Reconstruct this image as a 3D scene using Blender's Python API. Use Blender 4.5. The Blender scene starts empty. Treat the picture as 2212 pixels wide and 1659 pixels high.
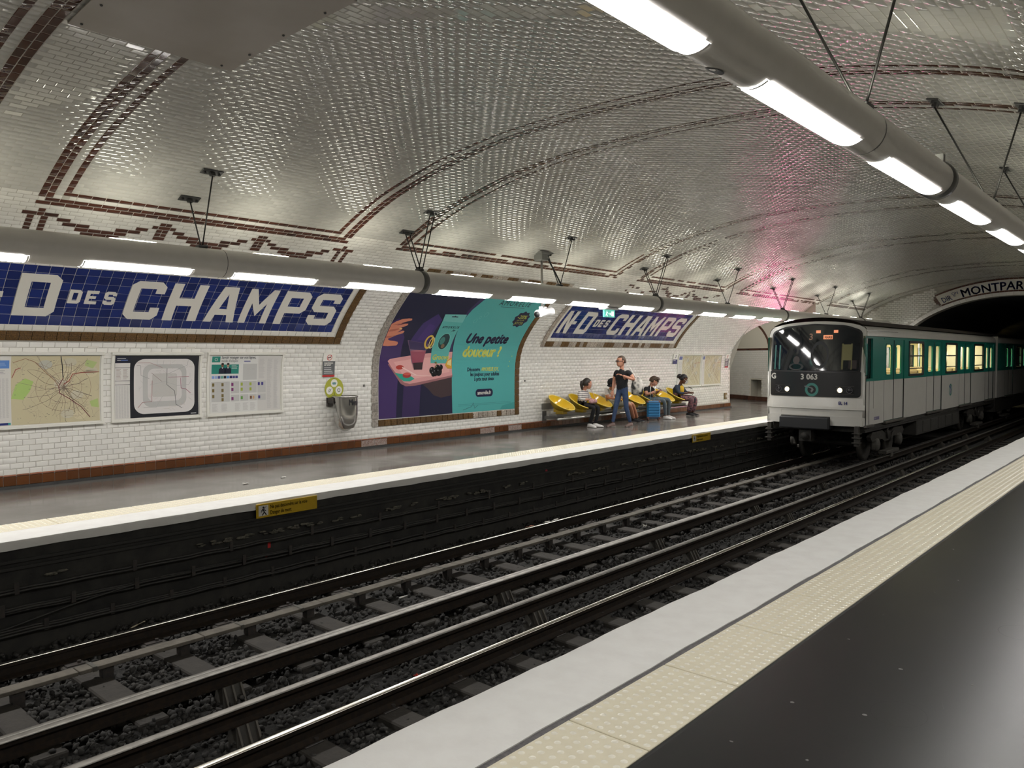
import bpy, bmesh, math, random
import numpy as np
from mathutils import Vector, Matrix, geometry
random.seed(7)
rng = np.random.default_rng(11)
SC = bpy.context.scene
COL = SC.collection
R = math.radians

# ---------------------------------------------------------------- camera, world, exposure
YAW, PITCH, ROLL, FPX, EYE = .722143, .0365856, -.0018547, 1684.35, 1.75
_f = np.array([-math.sin(YAW)*math.cos(PITCH), math.cos(YAW)*math.cos(PITCH), -math.sin(PITCH)])
_r = np.array([math.cos(YAW), math.sin(YAW), 0.0])
_u = np.cross(_r, _f)
CR = _r*math.cos(ROLL) + _u*math.sin(ROLL)
CU = -_r*math.sin(ROLL) + _u*math.cos(ROLL)
CF = _f
cam = bpy.data.cameras.new('camera')
cam.sensor_width = 36.0
cam.lens = FPX/2212*36.0
cam.clip_start = .05
cam.clip_end = 200
camo = bpy.data.objects.new('camera', cam)
camo.matrix_world = Matrix(((CR[0], CU[0], -CF[0], 0), (CR[1], CU[1], -CF[1], 0), (CR[2], CU[2], -CF[2], EYE), (0, 0, 0, 1)))
COL.objects.link(camo)
SC.camera = camo
w = bpy.data.worlds.new('tunnel_dark')
w.use_nodes = True
w.node_tree.nodes['Background'].inputs[0].default_value = (.004, .004, .006, 1)
w.node_tree.nodes['Background'].inputs[1].default_value = 1.0
SC.world = w
SC.view_settings.view_transform = 'Standard'
SC.view_settings.look = 'None'
SC.view_settings.exposure = 0.42
SC.view_settings.gamma = 1.0
SC.view_settings.use_curve_mapping = False
LAMP = 26.0        # radiance of the lamp diffusers
UPLAMP = 16.0      # radiance of the small uplights on top of the tubes
SC.cycles.max_bounces = 8
SC.cycles.diffuse_bounces = 4
SC.cycles.glossy_bounces = 4
SC.cycles.transmission_bounces = 6
SC.cycles.transparent_max_bounces = 8
SC.cycles.caustics_reflective = False
SC.cycles.caustics_refractive = False
SC.cycles.sample_clamp_indirect = 6.0

# ---------------------------------------------------------------- materials
MATS = {}
def mat(name, col=(.5, .5, .5), rough=.5, metal=0.0, spec=.5, attr=None, noise=None, bump=None, emit=None, coat=0.0, alpha=None, rvar=None, ovar=None):
    """noise=(scale, col2, strength, detail) mixes a second colour; bump=(scale, strength); rvar=(scale, lo, hi) varies roughness"""
    if name in MATS: return MATS[name]
    m = bpy.data.materials.new(name)
    m.use_nodes = True
    nt = m.node_tree; N = nt.nodes; L = nt.links
    b = N['Principled BSDF']
    b.inputs['Base Color'].default_value = (*col, 1)
    b.inputs['Roughness'].default_value = rough
    b.inputs['Metallic'].default_value = metal
    b.inputs['Specular IOR Level'].default_value = spec
    if coat: b.inputs['Coat Weight'].default_value = coat
    src = None
    if attr:
        a = N.new('ShaderNodeAttribute'); a.attribute_name = attr; src = a.outputs['Color']
    tc = None
    def coord():
        nonlocal tc
        if tc is None:
            g = N.new('ShaderNodeNewGeometry'); tc = g.outputs['Position']
        return tc
    if noise:
        n = N.new('ShaderNodeTexNoise'); n.inputs['Scale'].default_value = noise[0]
        n.inputs['Detail'].default_value = noise[3] if len(noise) > 3 else 5
        L.new(coord(), n.inputs['Vector'])
        r = N.new('ShaderNodeMapRange'); r.inputs['From Min'].default_value = .38; r.inputs['From Max'].default_value = .66
        r.inputs['To Max'].default_value = noise[2]
        L.new(n.outputs['Fac'], r.inputs['Value'])
        mx = N.new('ShaderNodeMix'); mx.data_type = 'RGBA'
        L.new(r.outputs['Result'], mx.inputs['Factor'])
        mx.inputs['A'].default_value = (*col, 1); mx.inputs['B'].default_value = (*noise[1], 1)
        if src: L.new(src, mx.inputs['A'])
        src = mx.outputs['Result']
    if ovar:
        oi = N.new('ShaderNodeObjectInfo')
        hs = N.new('ShaderNodeHueSaturation')
        r = N.new('ShaderNodeMapRange'); r.inputs['To Min'].default_value = 1-ovar; r.inputs['To Max'].default_value = 1+ovar
        L.new(oi.outputs['Random'], r.inputs['Value']); L.new(r.outputs['Result'], hs.inputs['Value'])
        if src: L.new(src, hs.inputs['Color'])
        else: hs.inputs['Color'].default_value = (*col, 1)
        src = hs.outputs['Color']
    if src: L.new(src, b.inputs['Base Color'])
    if rvar:
        n = N.new('ShaderNodeTexNoise'); n.inputs['Scale'].default_value = rvar[0]; n.inputs['Detail'].default_value = 4
        L.new(coord(), n.inputs['Vector'])
        r = N.new('ShaderNodeMapRange'); r.inputs['From Min'].default_value = .35; r.inputs['From Max'].default_value = .65
        r.inputs['To Min'].default_value = rvar[1]; r.inputs['To Max'].default_value = rvar[2]
        L.new(n.outputs['Fac'], r.inputs['Value']); L.new(r.outputs['Result'], b.inputs['Roughness'])
    if bump:
        n = N.new('ShaderNodeTexNoise'); n.inputs['Scale'].default_value = bump[0]; n.inputs['Detail'].default_value = 4
        L.new(coord(), n.inputs['Vector'])
        bp = N.new('ShaderNodeBump'); bp.inputs['Strength'].default_value = bump[1]; bp.inputs['Distance'].default_value = .01
        L.new(n.outputs['Fac'], bp.inputs['Height']); L.new(bp.outputs['Normal'], b.inputs['Normal'])
    if emit:
        b.inputs['Emission Color'].default_value = (*emit[0], 1); b.inputs['Emission Strength'].default_value = emit[1]
        if attr and emit[0] is None: pass
    if alpha is not None: b.inputs['Alpha'].default_value = alpha
    MATS[name] = m
    return m

WHITE_T = (.70, .69, .655)
BROWN_T = (.070, .023, .013)
BLUE_T = (.008, .02, .125)
M_tile = mat('glazed_tile', WHITE_T, .05, attr='Col', spec=.75)
M_tile_w = mat('white_glazed_tile', WHITE_T, .07, spec=.55, ovar=.05)
M_tile_b = mat('brown_glazed_tile', BROWN_T, .09, spec=.55, ovar=.25)
M_tile_blue = mat('blue_glazed_tile', BLUE_T, .10, spec=.5, ovar=.3)
M_grout = mat('grout', (.43, .41, .37), .8, noise=(3, (.33, .315, .28), .6))
M_cream = mat('cream_glaze', (.64, .62, .57), .12, spec=.5)
M_ochre = mat('ochre_relief_glaze', (.13, .068, .018), .2, noise=(60, (.05, .025, .008), .9), bump=(90, .5), ovar=.15)
M_print = mat('printed_sheet', (.5, .5, .5), .32, attr='Col')
M_gprint = mat('painted_marks', (.5, .5, .5), .5, attr='Col')
M_tube = mat('grey_painted_metal', (.70, .675, .645), .3, noise=(8, (.64, .62, .59), .5), spec=.5)
M_black = mat('black_rubber', (.012, .012, .013), .55)
M_steel = mat('dark_steel', (.10, .10, .10), .45, metal=.8)
M_iron = mat('painted_iron', (.035, .033, .032), .5, noise=(30, (.08, .06, .05), .5))

# ---------------------------------------------------------------- mesh builder
class MB:
    def __init__(s): s.v = []; s.f = []; s.m = []; s.c = []; s.cur = 0; s.col = None; s.sm = []; s.smooth = False
    def add(s, vs, fs):
        o = len(s.v); s.v += [tuple(map(float, v)) for v in vs]
        for f in fs:
            s.f.append(tuple(i+o for i in f)); s.m.append(s.cur); s.c.append(s.col); s.sm.append(s.smooth)
        return s
    def box(s, a, b, M=None, bev=0):
        (x0, y0, z0), (x1, y1, z1) = a, b
        if x0 > x1: x0, x1 = x1, x0
        if y0 > y1: y0, y1 = y1, y0
        if z0 > z1: z0, z1 = z1, z0
        if bev:
            e = min(bev, (x1-x0)/2.01, (y1-y0)/2.01, (z1-z0)/2.01)
            vs = []
            for sx in (0, 1):
                for sy in (0, 1):
                    for sz in (0, 1):
                        X = (x0, x1)[sx]; Y = (y0, y1)[sy]; Z = (z0, z1)[sz]
                        dx = e*(1-2*sx); dy = e*(1-2*sy); dz = e*(1-2*sz)
                        vs += [(X, Y+dy, Z+dz), (X+dx, Y, Z+dz), (X+dx, Y+dy, Z)]
            I = lambda a, b, c, k: (a*4+b*2+c)*3+k
            fs = []
            for q in (0, 1):
                fs.append([I(q, 0, 0, 0), I(q, 0, 1, 0), I(q, 1, 1, 0), I(q, 1, 0, 0)][::1 if q == 0 else -1])
                fs.append([I(0, q, 0, 1), I(1, q, 0, 1), I(1, q, 1, 1), I(0, q, 1, 1)][::1 if q == 0 else -1])
                fs.append([I(0, 0, q, 2), I(0, 1, q, 2), I(1, 1, q, 2), I(1, 0, q, 2)][::1 if q == 0 else -1])
            for p in (0, 1):
                for q in (0, 1):
                    fs.append([I(p, q, 0, 0), I(p, q, 0, 1), I(p, q, 1, 1), I(p, q, 1, 0)])
                    fs.append([I(p, 0, q, 0), I(p, 0, q, 2), I(p, 1, q, 2), I(p, 1, q, 0)])
                    fs.append([I(0, p, q, 1), I(0, p, q, 2), I(1, p, q, 2), I(1, p, q, 1)])
                    for t in (0, 1): fs.append([I(p, q, t, 0), I(p, q, t, 1), I(p, q, t, 2)])
        else:
            vs = [(x0, y0, z0), (x1, y0, z0), (x1, y1, z0), (x0, y1, z0), (x0, y0, z1), (x1, y0, z1), (x1, y1, z1), (x0, y1, z1)]
            fs = [(0, 3, 2, 1), (4, 5, 6, 7), (0, 1, 5, 4), (1, 2, 6, 5), (2, 3, 7, 6), (3, 0, 4, 7)]
        if M is not None: vs = [M @ Vector(v) for v in vs]
        return s.add(vs, fs)
    def tube(s, pts, r, n=8, cap=True):
        pts = [Vector(p) for p in pts]
        rs = r if isinstance(r, (list, tuple)) else [r]*len(pts)
        rings = []; d0 = None; up = None
        for i, p in enumerate(pts):
            d = (pts[min(i+1, len(pts)-1)] - pts[max(i-1, 0)]).normalized()
            if up is None: up = d.orthogonal().normalized()
            else:
                up = (up - d*up.dot(d))
                up = up.normalized() if up.length > 1e-6 else d.orthogonal().normalized()
            w_ = d.cross(up)
            rings.append([p + (up*math.cos(2*math.pi*k/n) + w_*math.sin(2*math.pi*k/n))*rs[i] for k in range(n)])
        vs = [v for g in rings for v in g]
        fs = [(i*n+k, i*n+(k+1) % n, (i+1)*n+(k+1) % n, (i+1)*n+k) for i in range(len(pts)-1) for k in range(n)]
        if cap: fs += [tuple(range(n))[::-1], tuple((len(pts)-1)*n+k for k in range(n))]
        return s.add(vs, fs)
    def lathe(s, prof, n=16, M=None, a0=0, a1=2*math.pi):
        full = abs(a1-a0-2*math.pi) < 1e-6
        k = n if full else n+1
        vs = [(r*math.cos(a0+(a1-a0)*j/n), r*math.sin(a0+(a1-a0)*j/n), z) for r, z in prof for j in range(k)]
        if M is not None: vs = [M @ Vector(v) for v in vs]
        fs = [(i*k+j, i*k+(j+1) % k, (i+1)*k+(j+1) % k, (i+1)*k+j) for i in range(len(prof)-1) for j in range(n if full else n)]
        return s.add(vs, fs)
    def prism(s, poly, z0, z1, M=None):
        n = len(poly)
        vs = [(x, y, z0) for x, y in poly] + [(x, y, z1) for x, y in poly]
        if M is not None: vs = [M @ Vector(v) for v in vs]
        fs = [tuple(range(n))[::-1], tuple(range(n, 2*n))] + [(i, (i+1) % n, n+(i+1) % n, n+i) for i in range(n)]
        return s.add(vs, fs)
    def loft(s, rings, cap=True, closed=True):
        n = len(rings[0]); vs = [p for g in rings for p in g]
        fs = [(i*n+k, i*n+(k+1) % n, (i+1)*n+(k+1) % n, (i+1)*n+k) for i in range(len(rings)-1) for k in range(n if closed else n-1)]
        if cap: fs += [tuple(range(n))[::-1], tuple((len(rings)-1)*n+k for k in range(n))]
        return s.add(vs, fs)
    def ball(s, c, r, n=10, m=7):
        rx, ry, rz = r if isinstance(r, (tuple, list)) else (r, r, r)
        vs = [(c[0], c[1], c[2]-rz)]
        for i in range(1, m):
            t = -math.pi/2+math.pi*i/m
            vs += [(c[0]+rx*math.cos(t)*math.cos(2*math.pi*k/n), c[1]+ry*math.cos(t)*math.sin(2*math.pi*k/n), c[2]+rz*math.sin(t)) for k in range(n)]
        vs.append((c[0], c[1], c[2]+rz)); e = len(vs)-1
        fs = [(0, 1+(k+1) % n, 1+k) for k in range(n)]
        for i in range(m-2): fs += [(1+i*n+k, 1+i*n+(k+1) % n, 1+(i+1)*n+(k+1) % n, 1+(i+1)*n+k) for k in range(n)]
        fs += [(e, 1+(m-2)*n+k, 1+(m-2)*n+(k+1) % n) for k in range(n)]
        return s.add(vs, fs)
    def mesh(s, name, mats):
        me = bpy.data.meshes.new(name)
        me.from_pydata(s.v, [], s.f)
        for m in (mats if isinstance(mats, (list, tuple)) else [mats]): me.materials.append(m)
        if any(s.m): me.polygons.foreach_set('material_index', s.m)
        if any(s.sm): me.polygons.foreach_set('use_smooth', s.sm)
        if any(c is not None for c in s.c):
            a = me.color_attributes.new('Col', 'FLOAT_COLOR', 'CORNER')
            buf = []
            for p, c in zip(s.f, s.c):
                c = c or (.5, .5, .5)
                buf += [c[0], c[1], c[2], 1.0]*len(p)
            a.data.foreach_set('color', buf)
        me.update()
        return me
    def build(s, name, mats, parent=None, loc=(0, 0, 0), **kw):
        me = s.mesh(name, mats)
        o = bpy.data.objects.new(name, me)
        COL.objects.link(o)
        o.location = loc
        if parent is not None: o.parent = parent
        for k, v in kw.items(): o[k] = v
        return o

def thing(name, label, cat, loc=(0, 0, 0), rotz=0, group=None):
    o = bpy.data.objects.new(name, None); COL.objects.link(o)
    o.empty_display_size = .1
    o.location = loc; o.rotation_euler = (0, 0, rotz)
    o['label'] = label; o['category'] = cat
    if group: o['group'] = group
    return o
def tag(o, label, cat, group=None, kind=None):
    o['label'] = label; o['category'] = cat
    if group: o['group'] = group
    if kind: o['kind'] = kind
    return o
def dup(root, loc=None, label=None, group=None, rotz=None):
    r = root.copy(); COL.objects.link(r)
    if loc is not None: r.location = loc
    if rotz is not None: r.rotation_euler = (0, 0, rotz)
    if label: r['label'] = label
    if group: r['group'] = group
    for ch in list(root.children):
        c = ch.copy(); COL.objects.link(c); c.parent = r
        for g in ch.children:
            d = g.copy(); COL.objects.link(d); d.parent = c
    return r
def bezier(p0, p1, p2, n=8):
    p0, p1, p2 = map(Vector, (p0, p1, p2))
    return [(1-t)**2*p0+2*t*(1-t)*p1+t*t*p2 for t in [i/n for i in range(n+1)]]

# ---------------------------------------------------------------- vault profile: arc length s -> point in the cross-section
XC = -5.1
_L = [(-11.75, -.01), (-11.75, .5), (-11.75, 1.0), (-11.74, 1.4), (-11.70, 1.72), (-11.57, 2.05), (-11.30, 2.42), (-10.95, 2.78), (-10.6, 3.09),
      (-10.2, 3.40), (-9.7, 3.69), (-8.9, 4.02), (-7.93, 4.27), (-7.17, 4.41), (-6.4, 4.49), (-5.1, 4.53)]
_full = _L + [(2*XC-x, z) for x, z in _L[-2::-1]]
def _cat(pts, n=6):
    out = []
    for i in range(len(pts)-1):
        p0, p1, p2, p3 = [np.array(pts[j]) for j in (max(i-1, 0), i, i+1, min(i+2, len(pts)-1))]
        for j in range(n):
            u = j/n
            out.append(.5*((2*p1)+(-p0+p2)*u+(2*p0-5*p1+4*p2-p3)*u*u+(-p0+3*p1-3*p2+p3)*u**3))
    out.append(np.array(pts[-1])); return np.array(out)
PF = _cat(_full)
SL = np.concatenate([[0], np.cumsum(np.linalg.norm(np.diff(PF, axis=0), axis=1))])
STOT = SL[-1]
_T = np.gradient(PF, SL, axis=0); _T /= np.linalg.norm(_T, axis=1)[:, None]
def vp(s): return np.stack([np.interp(s, SL, PF[:, 0]), np.interp(s, SL, PF[:, 1])], -1)
def vt(s):
    t = np.stack([np.interp(s, SL, _T[:, 0]), np.interp(s, SL, _T[:, 1])], -1)
    return t/np.linalg.norm(t, axis=-1, keepdims=True)
def von(y, s, off=0.0):
    """point on the lining: y along the station, s up the profile, off into the room"""
    p = vp(s); t = vt(s)
    return (float(p[0]+t[1]*off), float(y), float(p[1]-t[0]*off))
# rows of tiles, fitted course by course
def _pitch(s): return np.interp(s, [0, .8, 1.0, 1.95, 2.4, 3.1, 4.8, 5.4, 6.0, 9, 13, 18], [.0765, .0765, .0782, .0782, .0725, .0655, .0655, .071, .0767, .077, .079, .077])
_rows = [.19]
while _rows[-1] < 4.3: _rows.append(_rows[-1]+float(_pitch(_rows[-1])))
_i = min(range(len(_rows)), key=lambda i: abs(_rows[i]-4.21))
R56 = _i
_k = (4.21-.73)/(_rows[_i]-.73)
ROWS = [r if r < .74 else .73+(r-.73)*_k for r in _rows[:_i+1]]
while ROWS[-1] < STOT-.25: ROWS.append(ROWS[-1]+float(_pitch(ROWS[-1])))
ROWS = np.array(ROWS)
TP = .1535      # tile pitch along the station
YJ = 3.23       # a joint of the even rows
YEND = 33.3     # plane of the portal
Y0 = 1.15       # where the separately laid tiles start (left of the picture)

def frame_tiles(sc_, yc, hs, hy, tilt_s=None, tilt_y=None, off=0.0, rise=.005, inset=.009, base=-.003):
    """numpy verts of bevelled tiles (N,8,3)"""
    p = vp(sc_); t = vt(sc_); n = np.stack([t[:, 1], -t[:, 0]], -1)
    N = len(sc_)
    T3 = np.stack([t[:, 0], np.zeros(N), t[:, 1]], -1); N3 = np.stack([n[:, 0], np.zeros(N), n[:, 1]], -1)
    Y3 = np.tile(np.array([0, 1., 0]), (N, 1))
    if tilt_s is not None:
        T3n = T3+N3*tilt_s[:, None]; Yn = Y3+N3*tilt_y[:, None]
        N3 = N3-T3*tilt_s[:, None]-Y3*tilt_y[:, None]; T3, Y3 = T3n, Yn
    c = np.stack([p[:, 0], yc, p[:, 1]], -1)
    V = np.zeros((N, 8, 3))
    for k, (a, b) in enumerate(((-1, -1), (1, -1), (1, 1), (-1, 1))):
        V[:, k] = c + T3*(a*hs)[:, None] + Y3*(b*hy)[:, None] + N3*(off+base)
        V[:, k+4] = c + T3*(a*(hs-inset))[:, None] + Y3*(b*(hy-inset))[:, None] + N3*(off+rise)
    return V
QF = np.array([(4, 7, 6, 5), (0, 4, 5, 1), (1, 5, 6, 2), (2, 6, 7, 3), (3, 7, 4, 0)])
def tile_mesh(name, V, colors, m):
    N = len(V)
    me = bpy.data.meshes.new(name)
    me.vertices.add(N*8); me.vertices.foreach_set('co', V.reshape(-1))
    F = (QF[None]+np.arange(N)[:, None, None]*8).reshape(-1)
    me.loops.add(N*20); me.loops.foreach_set('vertex_index', F.astype(np.int32))
    me.polygons.add(N*5); me.polygons.foreach_set('loop_start', np.arange(0, N*20, 4, dtype=np.int32))
    me.polygons.foreach_set('loop_total', np.full(N*5, 4, dtype=np.int32))
    me.update(calc_edges=True)
    a = me.color_attributes.new('Col', 'FLOAT_COLOR', 'POINT')
    c = np.concatenate([np.repeat(colors, 8, 0), np.ones((N*8, 1))], 1)
    a.data.foreach_set('color', c.reshape(-1).astype(np.float32))
    me.materials.append(m)
    return me
def project(P):
    d = P-np.array([0, 0, EYE]); z = d@CF
    return 1106+FPX*(d@CR)/z, 829.5-FPX*(d@CU)/z, z
# ================================================================ lining sheets (grout bed behind the tiles)
def sheet(name, s0, s1, y0, y1, m, ns=40, ny=2, off=-.001, holes=None, parent=None):
    ss = np.linspace(s0, s1, ns+1); b = MB()
    vs = [von(y, s, off) for s in ss for y in np.linspace(y0, y1, ny+1)]
    k = ny+1
    b.smooth = True
    b.add(vs, [(i*k+j, i*k+j+1, (i+1)*k+j+1, (i+1)*k+j) for i in range(ns) for j in range(ny)])
    o = b.build(name, m, parent)
    return o
S_WC = 3.70          # wall / ceiling split
YB = -9.0
def lun(y):          # s where the lining starts above the side passage
    return float(np.interp(y, [24.30, 24.34, 24.66, 24.95, 25.5, 26.2, 27.2, 28.0, 28.4, 28.45], [0, 2.50, 2.77, 2.95, 3.2, 3.38, 3.3, 3.0, 2.6, 0]))
wall_l = sheet('wall_left', 0, S_WC, 1.15, 24.32, M_grout, ns=70)
wall_l['kind'] = 'structure'
b = MB()             # lining behind the photographer's end and around the passage, one sheet
b.smooth = True
def strip(b, y0, y1, lo0, lo1, hi, n=20, off=-.001):
    vs = []
    for i in range(n+1):
        t = i/n
        vs += [von(y0, lo0+(hi-lo0)*t, off), von(y1, lo1+(hi-lo1)*t, off)]
    b.add(vs, [(2*i, 2*i+1, 2*i+3, 2*i+2) for i in range(n)])
_ys = [24.32, 24.34, 24.66, 24.95, 25.5, 26.2, 27.2, 28.0, 28.4, 28.45]
for a, c in zip(_ys[:-1], _ys[1:]): strip(b, a, c, max(lun(a), .0), lun(c), S_WC)
strip(b, 28.45, YEND, 0, 0, S_WC, 30)
o = b.build('wall_left_passage_side', M_grout); o['kind'] = 'structure'
M_plainwhite = mat('plain_white_lining', (.62, .60, .54), .15, spec=.5, bump=(6, .2))
o = sheet('wall_left_near', 0, S_WC, YB, 1.15, M_plainwhite, ns=30); o['kind'] = 'structure'
ceil = sheet('ceiling', S_WC, STOT-S_WC, 1.15, YEND, M_grout, ns=200); ceil['kind'] = 'structure'
o = sheet('ceiling_near', S_WC, STOT-S_WC, YB, 1.15, M_plainwhite, ns=70); o['kind'] = 'structure'
o = sheet('wall_right', STOT-S_WC, STOT, YB, YEND, M_plainwhite, ns=30); o['kind'] = 'structure'
b = MB(); b.box((-12.2, YB-.1, -1.4), (1.8, YB, 4.8)); o = b.build('wall_back', M_plainwhite); o['kind'] = 'structure'

# ================================================================ tiling
# transverse bands: (outer edge, +1 when the panel lies on the far side / -1 when it lies on the near side)
PANELS = [(-1.2, 2.40), (3.14, 7.50), (8.47, 15.0), (15.84, 20.34), (21.12, 27.6), (28.4, 32.6)]
SIGNS = [(2.02, 8.49, 1.98, 3.42), (9.31, 13.57, .40, 3.40), (9.5, 13.82, 3.42, 3.86), (14.18, 20.5, 1.95, 3.42)]
def motif_rects():
    out = []; h = TP/2; r = R56
    def T(y, sgn):
        f = lambda a: y+sgn*a
        q = [(r-3, 0, 2), (r-2, 2, 3), (r-3, 2, 3), (r-3, 3, 5), (r-8, 1.7, 2.7)]
        q += [(r-4-k, .8, 1.8) for k in range(4)] + [(r-4-k, 2.7, 3.7) for k in range(4)]
        for row, a, c in q:
            ya, yc = sorted((f(a*h), f(c*h))); out.append((row, ya, yc))
    def W(y):
        for row, a, c in ((r-4, 0, 2), (r-4, 12, 14), (r-5, 1, 3), (r-5, 3, 5), (r-5, 9, 11), (r-5, 11, 13), (r-6, 3, 5), (r-6, 5, 7), (r-6, 7, 9), (r-6, 9, 11), (r-7, 4, 6), (r-7, 6, 8), (r-7, 8, 10)):
            out.append((row, y+a*h, y+c*h))
    def Cc(y):
        for row, a, c in ((r-3, 0, 1), (r-3, 3, 4), (r-2, 1, 2), (r-2, 2, 3), (r-3, 1, 3), (r-4, .9, 1.9), (r-4, 1.9, 2.9), (r-5, .9, 1.9), (r-5, 1.9, 2.9), (r-6, .9, 2.9), (r-8, .9, 2.9)):
            out.append((row, y+a*h, y+c*h))
    T(3.05, 1); W(3.43); Cc(4.54); W(4.83); Cc(5.94); W(6.23); T(7.72, -1)
    base = list(out)
    for dy, br in ((12.72, True),):
        out += [(a, b+dy, c+dy) for a, b, c in base if not (br and random.random() < .3)]
    return out
MOT = motif_rects()
white = np.array(WHITE_T); brown = np.array(BROWN_T)
rowsE = len(ROWS)-1
cells = []       # (s0,s1,y0,y1,kind) kind 0 white 1 brown
mot_rows = {}
for r_, a, c in MOT: mot_rows.setdefault(r_, []).append((a, c))
def cut(spans, a, c):
    out = []
    for p, q in spans:
        if c <= p or a >= q: out.append((p, q)); continue
        if a-p > .02: out.append((p, a))
        if q-c > .02: out.append((c, q))
    return out
rtop = rowsE-(0)
mirror = lambda r: None
r_hi = int(np.searchsorted(ROWS, STOT-S_WC))          # tiles stop where the far wall begins
rB_hi = int(np.searchsorted(ROWS, STOT-4.21))
for r in range(r_hi):
    s0, s1 = ROWS[r], ROWS[r+1]; sm = (s0+s1)/2
    browns = []; solid = []; plainw = []
    for a, c in mot_rows.get(r, ()): browns.append((a, c))
    inpan = R56 <= r < rB_hi
    lowrow = r in (R56, R56+1, R56+3) or r in (rB_hi-1, rB_hi-2, rB_hi-4)
    for pa, pc in PANELS:
        if not inpan: break
        if lowrow:
            single = r in (R56+3, rB_hi-4)
            e = .24 if single else (0 if r in (R56, rB_hi-1) else .08)
            a, c = pa+e, pc-e
            n = max(1, round((c-a)/TP)); w_ = (c-a)/n
            browns += [(a+i*w_, a+(i+1)*w_) for i in range(n)]
            if single: solid += [(pa, pc, 'arch')]
        solid.append((pa, pc, 'edge'))
    # white joints in this course
    off = YJ + (TP/2 if r % 2 else 0)
    k0 = math.floor((Y0-off)/TP)
    spans = []
    y = off+k0*TP
    while y < YEND-.01:
        spans.append((max(y, Y0), min(y+TP, YEND))); y += TP
    spans = [q for q in spans if q[1]-q[0] > .02]
    for a, c in browns:
        new = []
        for sp_ in spans: new += cut([sp_], a-.0, c+.0)
        spans = new
    if inpan and not r in (R56, R56+1, rB_hi-1, rB_hi-2):
        for pa, pc in PANELS:                        # room for the transverse bands
            for a, c in ((pa, pa+.155), (pa+.155+.09, pa+.155+.165), (pc-.155, pc), (pc-.155-.165, pc-.155-.09)):
                new = []
                for sp_ in spans: new += cut([sp_], a, c)
                spans = new
    for (a, c) in spans:
        ym = (a+c)/2
        if any(x0 < ym < x1 and z0 < sm < z1 for x0, x1, z0, z1 in SIGNS): continue
        if a > 24.2 and sm < lun(ym): continue
        cells.append((s0, s1, a, c, 0))
    for a, c in browns:
        if c > Y0: cells.append((s0, s1, a, c, 1))
# transverse bands: tiles laid along the arch
sA, sB = ROWS[R56+2], ROWS[rB_hi-2]
def scale_len(s): return float(_pitch(s))*2
for pa, pc in PANELS:
    for a, c, kind, ph in ((pa, pa+.0775, 1, 0), (pa+.0775, pa+.155, 1, .5), (pc-.0775, pc, 1, 0), (pc-.155, pc-.0775, 1, .5),
                           (pa+.2425, pa+.32, 1, .25), (pc-.32, pc-.2425, 1, .25), (pa+.155, pa+.2425, 0, .7), (pc-.2425, pc-.155, 0, .7)):
        if c < Y0: continue
        lo = sA if not kind or c-pa < .2 or pc-a < .2 else ROWS[R56+4]
        hi = sB if lo == sA else ROWS[rB_hi-4]
        if not kind: continue
        s = lo
        first = True
        while s < hi-.02:
            L_ = scale_len(s)*(1-ph*.5 if first else 1); first = False
            e = min(s+L_, hi)
            if e-s > .03: cells.append((s, e, a, c, 1))
            s = e
cells = np.array(cells)
N = len(cells)
gap = np.where(cells[:, 0] < S_WC, .0045, .0045)
sc_ = (cells[:, 0]+cells[:, 1])/2; yc = (cells[:, 2]+cells[:, 3])/2
hs = (cells[:, 1]-cells[:, 0]-gap)/2; hy = (cells[:, 3]-cells[:, 2]-gap)/2
sd = np.where(sc_ < S_WC, .0045, .0042); ts = rng.normal(0, 1, N)*sd; ty = rng.normal(0, 1, N)*sd
# the setting-out wanders a little over metres
A_ = np.where(sc_ < S_WC, .25, 1.0)
ts += A_*(.004*np.sin(yc*1.7+sc_*2.1)+.004*np.sin(yc*3.9-sc_*3.1+2)+.003*np.sin(yc*.8+sc_*6.3)); ty += A_*(.005*np.sin(yc*2.3-sc_*1.4+1)+.005*np.sin(yc*5.1+sc_*2.2)+.004*np.sin(sc_*5.7+yc*1.1))
V = frame_tiles(sc_, yc, hs, hy, ts, ty, off=rng.normal(0, .0003, N)[:, None], rise=np.where(sc_ < S_WC, .0018, .0007)[:, None], inset=.004, base=-.0013)
colr = np.where(cells[:, 4:5] > .5, brown, white)*(1+rng.normal(0, .035, (N, 1)))
colr[(sc_ > 4.4) & (cells[:, 4] < .5)] *= .70        # vault whites darkened in colour, standing in for the dimmer light above the lamps
br = cells[:, 4] > .5
colr[br] *= (1+rng.normal(0, .16, (br.sum(), 1)))
colr[br & (rng.random(N) < .12) & (yc > 9)] = white*.85          # lost or whitened brown tiles
colr = np.clip(colr, 0.002, 1)
# which tiles show largest
P = np.stack([V[:, 4+k] for k in range(4)], 1)
px, py, pz = project(P.reshape(-1, 3)); px = px.reshape(N, 4); py = py.reshape(N, 4); pz = pz.reshape(N, 4)
area = .5*np.abs(sum(px[:, k]*py[:, (k+1) % 4]-px[:, (k+1) % 4]*py[:, k] for k in range(4)))
inside = ((px > 8) & (px < 2204) & (py > 8) & (py < 1651) & (pz > .5)).all(1)
area = np.where(inside, area, 0)
iswall = sc_ < S_WC
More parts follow.
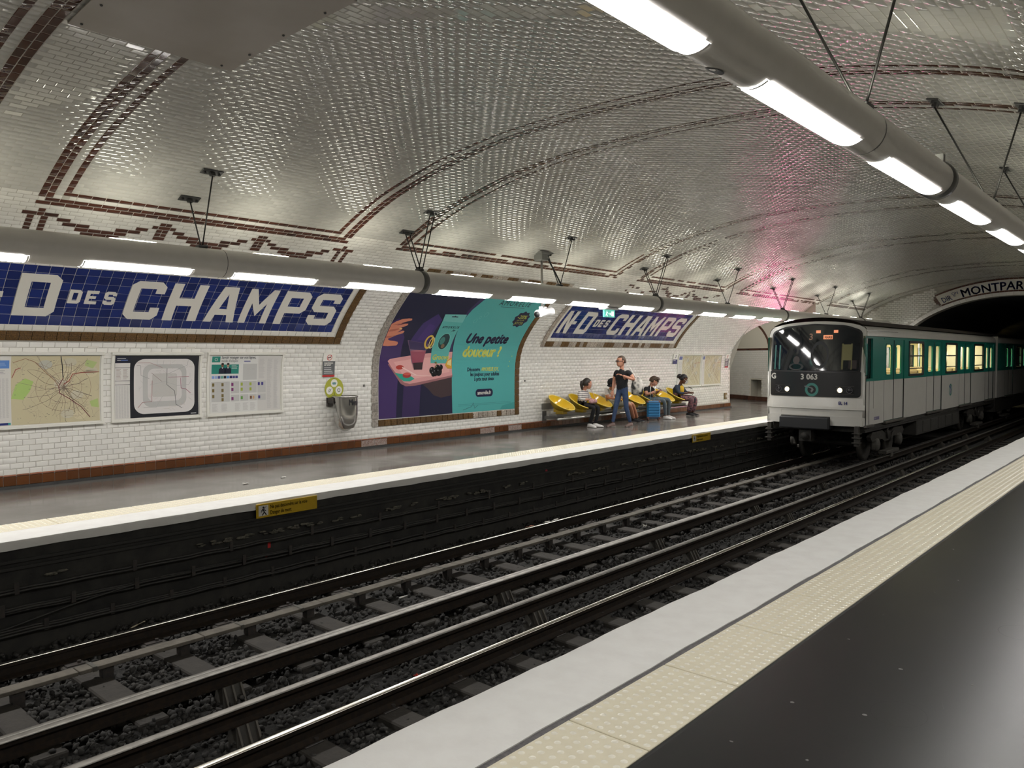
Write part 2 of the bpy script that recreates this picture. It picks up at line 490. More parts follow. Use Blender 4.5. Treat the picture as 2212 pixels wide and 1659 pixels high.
# hidden by the far light tube or behind it
def single_tiles(parent, idx, nmax):
    order = idx[np.argsort(-area[idx])][:nmax]
    cache = {}
    for i in order:
        key = (round(float(hs[i]), 4), round(float(hy[i]), 4), int(cells[i, 4]))
        t = vt(sc_[i]); n = np.array([t[1], 0, -t[0]]); T3 = np.array([t[0], 0, t[1]]); Y3 = np.array([0, 1., 0])
        T3n = T3+n*ts[i]; Yn = Y3+n*ty[i]; nn = n-T3*ts[i]-Y3*ty[i]
        if key not in cache:
            h, q, k = key; b = MB(); e = .0055
            b.add([(-h, -q, -.002), (h, -q, -.002), (h, q, -.002), (-h, q, -.002), (-h+e, -q+e, .0018), (h-e, -q+e, .0018), (h-e, q-e, .0018), (-h+e, q-e, .0018)],
                  [tuple(f) for f in QF.tolist()])
            cache[key] = b.mesh('tile', M_tile_bs if k else M_tile_w)
        p = von(yc[i], sc_[i])
        o = bpy.data.objects.new('tile', cache[key]); COL.objects.link(o)
        o.matrix_world = Matrix(((T3n[0], Yn[0], nn[0], p[0]), (T3n[1], Yn[1], nn[1], p[1]), (T3n[2], Yn[2], nn[2], p[2]), (0, 0, 0, 1)))
        o.parent = parent
    return order
M_tile_bs = M_tile_b
vis_w = np.where(iswall & (area > 0))[0]; vis_c = np.where(~iswall & (area > 0))[0]
used_w = single_tiles(wall_l, vis_w, 295); used_c = single_tiles(ceil, vis_c, 295)
keep = np.ones(N, bool); keep[used_w] = False; keep[used_c] = False
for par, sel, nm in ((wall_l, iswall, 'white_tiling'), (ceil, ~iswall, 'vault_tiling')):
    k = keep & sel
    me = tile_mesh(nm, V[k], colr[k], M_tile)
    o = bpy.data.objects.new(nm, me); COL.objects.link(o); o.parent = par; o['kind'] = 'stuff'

# ================================================================ skirting of brown tiles
sk = MB(); sk.box((-11.79, Y0-8, -.02), (-11.748, 24.34, .186)); base_l = sk.build('baseboard_left', M_grout); base_l['kind'] = 'structure'
b = MB(); b.box((-.004, -TP/2+.002, .038), (.006, TP/2-.002, .156), bev=.004); m_sk = b.mesh('skirting_tile', mat('russet_skirting_glaze', (.105, .036, .010), .12, ovar=.18))
b = MB(); b.box((-.004, -TP/2+.002, .159), (.013, TP/2-.002, .186), bev=.008); m_cap = b.mesh('skirting_cap_tile', mat('red_brown_glaze', (.26, .11, .07), .15, ovar=.2))
M_worn = mat('lime_stained_tile', (.36, .30, .27), .45, noise=(45, (.16, .06, .04), .8))
m_sk2 = m_sk.copy(); m_sk2.materials.clear(); m_sk2.materials.append(M_worn)
y = YJ-.155*0-.01; k = 0
y = 3.225-TP*2
while y < 24.3:
    ym = y+TP/2
    worn = 9.0 < ym < 9.7 or 12.1 < ym < 14.0 and random.random() < .6
    o = bpy.data.objects.new('skirting_tile', m_sk2 if worn else m_sk); COL.objects.link(o); o.location = (-11.746, ym, 0); o.parent = base_l
    if ym < 22:
        o = bpy.data.objects.new('cap_tile', m_cap); COL.objects.link(o); o.location = (-11.746, ym, 0); o.parent = base_l
    y += TP
b = MB(); b.box((-11.75, Y0-8, -.01), (-11.70, 24.4, .036)); o = b.build('floor_cove', mat('dark_bitumen', (.035, .035, .035), .5, noise=(9, (.06, .06, .06), .6)), base_l)

# ================================================================ platforms
M_floorfar = mat('polished_dark_asphalt', (.135, .127, .115), .2, noise=(1.1, (.105, .098, .09), .7), rvar=(1.3, .10, .24), spec=.6)
M_floornear = mat('black_asphalt', (.010, .010, .011), .3, noise=(40, (.015, .0145, .0145), .5, 8), spec=.42, bump=(500, .04))
M_edge = mat('white_edge_paint', (.76, .76, .74), .55, noise=(6, (.68, .67, .65), .6), bump=(45, .2))
M_pod = mat('cream_tactile_resin', (.72, .67, .52), .38, noise=(14, (.67, .62, .47), .6))
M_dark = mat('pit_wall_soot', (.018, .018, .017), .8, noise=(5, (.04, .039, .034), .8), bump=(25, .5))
def platform(name, x0, x1, m):
    b = MB(); b.box((min(x0, x1), YB, -.25), (max(x0, x1), YEND, 0)); o = b.build(name, m); o['kind'] = 'structure'; return o
floor_far = platform('floor_far', -16.5, -9.28, M_floorfar)
floor_near = platform('floor_near', -1.765, 1.6, M_floornear)
def wob(y, a=.004, f=1.0): return a*(math.sin(y*3.1*f)+.6*math.sin(y*7.7*f+1.3)+.4*math.sin(y*17.3*f))
def edge_slab(name, xi, xo, lip, parent_label):
    """white painted nosing with a slightly uneven outer edge; xo is the track side"""
    b = MB(); ys = np.arange(YB, YEND+.01, .14); sg = 1 if xo > xi else -1
    rings = []
    for y in ys:
        e = xo+sg*wob(y, .006); l = lip+wob(y+5, .005); i = xi+wob(y*1.3, .004)
        rings.append([(i, y, -.2), (i, y, .0), (e-sg*.03, y, .0), (e-sg*.008, y, -.012), (e, y, -.035), (e, y, -l), (e-sg*.05, y, -l-.004), (e-sg*.06, y, -.2)])
    b.smooth = True
    b.loft(rings)
    o = b.build(name, M_edge)
    m = o.modifiers.new('edge', 'EDGE_SPLIT'); m.split_angle = .7
    o['kind'] = 'structure'
    return o
edge_far = edge_slab('trim_1', -8.90, -8.46, .10, '')
edge_near = edge_slab('trim_2', -2.27, -2.785, .09, '')
# strip between the nosing and the tactile tiles
b = MB(); b.box((-2.275, YB, -.2), (-2.23, YEND, -.006)); o = b.build('trim_3', mat('grey_joint_mastic', (.10, .095, .10), .7, noise=(60, (.3, .29, .29), .25))); o['kind'] = 'structure'
b = MB(); b.box((-1.785, YB, -.2), (-1.76, YEND, -.003)); o = b.build('trim_4', mat('joint_black', (.02, .02, .02), .7)); o['kind'] = 'structure'
b = MB(); b.box((-8.905, YB, -.2), (-8.885, YEND, -.002)); o = b.build('trim_5', M_black); o['kind'] = 'structure'
# tactile tiles: 0.45 x 0.89 with rows of domes
def tactile_mesh(name, nseg, domes_h, rowsx, rowsy, wx, wy, seg=8, rd=.0135):
    b = MB(); b.box((-wx/2, -wy/2, -.02), (wx/2, wy/2, .003), bev=.003)
    b.smooth = True; b.cur = 1
    for i in range(rowsx):
        for j in range(rowsy):
            x = -wx/2+wx*(i+.5)/rowsx; y = -wy/2+wy*(j+.5)/rowsy
            b.lathe([(rd, .0028), (rd*.86, domes_h*.6), (rd*.55, domes_h), (.0005, domes_h)], seg, Matrix.Translation((x, y, 0)))
    return b.mesh(name, [M_pod, mat('worn_dome_tops', (.82, .79, .68), .22)])
m_pod = tactile_mesh('tactile_tile', 1, .0065, 7, 15, .445, .882, 10, .017)
m_pod2 = tactile_mesh('tactile_tile_far', 1, .008, 7, 15, .445, .882, 6, .017)
b = MB(); b.box((-2.235, YB, -.2), (-1.78, YEND, -.016)); o = b.build('trim_6', M_black); o['kind'] = 'structure'
b = MB(); b.box((-9.29, YB, -.2), (-8.89, YEND, -.016)); o = b.build('trim_7', M_black); o['kind'] = 'structure'
pod = thing('tactile_strip', 'cream strip of studded warning tiles in front of the dark floor, near platform', 'tactile paving', (-2.008, 0, 0))
y = 2.94-.89*6
while y < YEND:
    o = bpy.data.objects.new('tactile_tile', m_pod); COL.objects.link(o); o.location = (0, y+.445, 0); o.parent = pod
    y += .89
pod2 = thing('tactile_strip', 'pale studded warning strip along the far platform edge behind white nosing', 'tactile paving', (-9.085, 0, 0))
o_sc = .86
y = 2.94-.89*6
while y < YEND:
    o = bpy.data.objects.new('tactile_tile', m_pod2); COL.objects.link(o); o.location = (0, y+.445, 0); o.scale = (o_sc*1.0, 1, 1); o.parent = pod2
    y += .89

# ================================================================ track pit
RZ = -.95        # top of running rails
BZ = -1.12       # top of the ballast
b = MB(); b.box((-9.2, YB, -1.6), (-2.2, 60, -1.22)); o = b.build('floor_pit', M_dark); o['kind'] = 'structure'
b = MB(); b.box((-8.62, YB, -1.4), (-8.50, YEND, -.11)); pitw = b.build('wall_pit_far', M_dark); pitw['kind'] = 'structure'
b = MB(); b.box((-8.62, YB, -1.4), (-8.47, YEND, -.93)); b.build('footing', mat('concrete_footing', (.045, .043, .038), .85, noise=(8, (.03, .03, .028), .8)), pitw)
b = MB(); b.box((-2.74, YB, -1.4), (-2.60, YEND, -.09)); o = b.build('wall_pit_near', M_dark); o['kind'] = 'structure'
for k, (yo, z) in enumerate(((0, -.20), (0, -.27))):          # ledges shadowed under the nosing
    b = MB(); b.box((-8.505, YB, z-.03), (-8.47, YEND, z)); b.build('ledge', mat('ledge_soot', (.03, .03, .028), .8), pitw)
# dusty patches lying on the cable run
b = MB()
for i in range(150):
    y = 2+i*.16; 
    if random.random() < .35: continue
    for q in range(5):
        yy = y+random.uniform(0, .2); z = -.40+random.uniform(-.02, .02)
        b.ball((-8.475, yy, z), (.02, random.uniform(.02, .07), random.uniform(.006, .018)), 6, 4)
o = b.build('dust_crust', mat('pale_dust', (.16, .15, .12), .9, noise=(40, (.05, .05, .045), .8)), pitw); o['kind'] = 'stuff'
M_cable = mat('old_cable', (.03, .03, .029), .6, noise=(20, (.06, .058, .05), .5))
cab = thing('cable_run', 'black cables in brackets along the soot-dark wall under the far platform', 'cables', (-8.44, 0, -.4))
def cable(z0, amp, ph, r=.014, x=0.0):
    pts = []
    for y in np.arange(1.0, YEND, .22):
        sagp = (y % .62)/.62
        pts.append((x+.0, y, z0+.4-.012*math.sin(math.pi*sagp)+amp*math.sin(y*.9+ph)*.5))
    b = MB(); b.smooth = True; b.tube(pts, r, 6); b.build('cable', M_cable, cab)
for z, amp, ph, x in ((-.47, .004, 0, .0), (-.49, .006, 1, .02), (-.645, .006, 2, .0), (-.66, .01, 3.3, .022), (-.69, .02, .4, .01), (-.84, .02, 1.4, .03), (-.87, .006, 0, .03), (-.885, .01, 2.2, .05)): cable(z, amp, ph, .012+.004*random.random(), x)
b = MB(); b.smooth = True
b.tube([(.03, 1.2, -.47+.0), (.03, 2.3, -.43), (.03, 2.9, -.33), (.03, 3.5, -.262), (.03, 5, -.262)], .011, 6); b.build('cable', M_cable, cab)
bm_ = MB(); bm_.box((-.045, -.02, -.06), (.012, .02, -.045)); bm_.box((.0, -.02, -.06), (.012, .02, .055)); m_brk = bm_.mesh('bracket', M_iron)
for row, (z, ph, st) in enumerate(((-.06, .0, 1.1), (-.25, .35, .62), (-.46, .1, .62))):
    y = 1.3+ph
    while y < 22:
        o = bpy.data.objects.new('bracket', m_brk); COL.objects.link(o); o.location = (.04 if row else .02, y, z); o.parent = cab; y += st
# rails
M_rail = mat('rusty_rail_side', (.022, .018, .015), .45, noise=(25, (.045, .03, .02), .7), metal=.3)
M_head = mat('polished_rail_head', (.55, .53, .48), .22, metal=1.0)
M_headdull = mat('worn_rail_top', (.27, .26, .24), .42, metal=.75, noise=(12, (.17, .16, .15), .7))
def rail(name, label, x, ztop, h, wh, wf, mh, cat='rail', y1=60):
    t = thing(name, label, cat, (x, 0, ztop-h))
    b = MB(); w2 = wh/2; f2 = wf/2
    prof = [(-f2, 0), (f2, 0), (f2, .012), (.012, .03), (.009, h-.045), (w2, h-.034), (w2, h-.006), (-w2, h-.006), (-w2, h-.034), (-.009, h-.045), (-.012, .03), (-f2, .012)]
    b.loft([[(px_, y, pz_) for px_, pz_ in prof] for y in (YB, y1)])
    b.build('web', M_rail, t)
    b = MB(); b.smooth = True
    prof = [(-w2, h-.012), (w2, h-.012), (w2, h-.005), (w2-.006, h-.0015), (w2*.5, h), (-w2*.5, h), (-w2+.006, h-.0015), (-w2, h-.005)]
    b.loft([[(px_, y, pz_) for px_, pz_ in prof] for y in (YB, y1)]); b.build('rail_head', mh, t)
    return t
GA, GB = -7.09, -4.15
rail('running_rail', 'polished running rail nearest the far platform wall', GA-.7175-.035, RZ, .14, .065, .13, M_head)
rail('running_rail', 'running rail under the train, half hidden behind a conductor rail', GA+.7175+.06, RZ, .14, .065, .13, M_headdull)
rail('running_rail', 'bright polished running rail nearest the white edge of the near platform', GB-.7175, RZ, .14, .065, .13, M_head)
rail('running_rail', 'rail of the near track tucked under the near platform edge', GB+.7175, RZ, .14, .065, .13, M_headdull)
rail('conductor_rail', 'raised conductor rail on ribbed insulators beside the train track', -6.02, -.85, .13, .085, .10, M_headdull)
rail('conductor_rail', 'raised conductor rail on ribbed insulators beside the near track', -5.30, -.85, .13, .085, .10, M_headdull)
# ribbed insulators
M_ins = mat('dusty_insulator', (.05, .046, .038), .6, noise=(18, (.03, .028, .025), .7))
b = MB(); b.add([(-.06, -.13, -.27), (.16, -.13, -.27), (.16, .13, -.27), (-.06, .13, -.27), (-.045, -.085, 0), (.045, -.085, 0), (.045, .085, 0), (-.045, .085, 0)],
        [(0, 3, 2, 1), (4, 5, 6, 7), (0, 1, 5, 4), (1, 2, 6, 5), (2, 3, 7, 6), (3, 0, 4, 7)])
m_ib = b.mesh('insulator_block', M_ins)
b = MB()
b.add([(.045, -.008, 0), (.06, -.008, 0), (.21, -.008, -.27), (.15, -.008, -.27), (.045, .008, 0), (.06, .008, 0), (.21, .008, -.27), (.15, .008, -.27)],
      [(0, 1, 2, 3), (7, 6, 5, 4), (0, 4, 5, 1), (1, 5, 6, 2), (2, 6, 7, 3), (3, 7, 4, 0)])
m_rib = b.mesh('rib', mat('rib_edge', (.10, .09, .075), .6))
for xr, nm, y_s in ((-6.02, 'beside the train track', 3.3), (-5.30, 'beside the near track', 3.02)):
    y = y_s-3.45
    while y < 31:
        pos_y = y
        t = thing('rail_insulator', 'ribbed grey insulator block carrying the conductor rail '+nm, 'insulator', (xr, pos_y, -.98), group='insulators under the conductor rail '+nm)
        o = bpy.data.objects.new('block', m_ib); COL.objects.link(o); o.parent = t
        for dy in (-.075, 0, .075):
            o = bpy.data.objects.new('rib', m_rib); COL.objects.link(o); o.parent = t; o.location = (0, dy, 0)
        y += 3.40
# timber cover on posts inside the far track
M_wood = mat('grey_weathered_timber', (.15, .135, .11), .7, noise=(9, (.09, .08, .065), .8), bump=(30, .4))
beam = thing('timber_guard', 'long grey timber guard board on short posts between the rails of the far track', 'board', (-7.24, 0, -1.0))
ys_ = [YB, -4, -1.5, 1.08, 2.5, 3.63, 5.0, 6.2, 7.4, 9.0, 11.2, 13.4, 15.6, 18.2, 21.0, 24.0, 33.0]
for a, c in zip(ys_[:-1], ys_[1:]):
    b = MB(); b.box((-.075, a+.004, -.0), (.065, c-.004, .035), bev=.004); b.build('board', M_wood, beam)
m_post = MB().box((-.05, -.045, -.14), (.04, .045, 0)).mesh('post', M_iron)
m_clamp = MB().box((-.08, -.02, -.005), (.07, .02, .042), bev=.004).mesh('clamp', mat('clamp_steel', (.13, .125, .11), .5, metal=.4))
y = 1.35
while y < 26:
    o = bpy.data.objects.new('post', m_post); COL.objects.link(o); o.location = (.0, y, 0); o.parent = beam
    if int(y*10) % 3 == 0 or y > 4:
        o = bpy.data.objects.new('clamp', m_clamp); COL.objects.link(o); o.location = (0, y-.12, 0); o.parent = beam
    y += .70*1.0
# sleepers
M_slp = mat('sleeper_timber', (.038, .034, .030), .8, noise=(8, (.05, .045, .038), .9), bump=(26, .6))
b = MB(); b.box((-1.02, -.12, -.14), (1.02, .12, 0), bev=.012); m_sl = b.mesh('sleeper', M_slp)
b = MB(); b.box((-.12, -.08, -.005), (.12, .08, .012), bev=.004)
for x in (-.085, .085): b.lathe([(.018, .012), (.018, .035), (.0, .036)], 6, Matrix.Translation((x, .035, 0)))
m_pl = b.mesh('base_plate', M_iron)
y = 2.45-.74*6; n = 0
while y < 30:
    for gx, nm in ((GA, 'under the far track'), (GB-.03, 'under the near track')):
        t = thing('sleeper', 'grey weathered timber sleeper half sunk in ballast '+nm, 'sleeper', (gx+random.uniform(-.02, .02), y+random.uniform(-.02, .02)+(.2 if gx == GA else .05), BZ+.022), group='sleepers '+nm)
        o = bpy.data.objects.new('timber', m_sl); COL.objects.link(o); o.parent = t; o.rotation_euler = (0, 0, random.uniform(-.01, .01))
        for sx in (-.73, .73):
            o = bpy.data.objects.new('base_plate', m_pl); COL.objects.link(o); o.parent = t; o.location = (sx, 0, 0)
    y += .74
# ballast: tens of thousands of stones as one heap
def ballast():
    import itertools
    phi = (1+5**.5)/2
    iv = np.array([(-1, phi, 0), (1, phi, 0), (-1, -phi, 0), (1, -phi, 0), (0, -1, phi), (0, 1, phi), (0, -1, -phi), (0, 1, -phi), (phi, 0, -1), (phi, 0, 1), (-phi, 0, -1), (-phi, 0, 1)])
    iv /= np.linalg.norm(iv[0])
    fc = np.array([(0, 11, 5), (0, 5, 1), (0, 1, 7), (0, 7, 10), (0, 10, 11), (1, 5, 9), (5, 11, 4), (11, 10, 2), (10, 7, 6), (7, 1, 8), (3, 9, 4), (3, 4, 2), (3, 2, 6), (3, 6, 8), (3, 8, 9), (4, 9, 5), (2, 4, 11), (6, 2, 10), (8, 6, 7), (9, 8, 1)])
    n = 26000
    # density follows the picture: thick near, thin far
    y = 1.2+ (rng.random(n)**1.6)*24
    x = rng.uniform(-8.46, -2.8, n)
    sz = rng.uniform(.016, .036, n)*(1+.35*(y > 12))
    z = BZ+.002+rng.uniform(-.02, .015, n)
    # heaped a little between the tracks and by the far wall
    z += .035*np.exp(-((x+5.65)/.5)**2)+.03*(x < -8.15)
    # sleepers stay bare on top
    ph = ((y-2.45-.2+.37) % .74)-.37; ph2 = ((y-2.45-.05+.37) % .74)-.37
    on = (((np.abs(x-GA) < 1.05) & (np.abs(ph) < .13)) | ((np.abs(x-GB+.03) < 1.05) & (np.abs(ph2) < .13))) & (rng.random(n) < .93)
    k = ~on; x, y, z, sz = x[k], y[k], z[k], sz[k]; n = len(x)
    A = rng.normal(size=(n, 3, 3)); Q, _ = np.linalg.qr(A)
    S = np.stack([sz*rng.uniform(.8, 1.3, n), sz*rng.uniform(.6, 1.0, n), sz*rng.uniform(.45, .8, n)], -1)
    V = iv[None]*(1+rng.normal(0, .16, (n, 12, 1)))
    V = np.einsum('nij,nkj->nki', Q, V*S[:, None, :])+np.stack([x, y, z], -1)[:, None, :]
    me = bpy.data.meshes.new('ballast')
    me.vertices.add(n*12); me.vertices.foreach_set('co', V.reshape(-1))
    F = (fc[None]+np.arange(n)[:, None, None]*12).reshape(-1)
    me.loops.add(n*60); me.loops.foreach_set('vertex_index', F.astype(np.int32))
    me.polygons.add(n*20); me.polygons.foreach_set('loop_start', np.arange(0, n*60, 3, dtype=np.int32)); me.polygons.foreach_set('loop_total', np.full(n*20, 3, dtype=np.int32))
    me.update(calc_edges=True)
    a = me.color_attributes.new('Col', 'FLOAT_COLOR', 'POINT')
    g = rng.uniform(.022, .062, n); c = np.stack([g, g*.97, g*.92, np.ones(n)], -1)
    a.data.foreach_set('color', np.repeat(c, 12, 0).reshape(-1).astype(np.float32))
    me.materials.append(mat('ballast_stone', (.04, .04, .04), .75, attr='Col', spec=.3))
    o = bpy.data.objects.new('ballast', me); COL.objects.link(o)
    tag(o, 'dark grey ballast stones filling the track bed between the rails', 'gravel', kind='stuff')
ballast()
b = MB(); b.box((-8.5, YB, -1.24), (-2.74, 60, BZ-.03)); o = b.build('floor_ballast_bed', mat('ballast_bed', (.02, .02, .019), .9, noise=(40, (.045, .043, .04), .9), bump=(60, 1.0))); o['kind'] = 'structure'
# ================================================================ portal wall and running tunnel
TA, TB, TZ = 4.2, 2.68, 1.22       # tunnel mouth half-width, rise, springing height
def arch(t, a=TA, b_=TB): return (XC+a*math.cos(t), TZ+b_*math.sin(t))
vprof = [vp(s) for s in np.linspace(0, STOT, 61)]
b = MB()
# wall between lining and tunnel mouth
outer = []
n = 60
for i in range(n+1):
    t = math.pi*(1-i/n)
    ax, az = arch(t)
    # ray from the centre to the lining
    best = min(vprof, key=lambda p: abs(math.atan2(p[1]-TZ, p[0]-XC)-t)) if az > TZ+.01 else (PF[0] if i < n/2 else PF[-1])
    outer.append((ax, az, best[0], best[1]))
vs = []
for ax, az, ox, oz in outer: vs += [(ax, YEND, az), (ox, YEND, oz), (ax, YEND+.5, az)]
fs = []
for i in range(n): fs += [(3*i, 3*i+3, 3*i+4, 3*i+1), (3*i, 3*i+2, 3*i+5, 3*i+3)]
b.add(vs, fs)
b.box((-12, YEND, -1.3), (XC-TA, YEND+.3, TZ+.05)); b.box((XC+TA, YEND, -1.3), (2, YEND+.3, TZ+.05))
portal = b.build('wall_portal', M_grout); portal['kind'] = 'structure'
# its tiles: courses of white tiles, cut by the two curves
vx = np.array([p[0] for p in vprof]); 
def top_z(x): return float(np.interp(x, PF[:, 0][np.argsort(PF[:, 0])], PF[:, 1][np.argsort(PF[:, 0])])) if abs(x-XC) < 6.5 else 0
def bot_z(x):
    q = (x-XC)/TA
    return TZ+TB*math.sqrt(max(0, 1-q*q)) if abs(q) < 1 else 0
b = MB(); nrow = 0; z = 1.0; 
DIRB = (-7.62, -2.55)
m_pt = MB().box((-.074, -.012, -.035), (.074, .002, .035), bev=.007).mesh('tile', M_tile_w)
m_pth = MB().box((-.035, -.012, -.035), (.035, .002, .035), bev=.007).mesh('tile', M_tile_w)
cnt = 0
while z < 4.6:
    x = -11.6+(TP/2 if nrow % 2 else 0)
    while x < 1.2:
        ok = all(top_z(x+dx) > z+dz+.02 and bot_z(x+dx)+.16 < z+dz for dx in (-.06, .06) for dz in (-.03, .03))
        if ok and DIRB[0] < x < DIRB[1] and z > bot_z(x)+.1: ok = False
        if ok:
            if x < -7.3 and z > 2.7 and cnt < 290:
                o = bpy.data.objects.new('tile', m_pt); COL.objects.link(o); o.location = (x, YEND-.004, z); o.parent = portal; cnt += 1
                o.rotation_euler = (random.gauss(0, .01), 0, random.gauss(0, .01))
            else:
                b.box((x-.074, YEND-.016, z-.035), (x+.074, YEND-.002, z+.035), bev=.007)
        x += TP
    z += .0772; nrow += 1
o = b.build('portal_tiling', M_tile_w, portal); o['kind'] = 'stuff'
def arc_strip(b, y, d0, d1, t0, t1, n, th=.02, gapf=0.0, each=False):
    out = []
    for i in range(n):
        a0 = t0+(t1-t0)*(i+gapf)/n; a1 = t0+(t1-t0)*(i+1-gapf)/n
        q = []
        for a in (a0, a1):
            for d in (d0, d1): q.append((XC+(TA+d)*math.cos(a), TZ+(TB+d)*math.sin(a)))
        (x0, z0), (x1, z1), (x2, z2), (x3, z3) = q
        vs = [(x0, y-th, z0), (x1, y-th, z1), (x3, y-th, z3), (x2, y-th, z2), (x0, y, z0), (x1, y, z1), (x3, y, z3), (x2, y, z2)]
        fs = [(0, 1, 2, 3), (7, 6, 5, 4), (0, 4, 5, 1), (1, 5, 6, 2), (2, 6, 7, 3), (3, 7, 4, 0)]
        if each:
            out.append((vs, fs))
        else: b.add(vs, fs)
    return out
b = MB(); arc_strip(b, YEND, 0, .13, .02, math.pi-.02, 60, .03, .01); b.build('arch_edging', M_tile_w, portal)
# direction sign over the tunnel mouth
dsg = thing('direction_sign', 'white tiled direction sign with blue capitals arched over the tunnel mouth', 'sign', (0, 0, 0))
tl = math.acos((-7.5-XC)/(TA+.3)); tr = math.acos((-2.7-XC)/(TA+.3))
b = MB(); arc_strip(b, YEND, .19, .58, tl, tr, 40, .022); b.build('panel', M_cream, dsg)
bt = MB(); 
for vs, fs in arc_strip(None, YEND, .13, .19, tl, tr, 34, .03, .02, True): b = MB(); b.add(vs, fs); b.build('border_tile', M_tile_b, dsg)
for vs, fs in arc_strip(None, YEND, .58, .64, tl, tr, 38, .03, .02, True): b = MB(); b.add(vs, fs); b.build('border_tile', M_tile_b, dsg)
for te, sg in ((tl, 1), (tr, -1)):
    for k in range(5):
        d = .19+.078*k
        for vs, fs in arc_strip(None, YEND, d+.002, d+.076, te, te+sg*(.018 if k in (0, 4) else .03), 1, .03, 0, True):
            b = MB(); b.add(vs, fs); b.build('border_tile', M_tile_b, dsg)

# text helper: 2-D outline -> triangles, in metres
_tc = {}
def text2d(txt, size=1.0, shear=0.0, bold=0.0, xs=1.0, sp=1.0, res=2):
    key = (txt, size, shear, bold, xs, sp)
    if key in _tc: return _tc[key]
    cu = bpy.data.curves.new('t', 'FONT'); cu.body = txt; cu.size = size; cu.shear = shear; cu.offset = bold; cu.resolution_u = res
    cu.space_character = sp; cu.align_x = 'LEFT'
    ob = bpy.data.objects.new('t', cu)
    me = ob.to_mesh()
    v = [(p.co.x*xs, p.co.y) for p in me.vertices]; f = [tuple(p.vertices) for p in me.polygons]
    # orient faces counter-clockwise
    out = []
    for q in f:
        A = sum(v[q[i]][0]*v[q[(i+1) % len(q)]][1]-v[q[(i+1) % len(q)]][0]*v[q[i]][1] for i in range(len(q)))
        out.append(q if A > 0 else q[::-1])
    ob.to_mesh_clear(); bpy.data.objects.remove(ob); bpy.data.curves.remove(cu)
    w_ = max([p[0] for p in v] or [0])
    _tc[key] = (v, out, w_)
    return _tc[key]
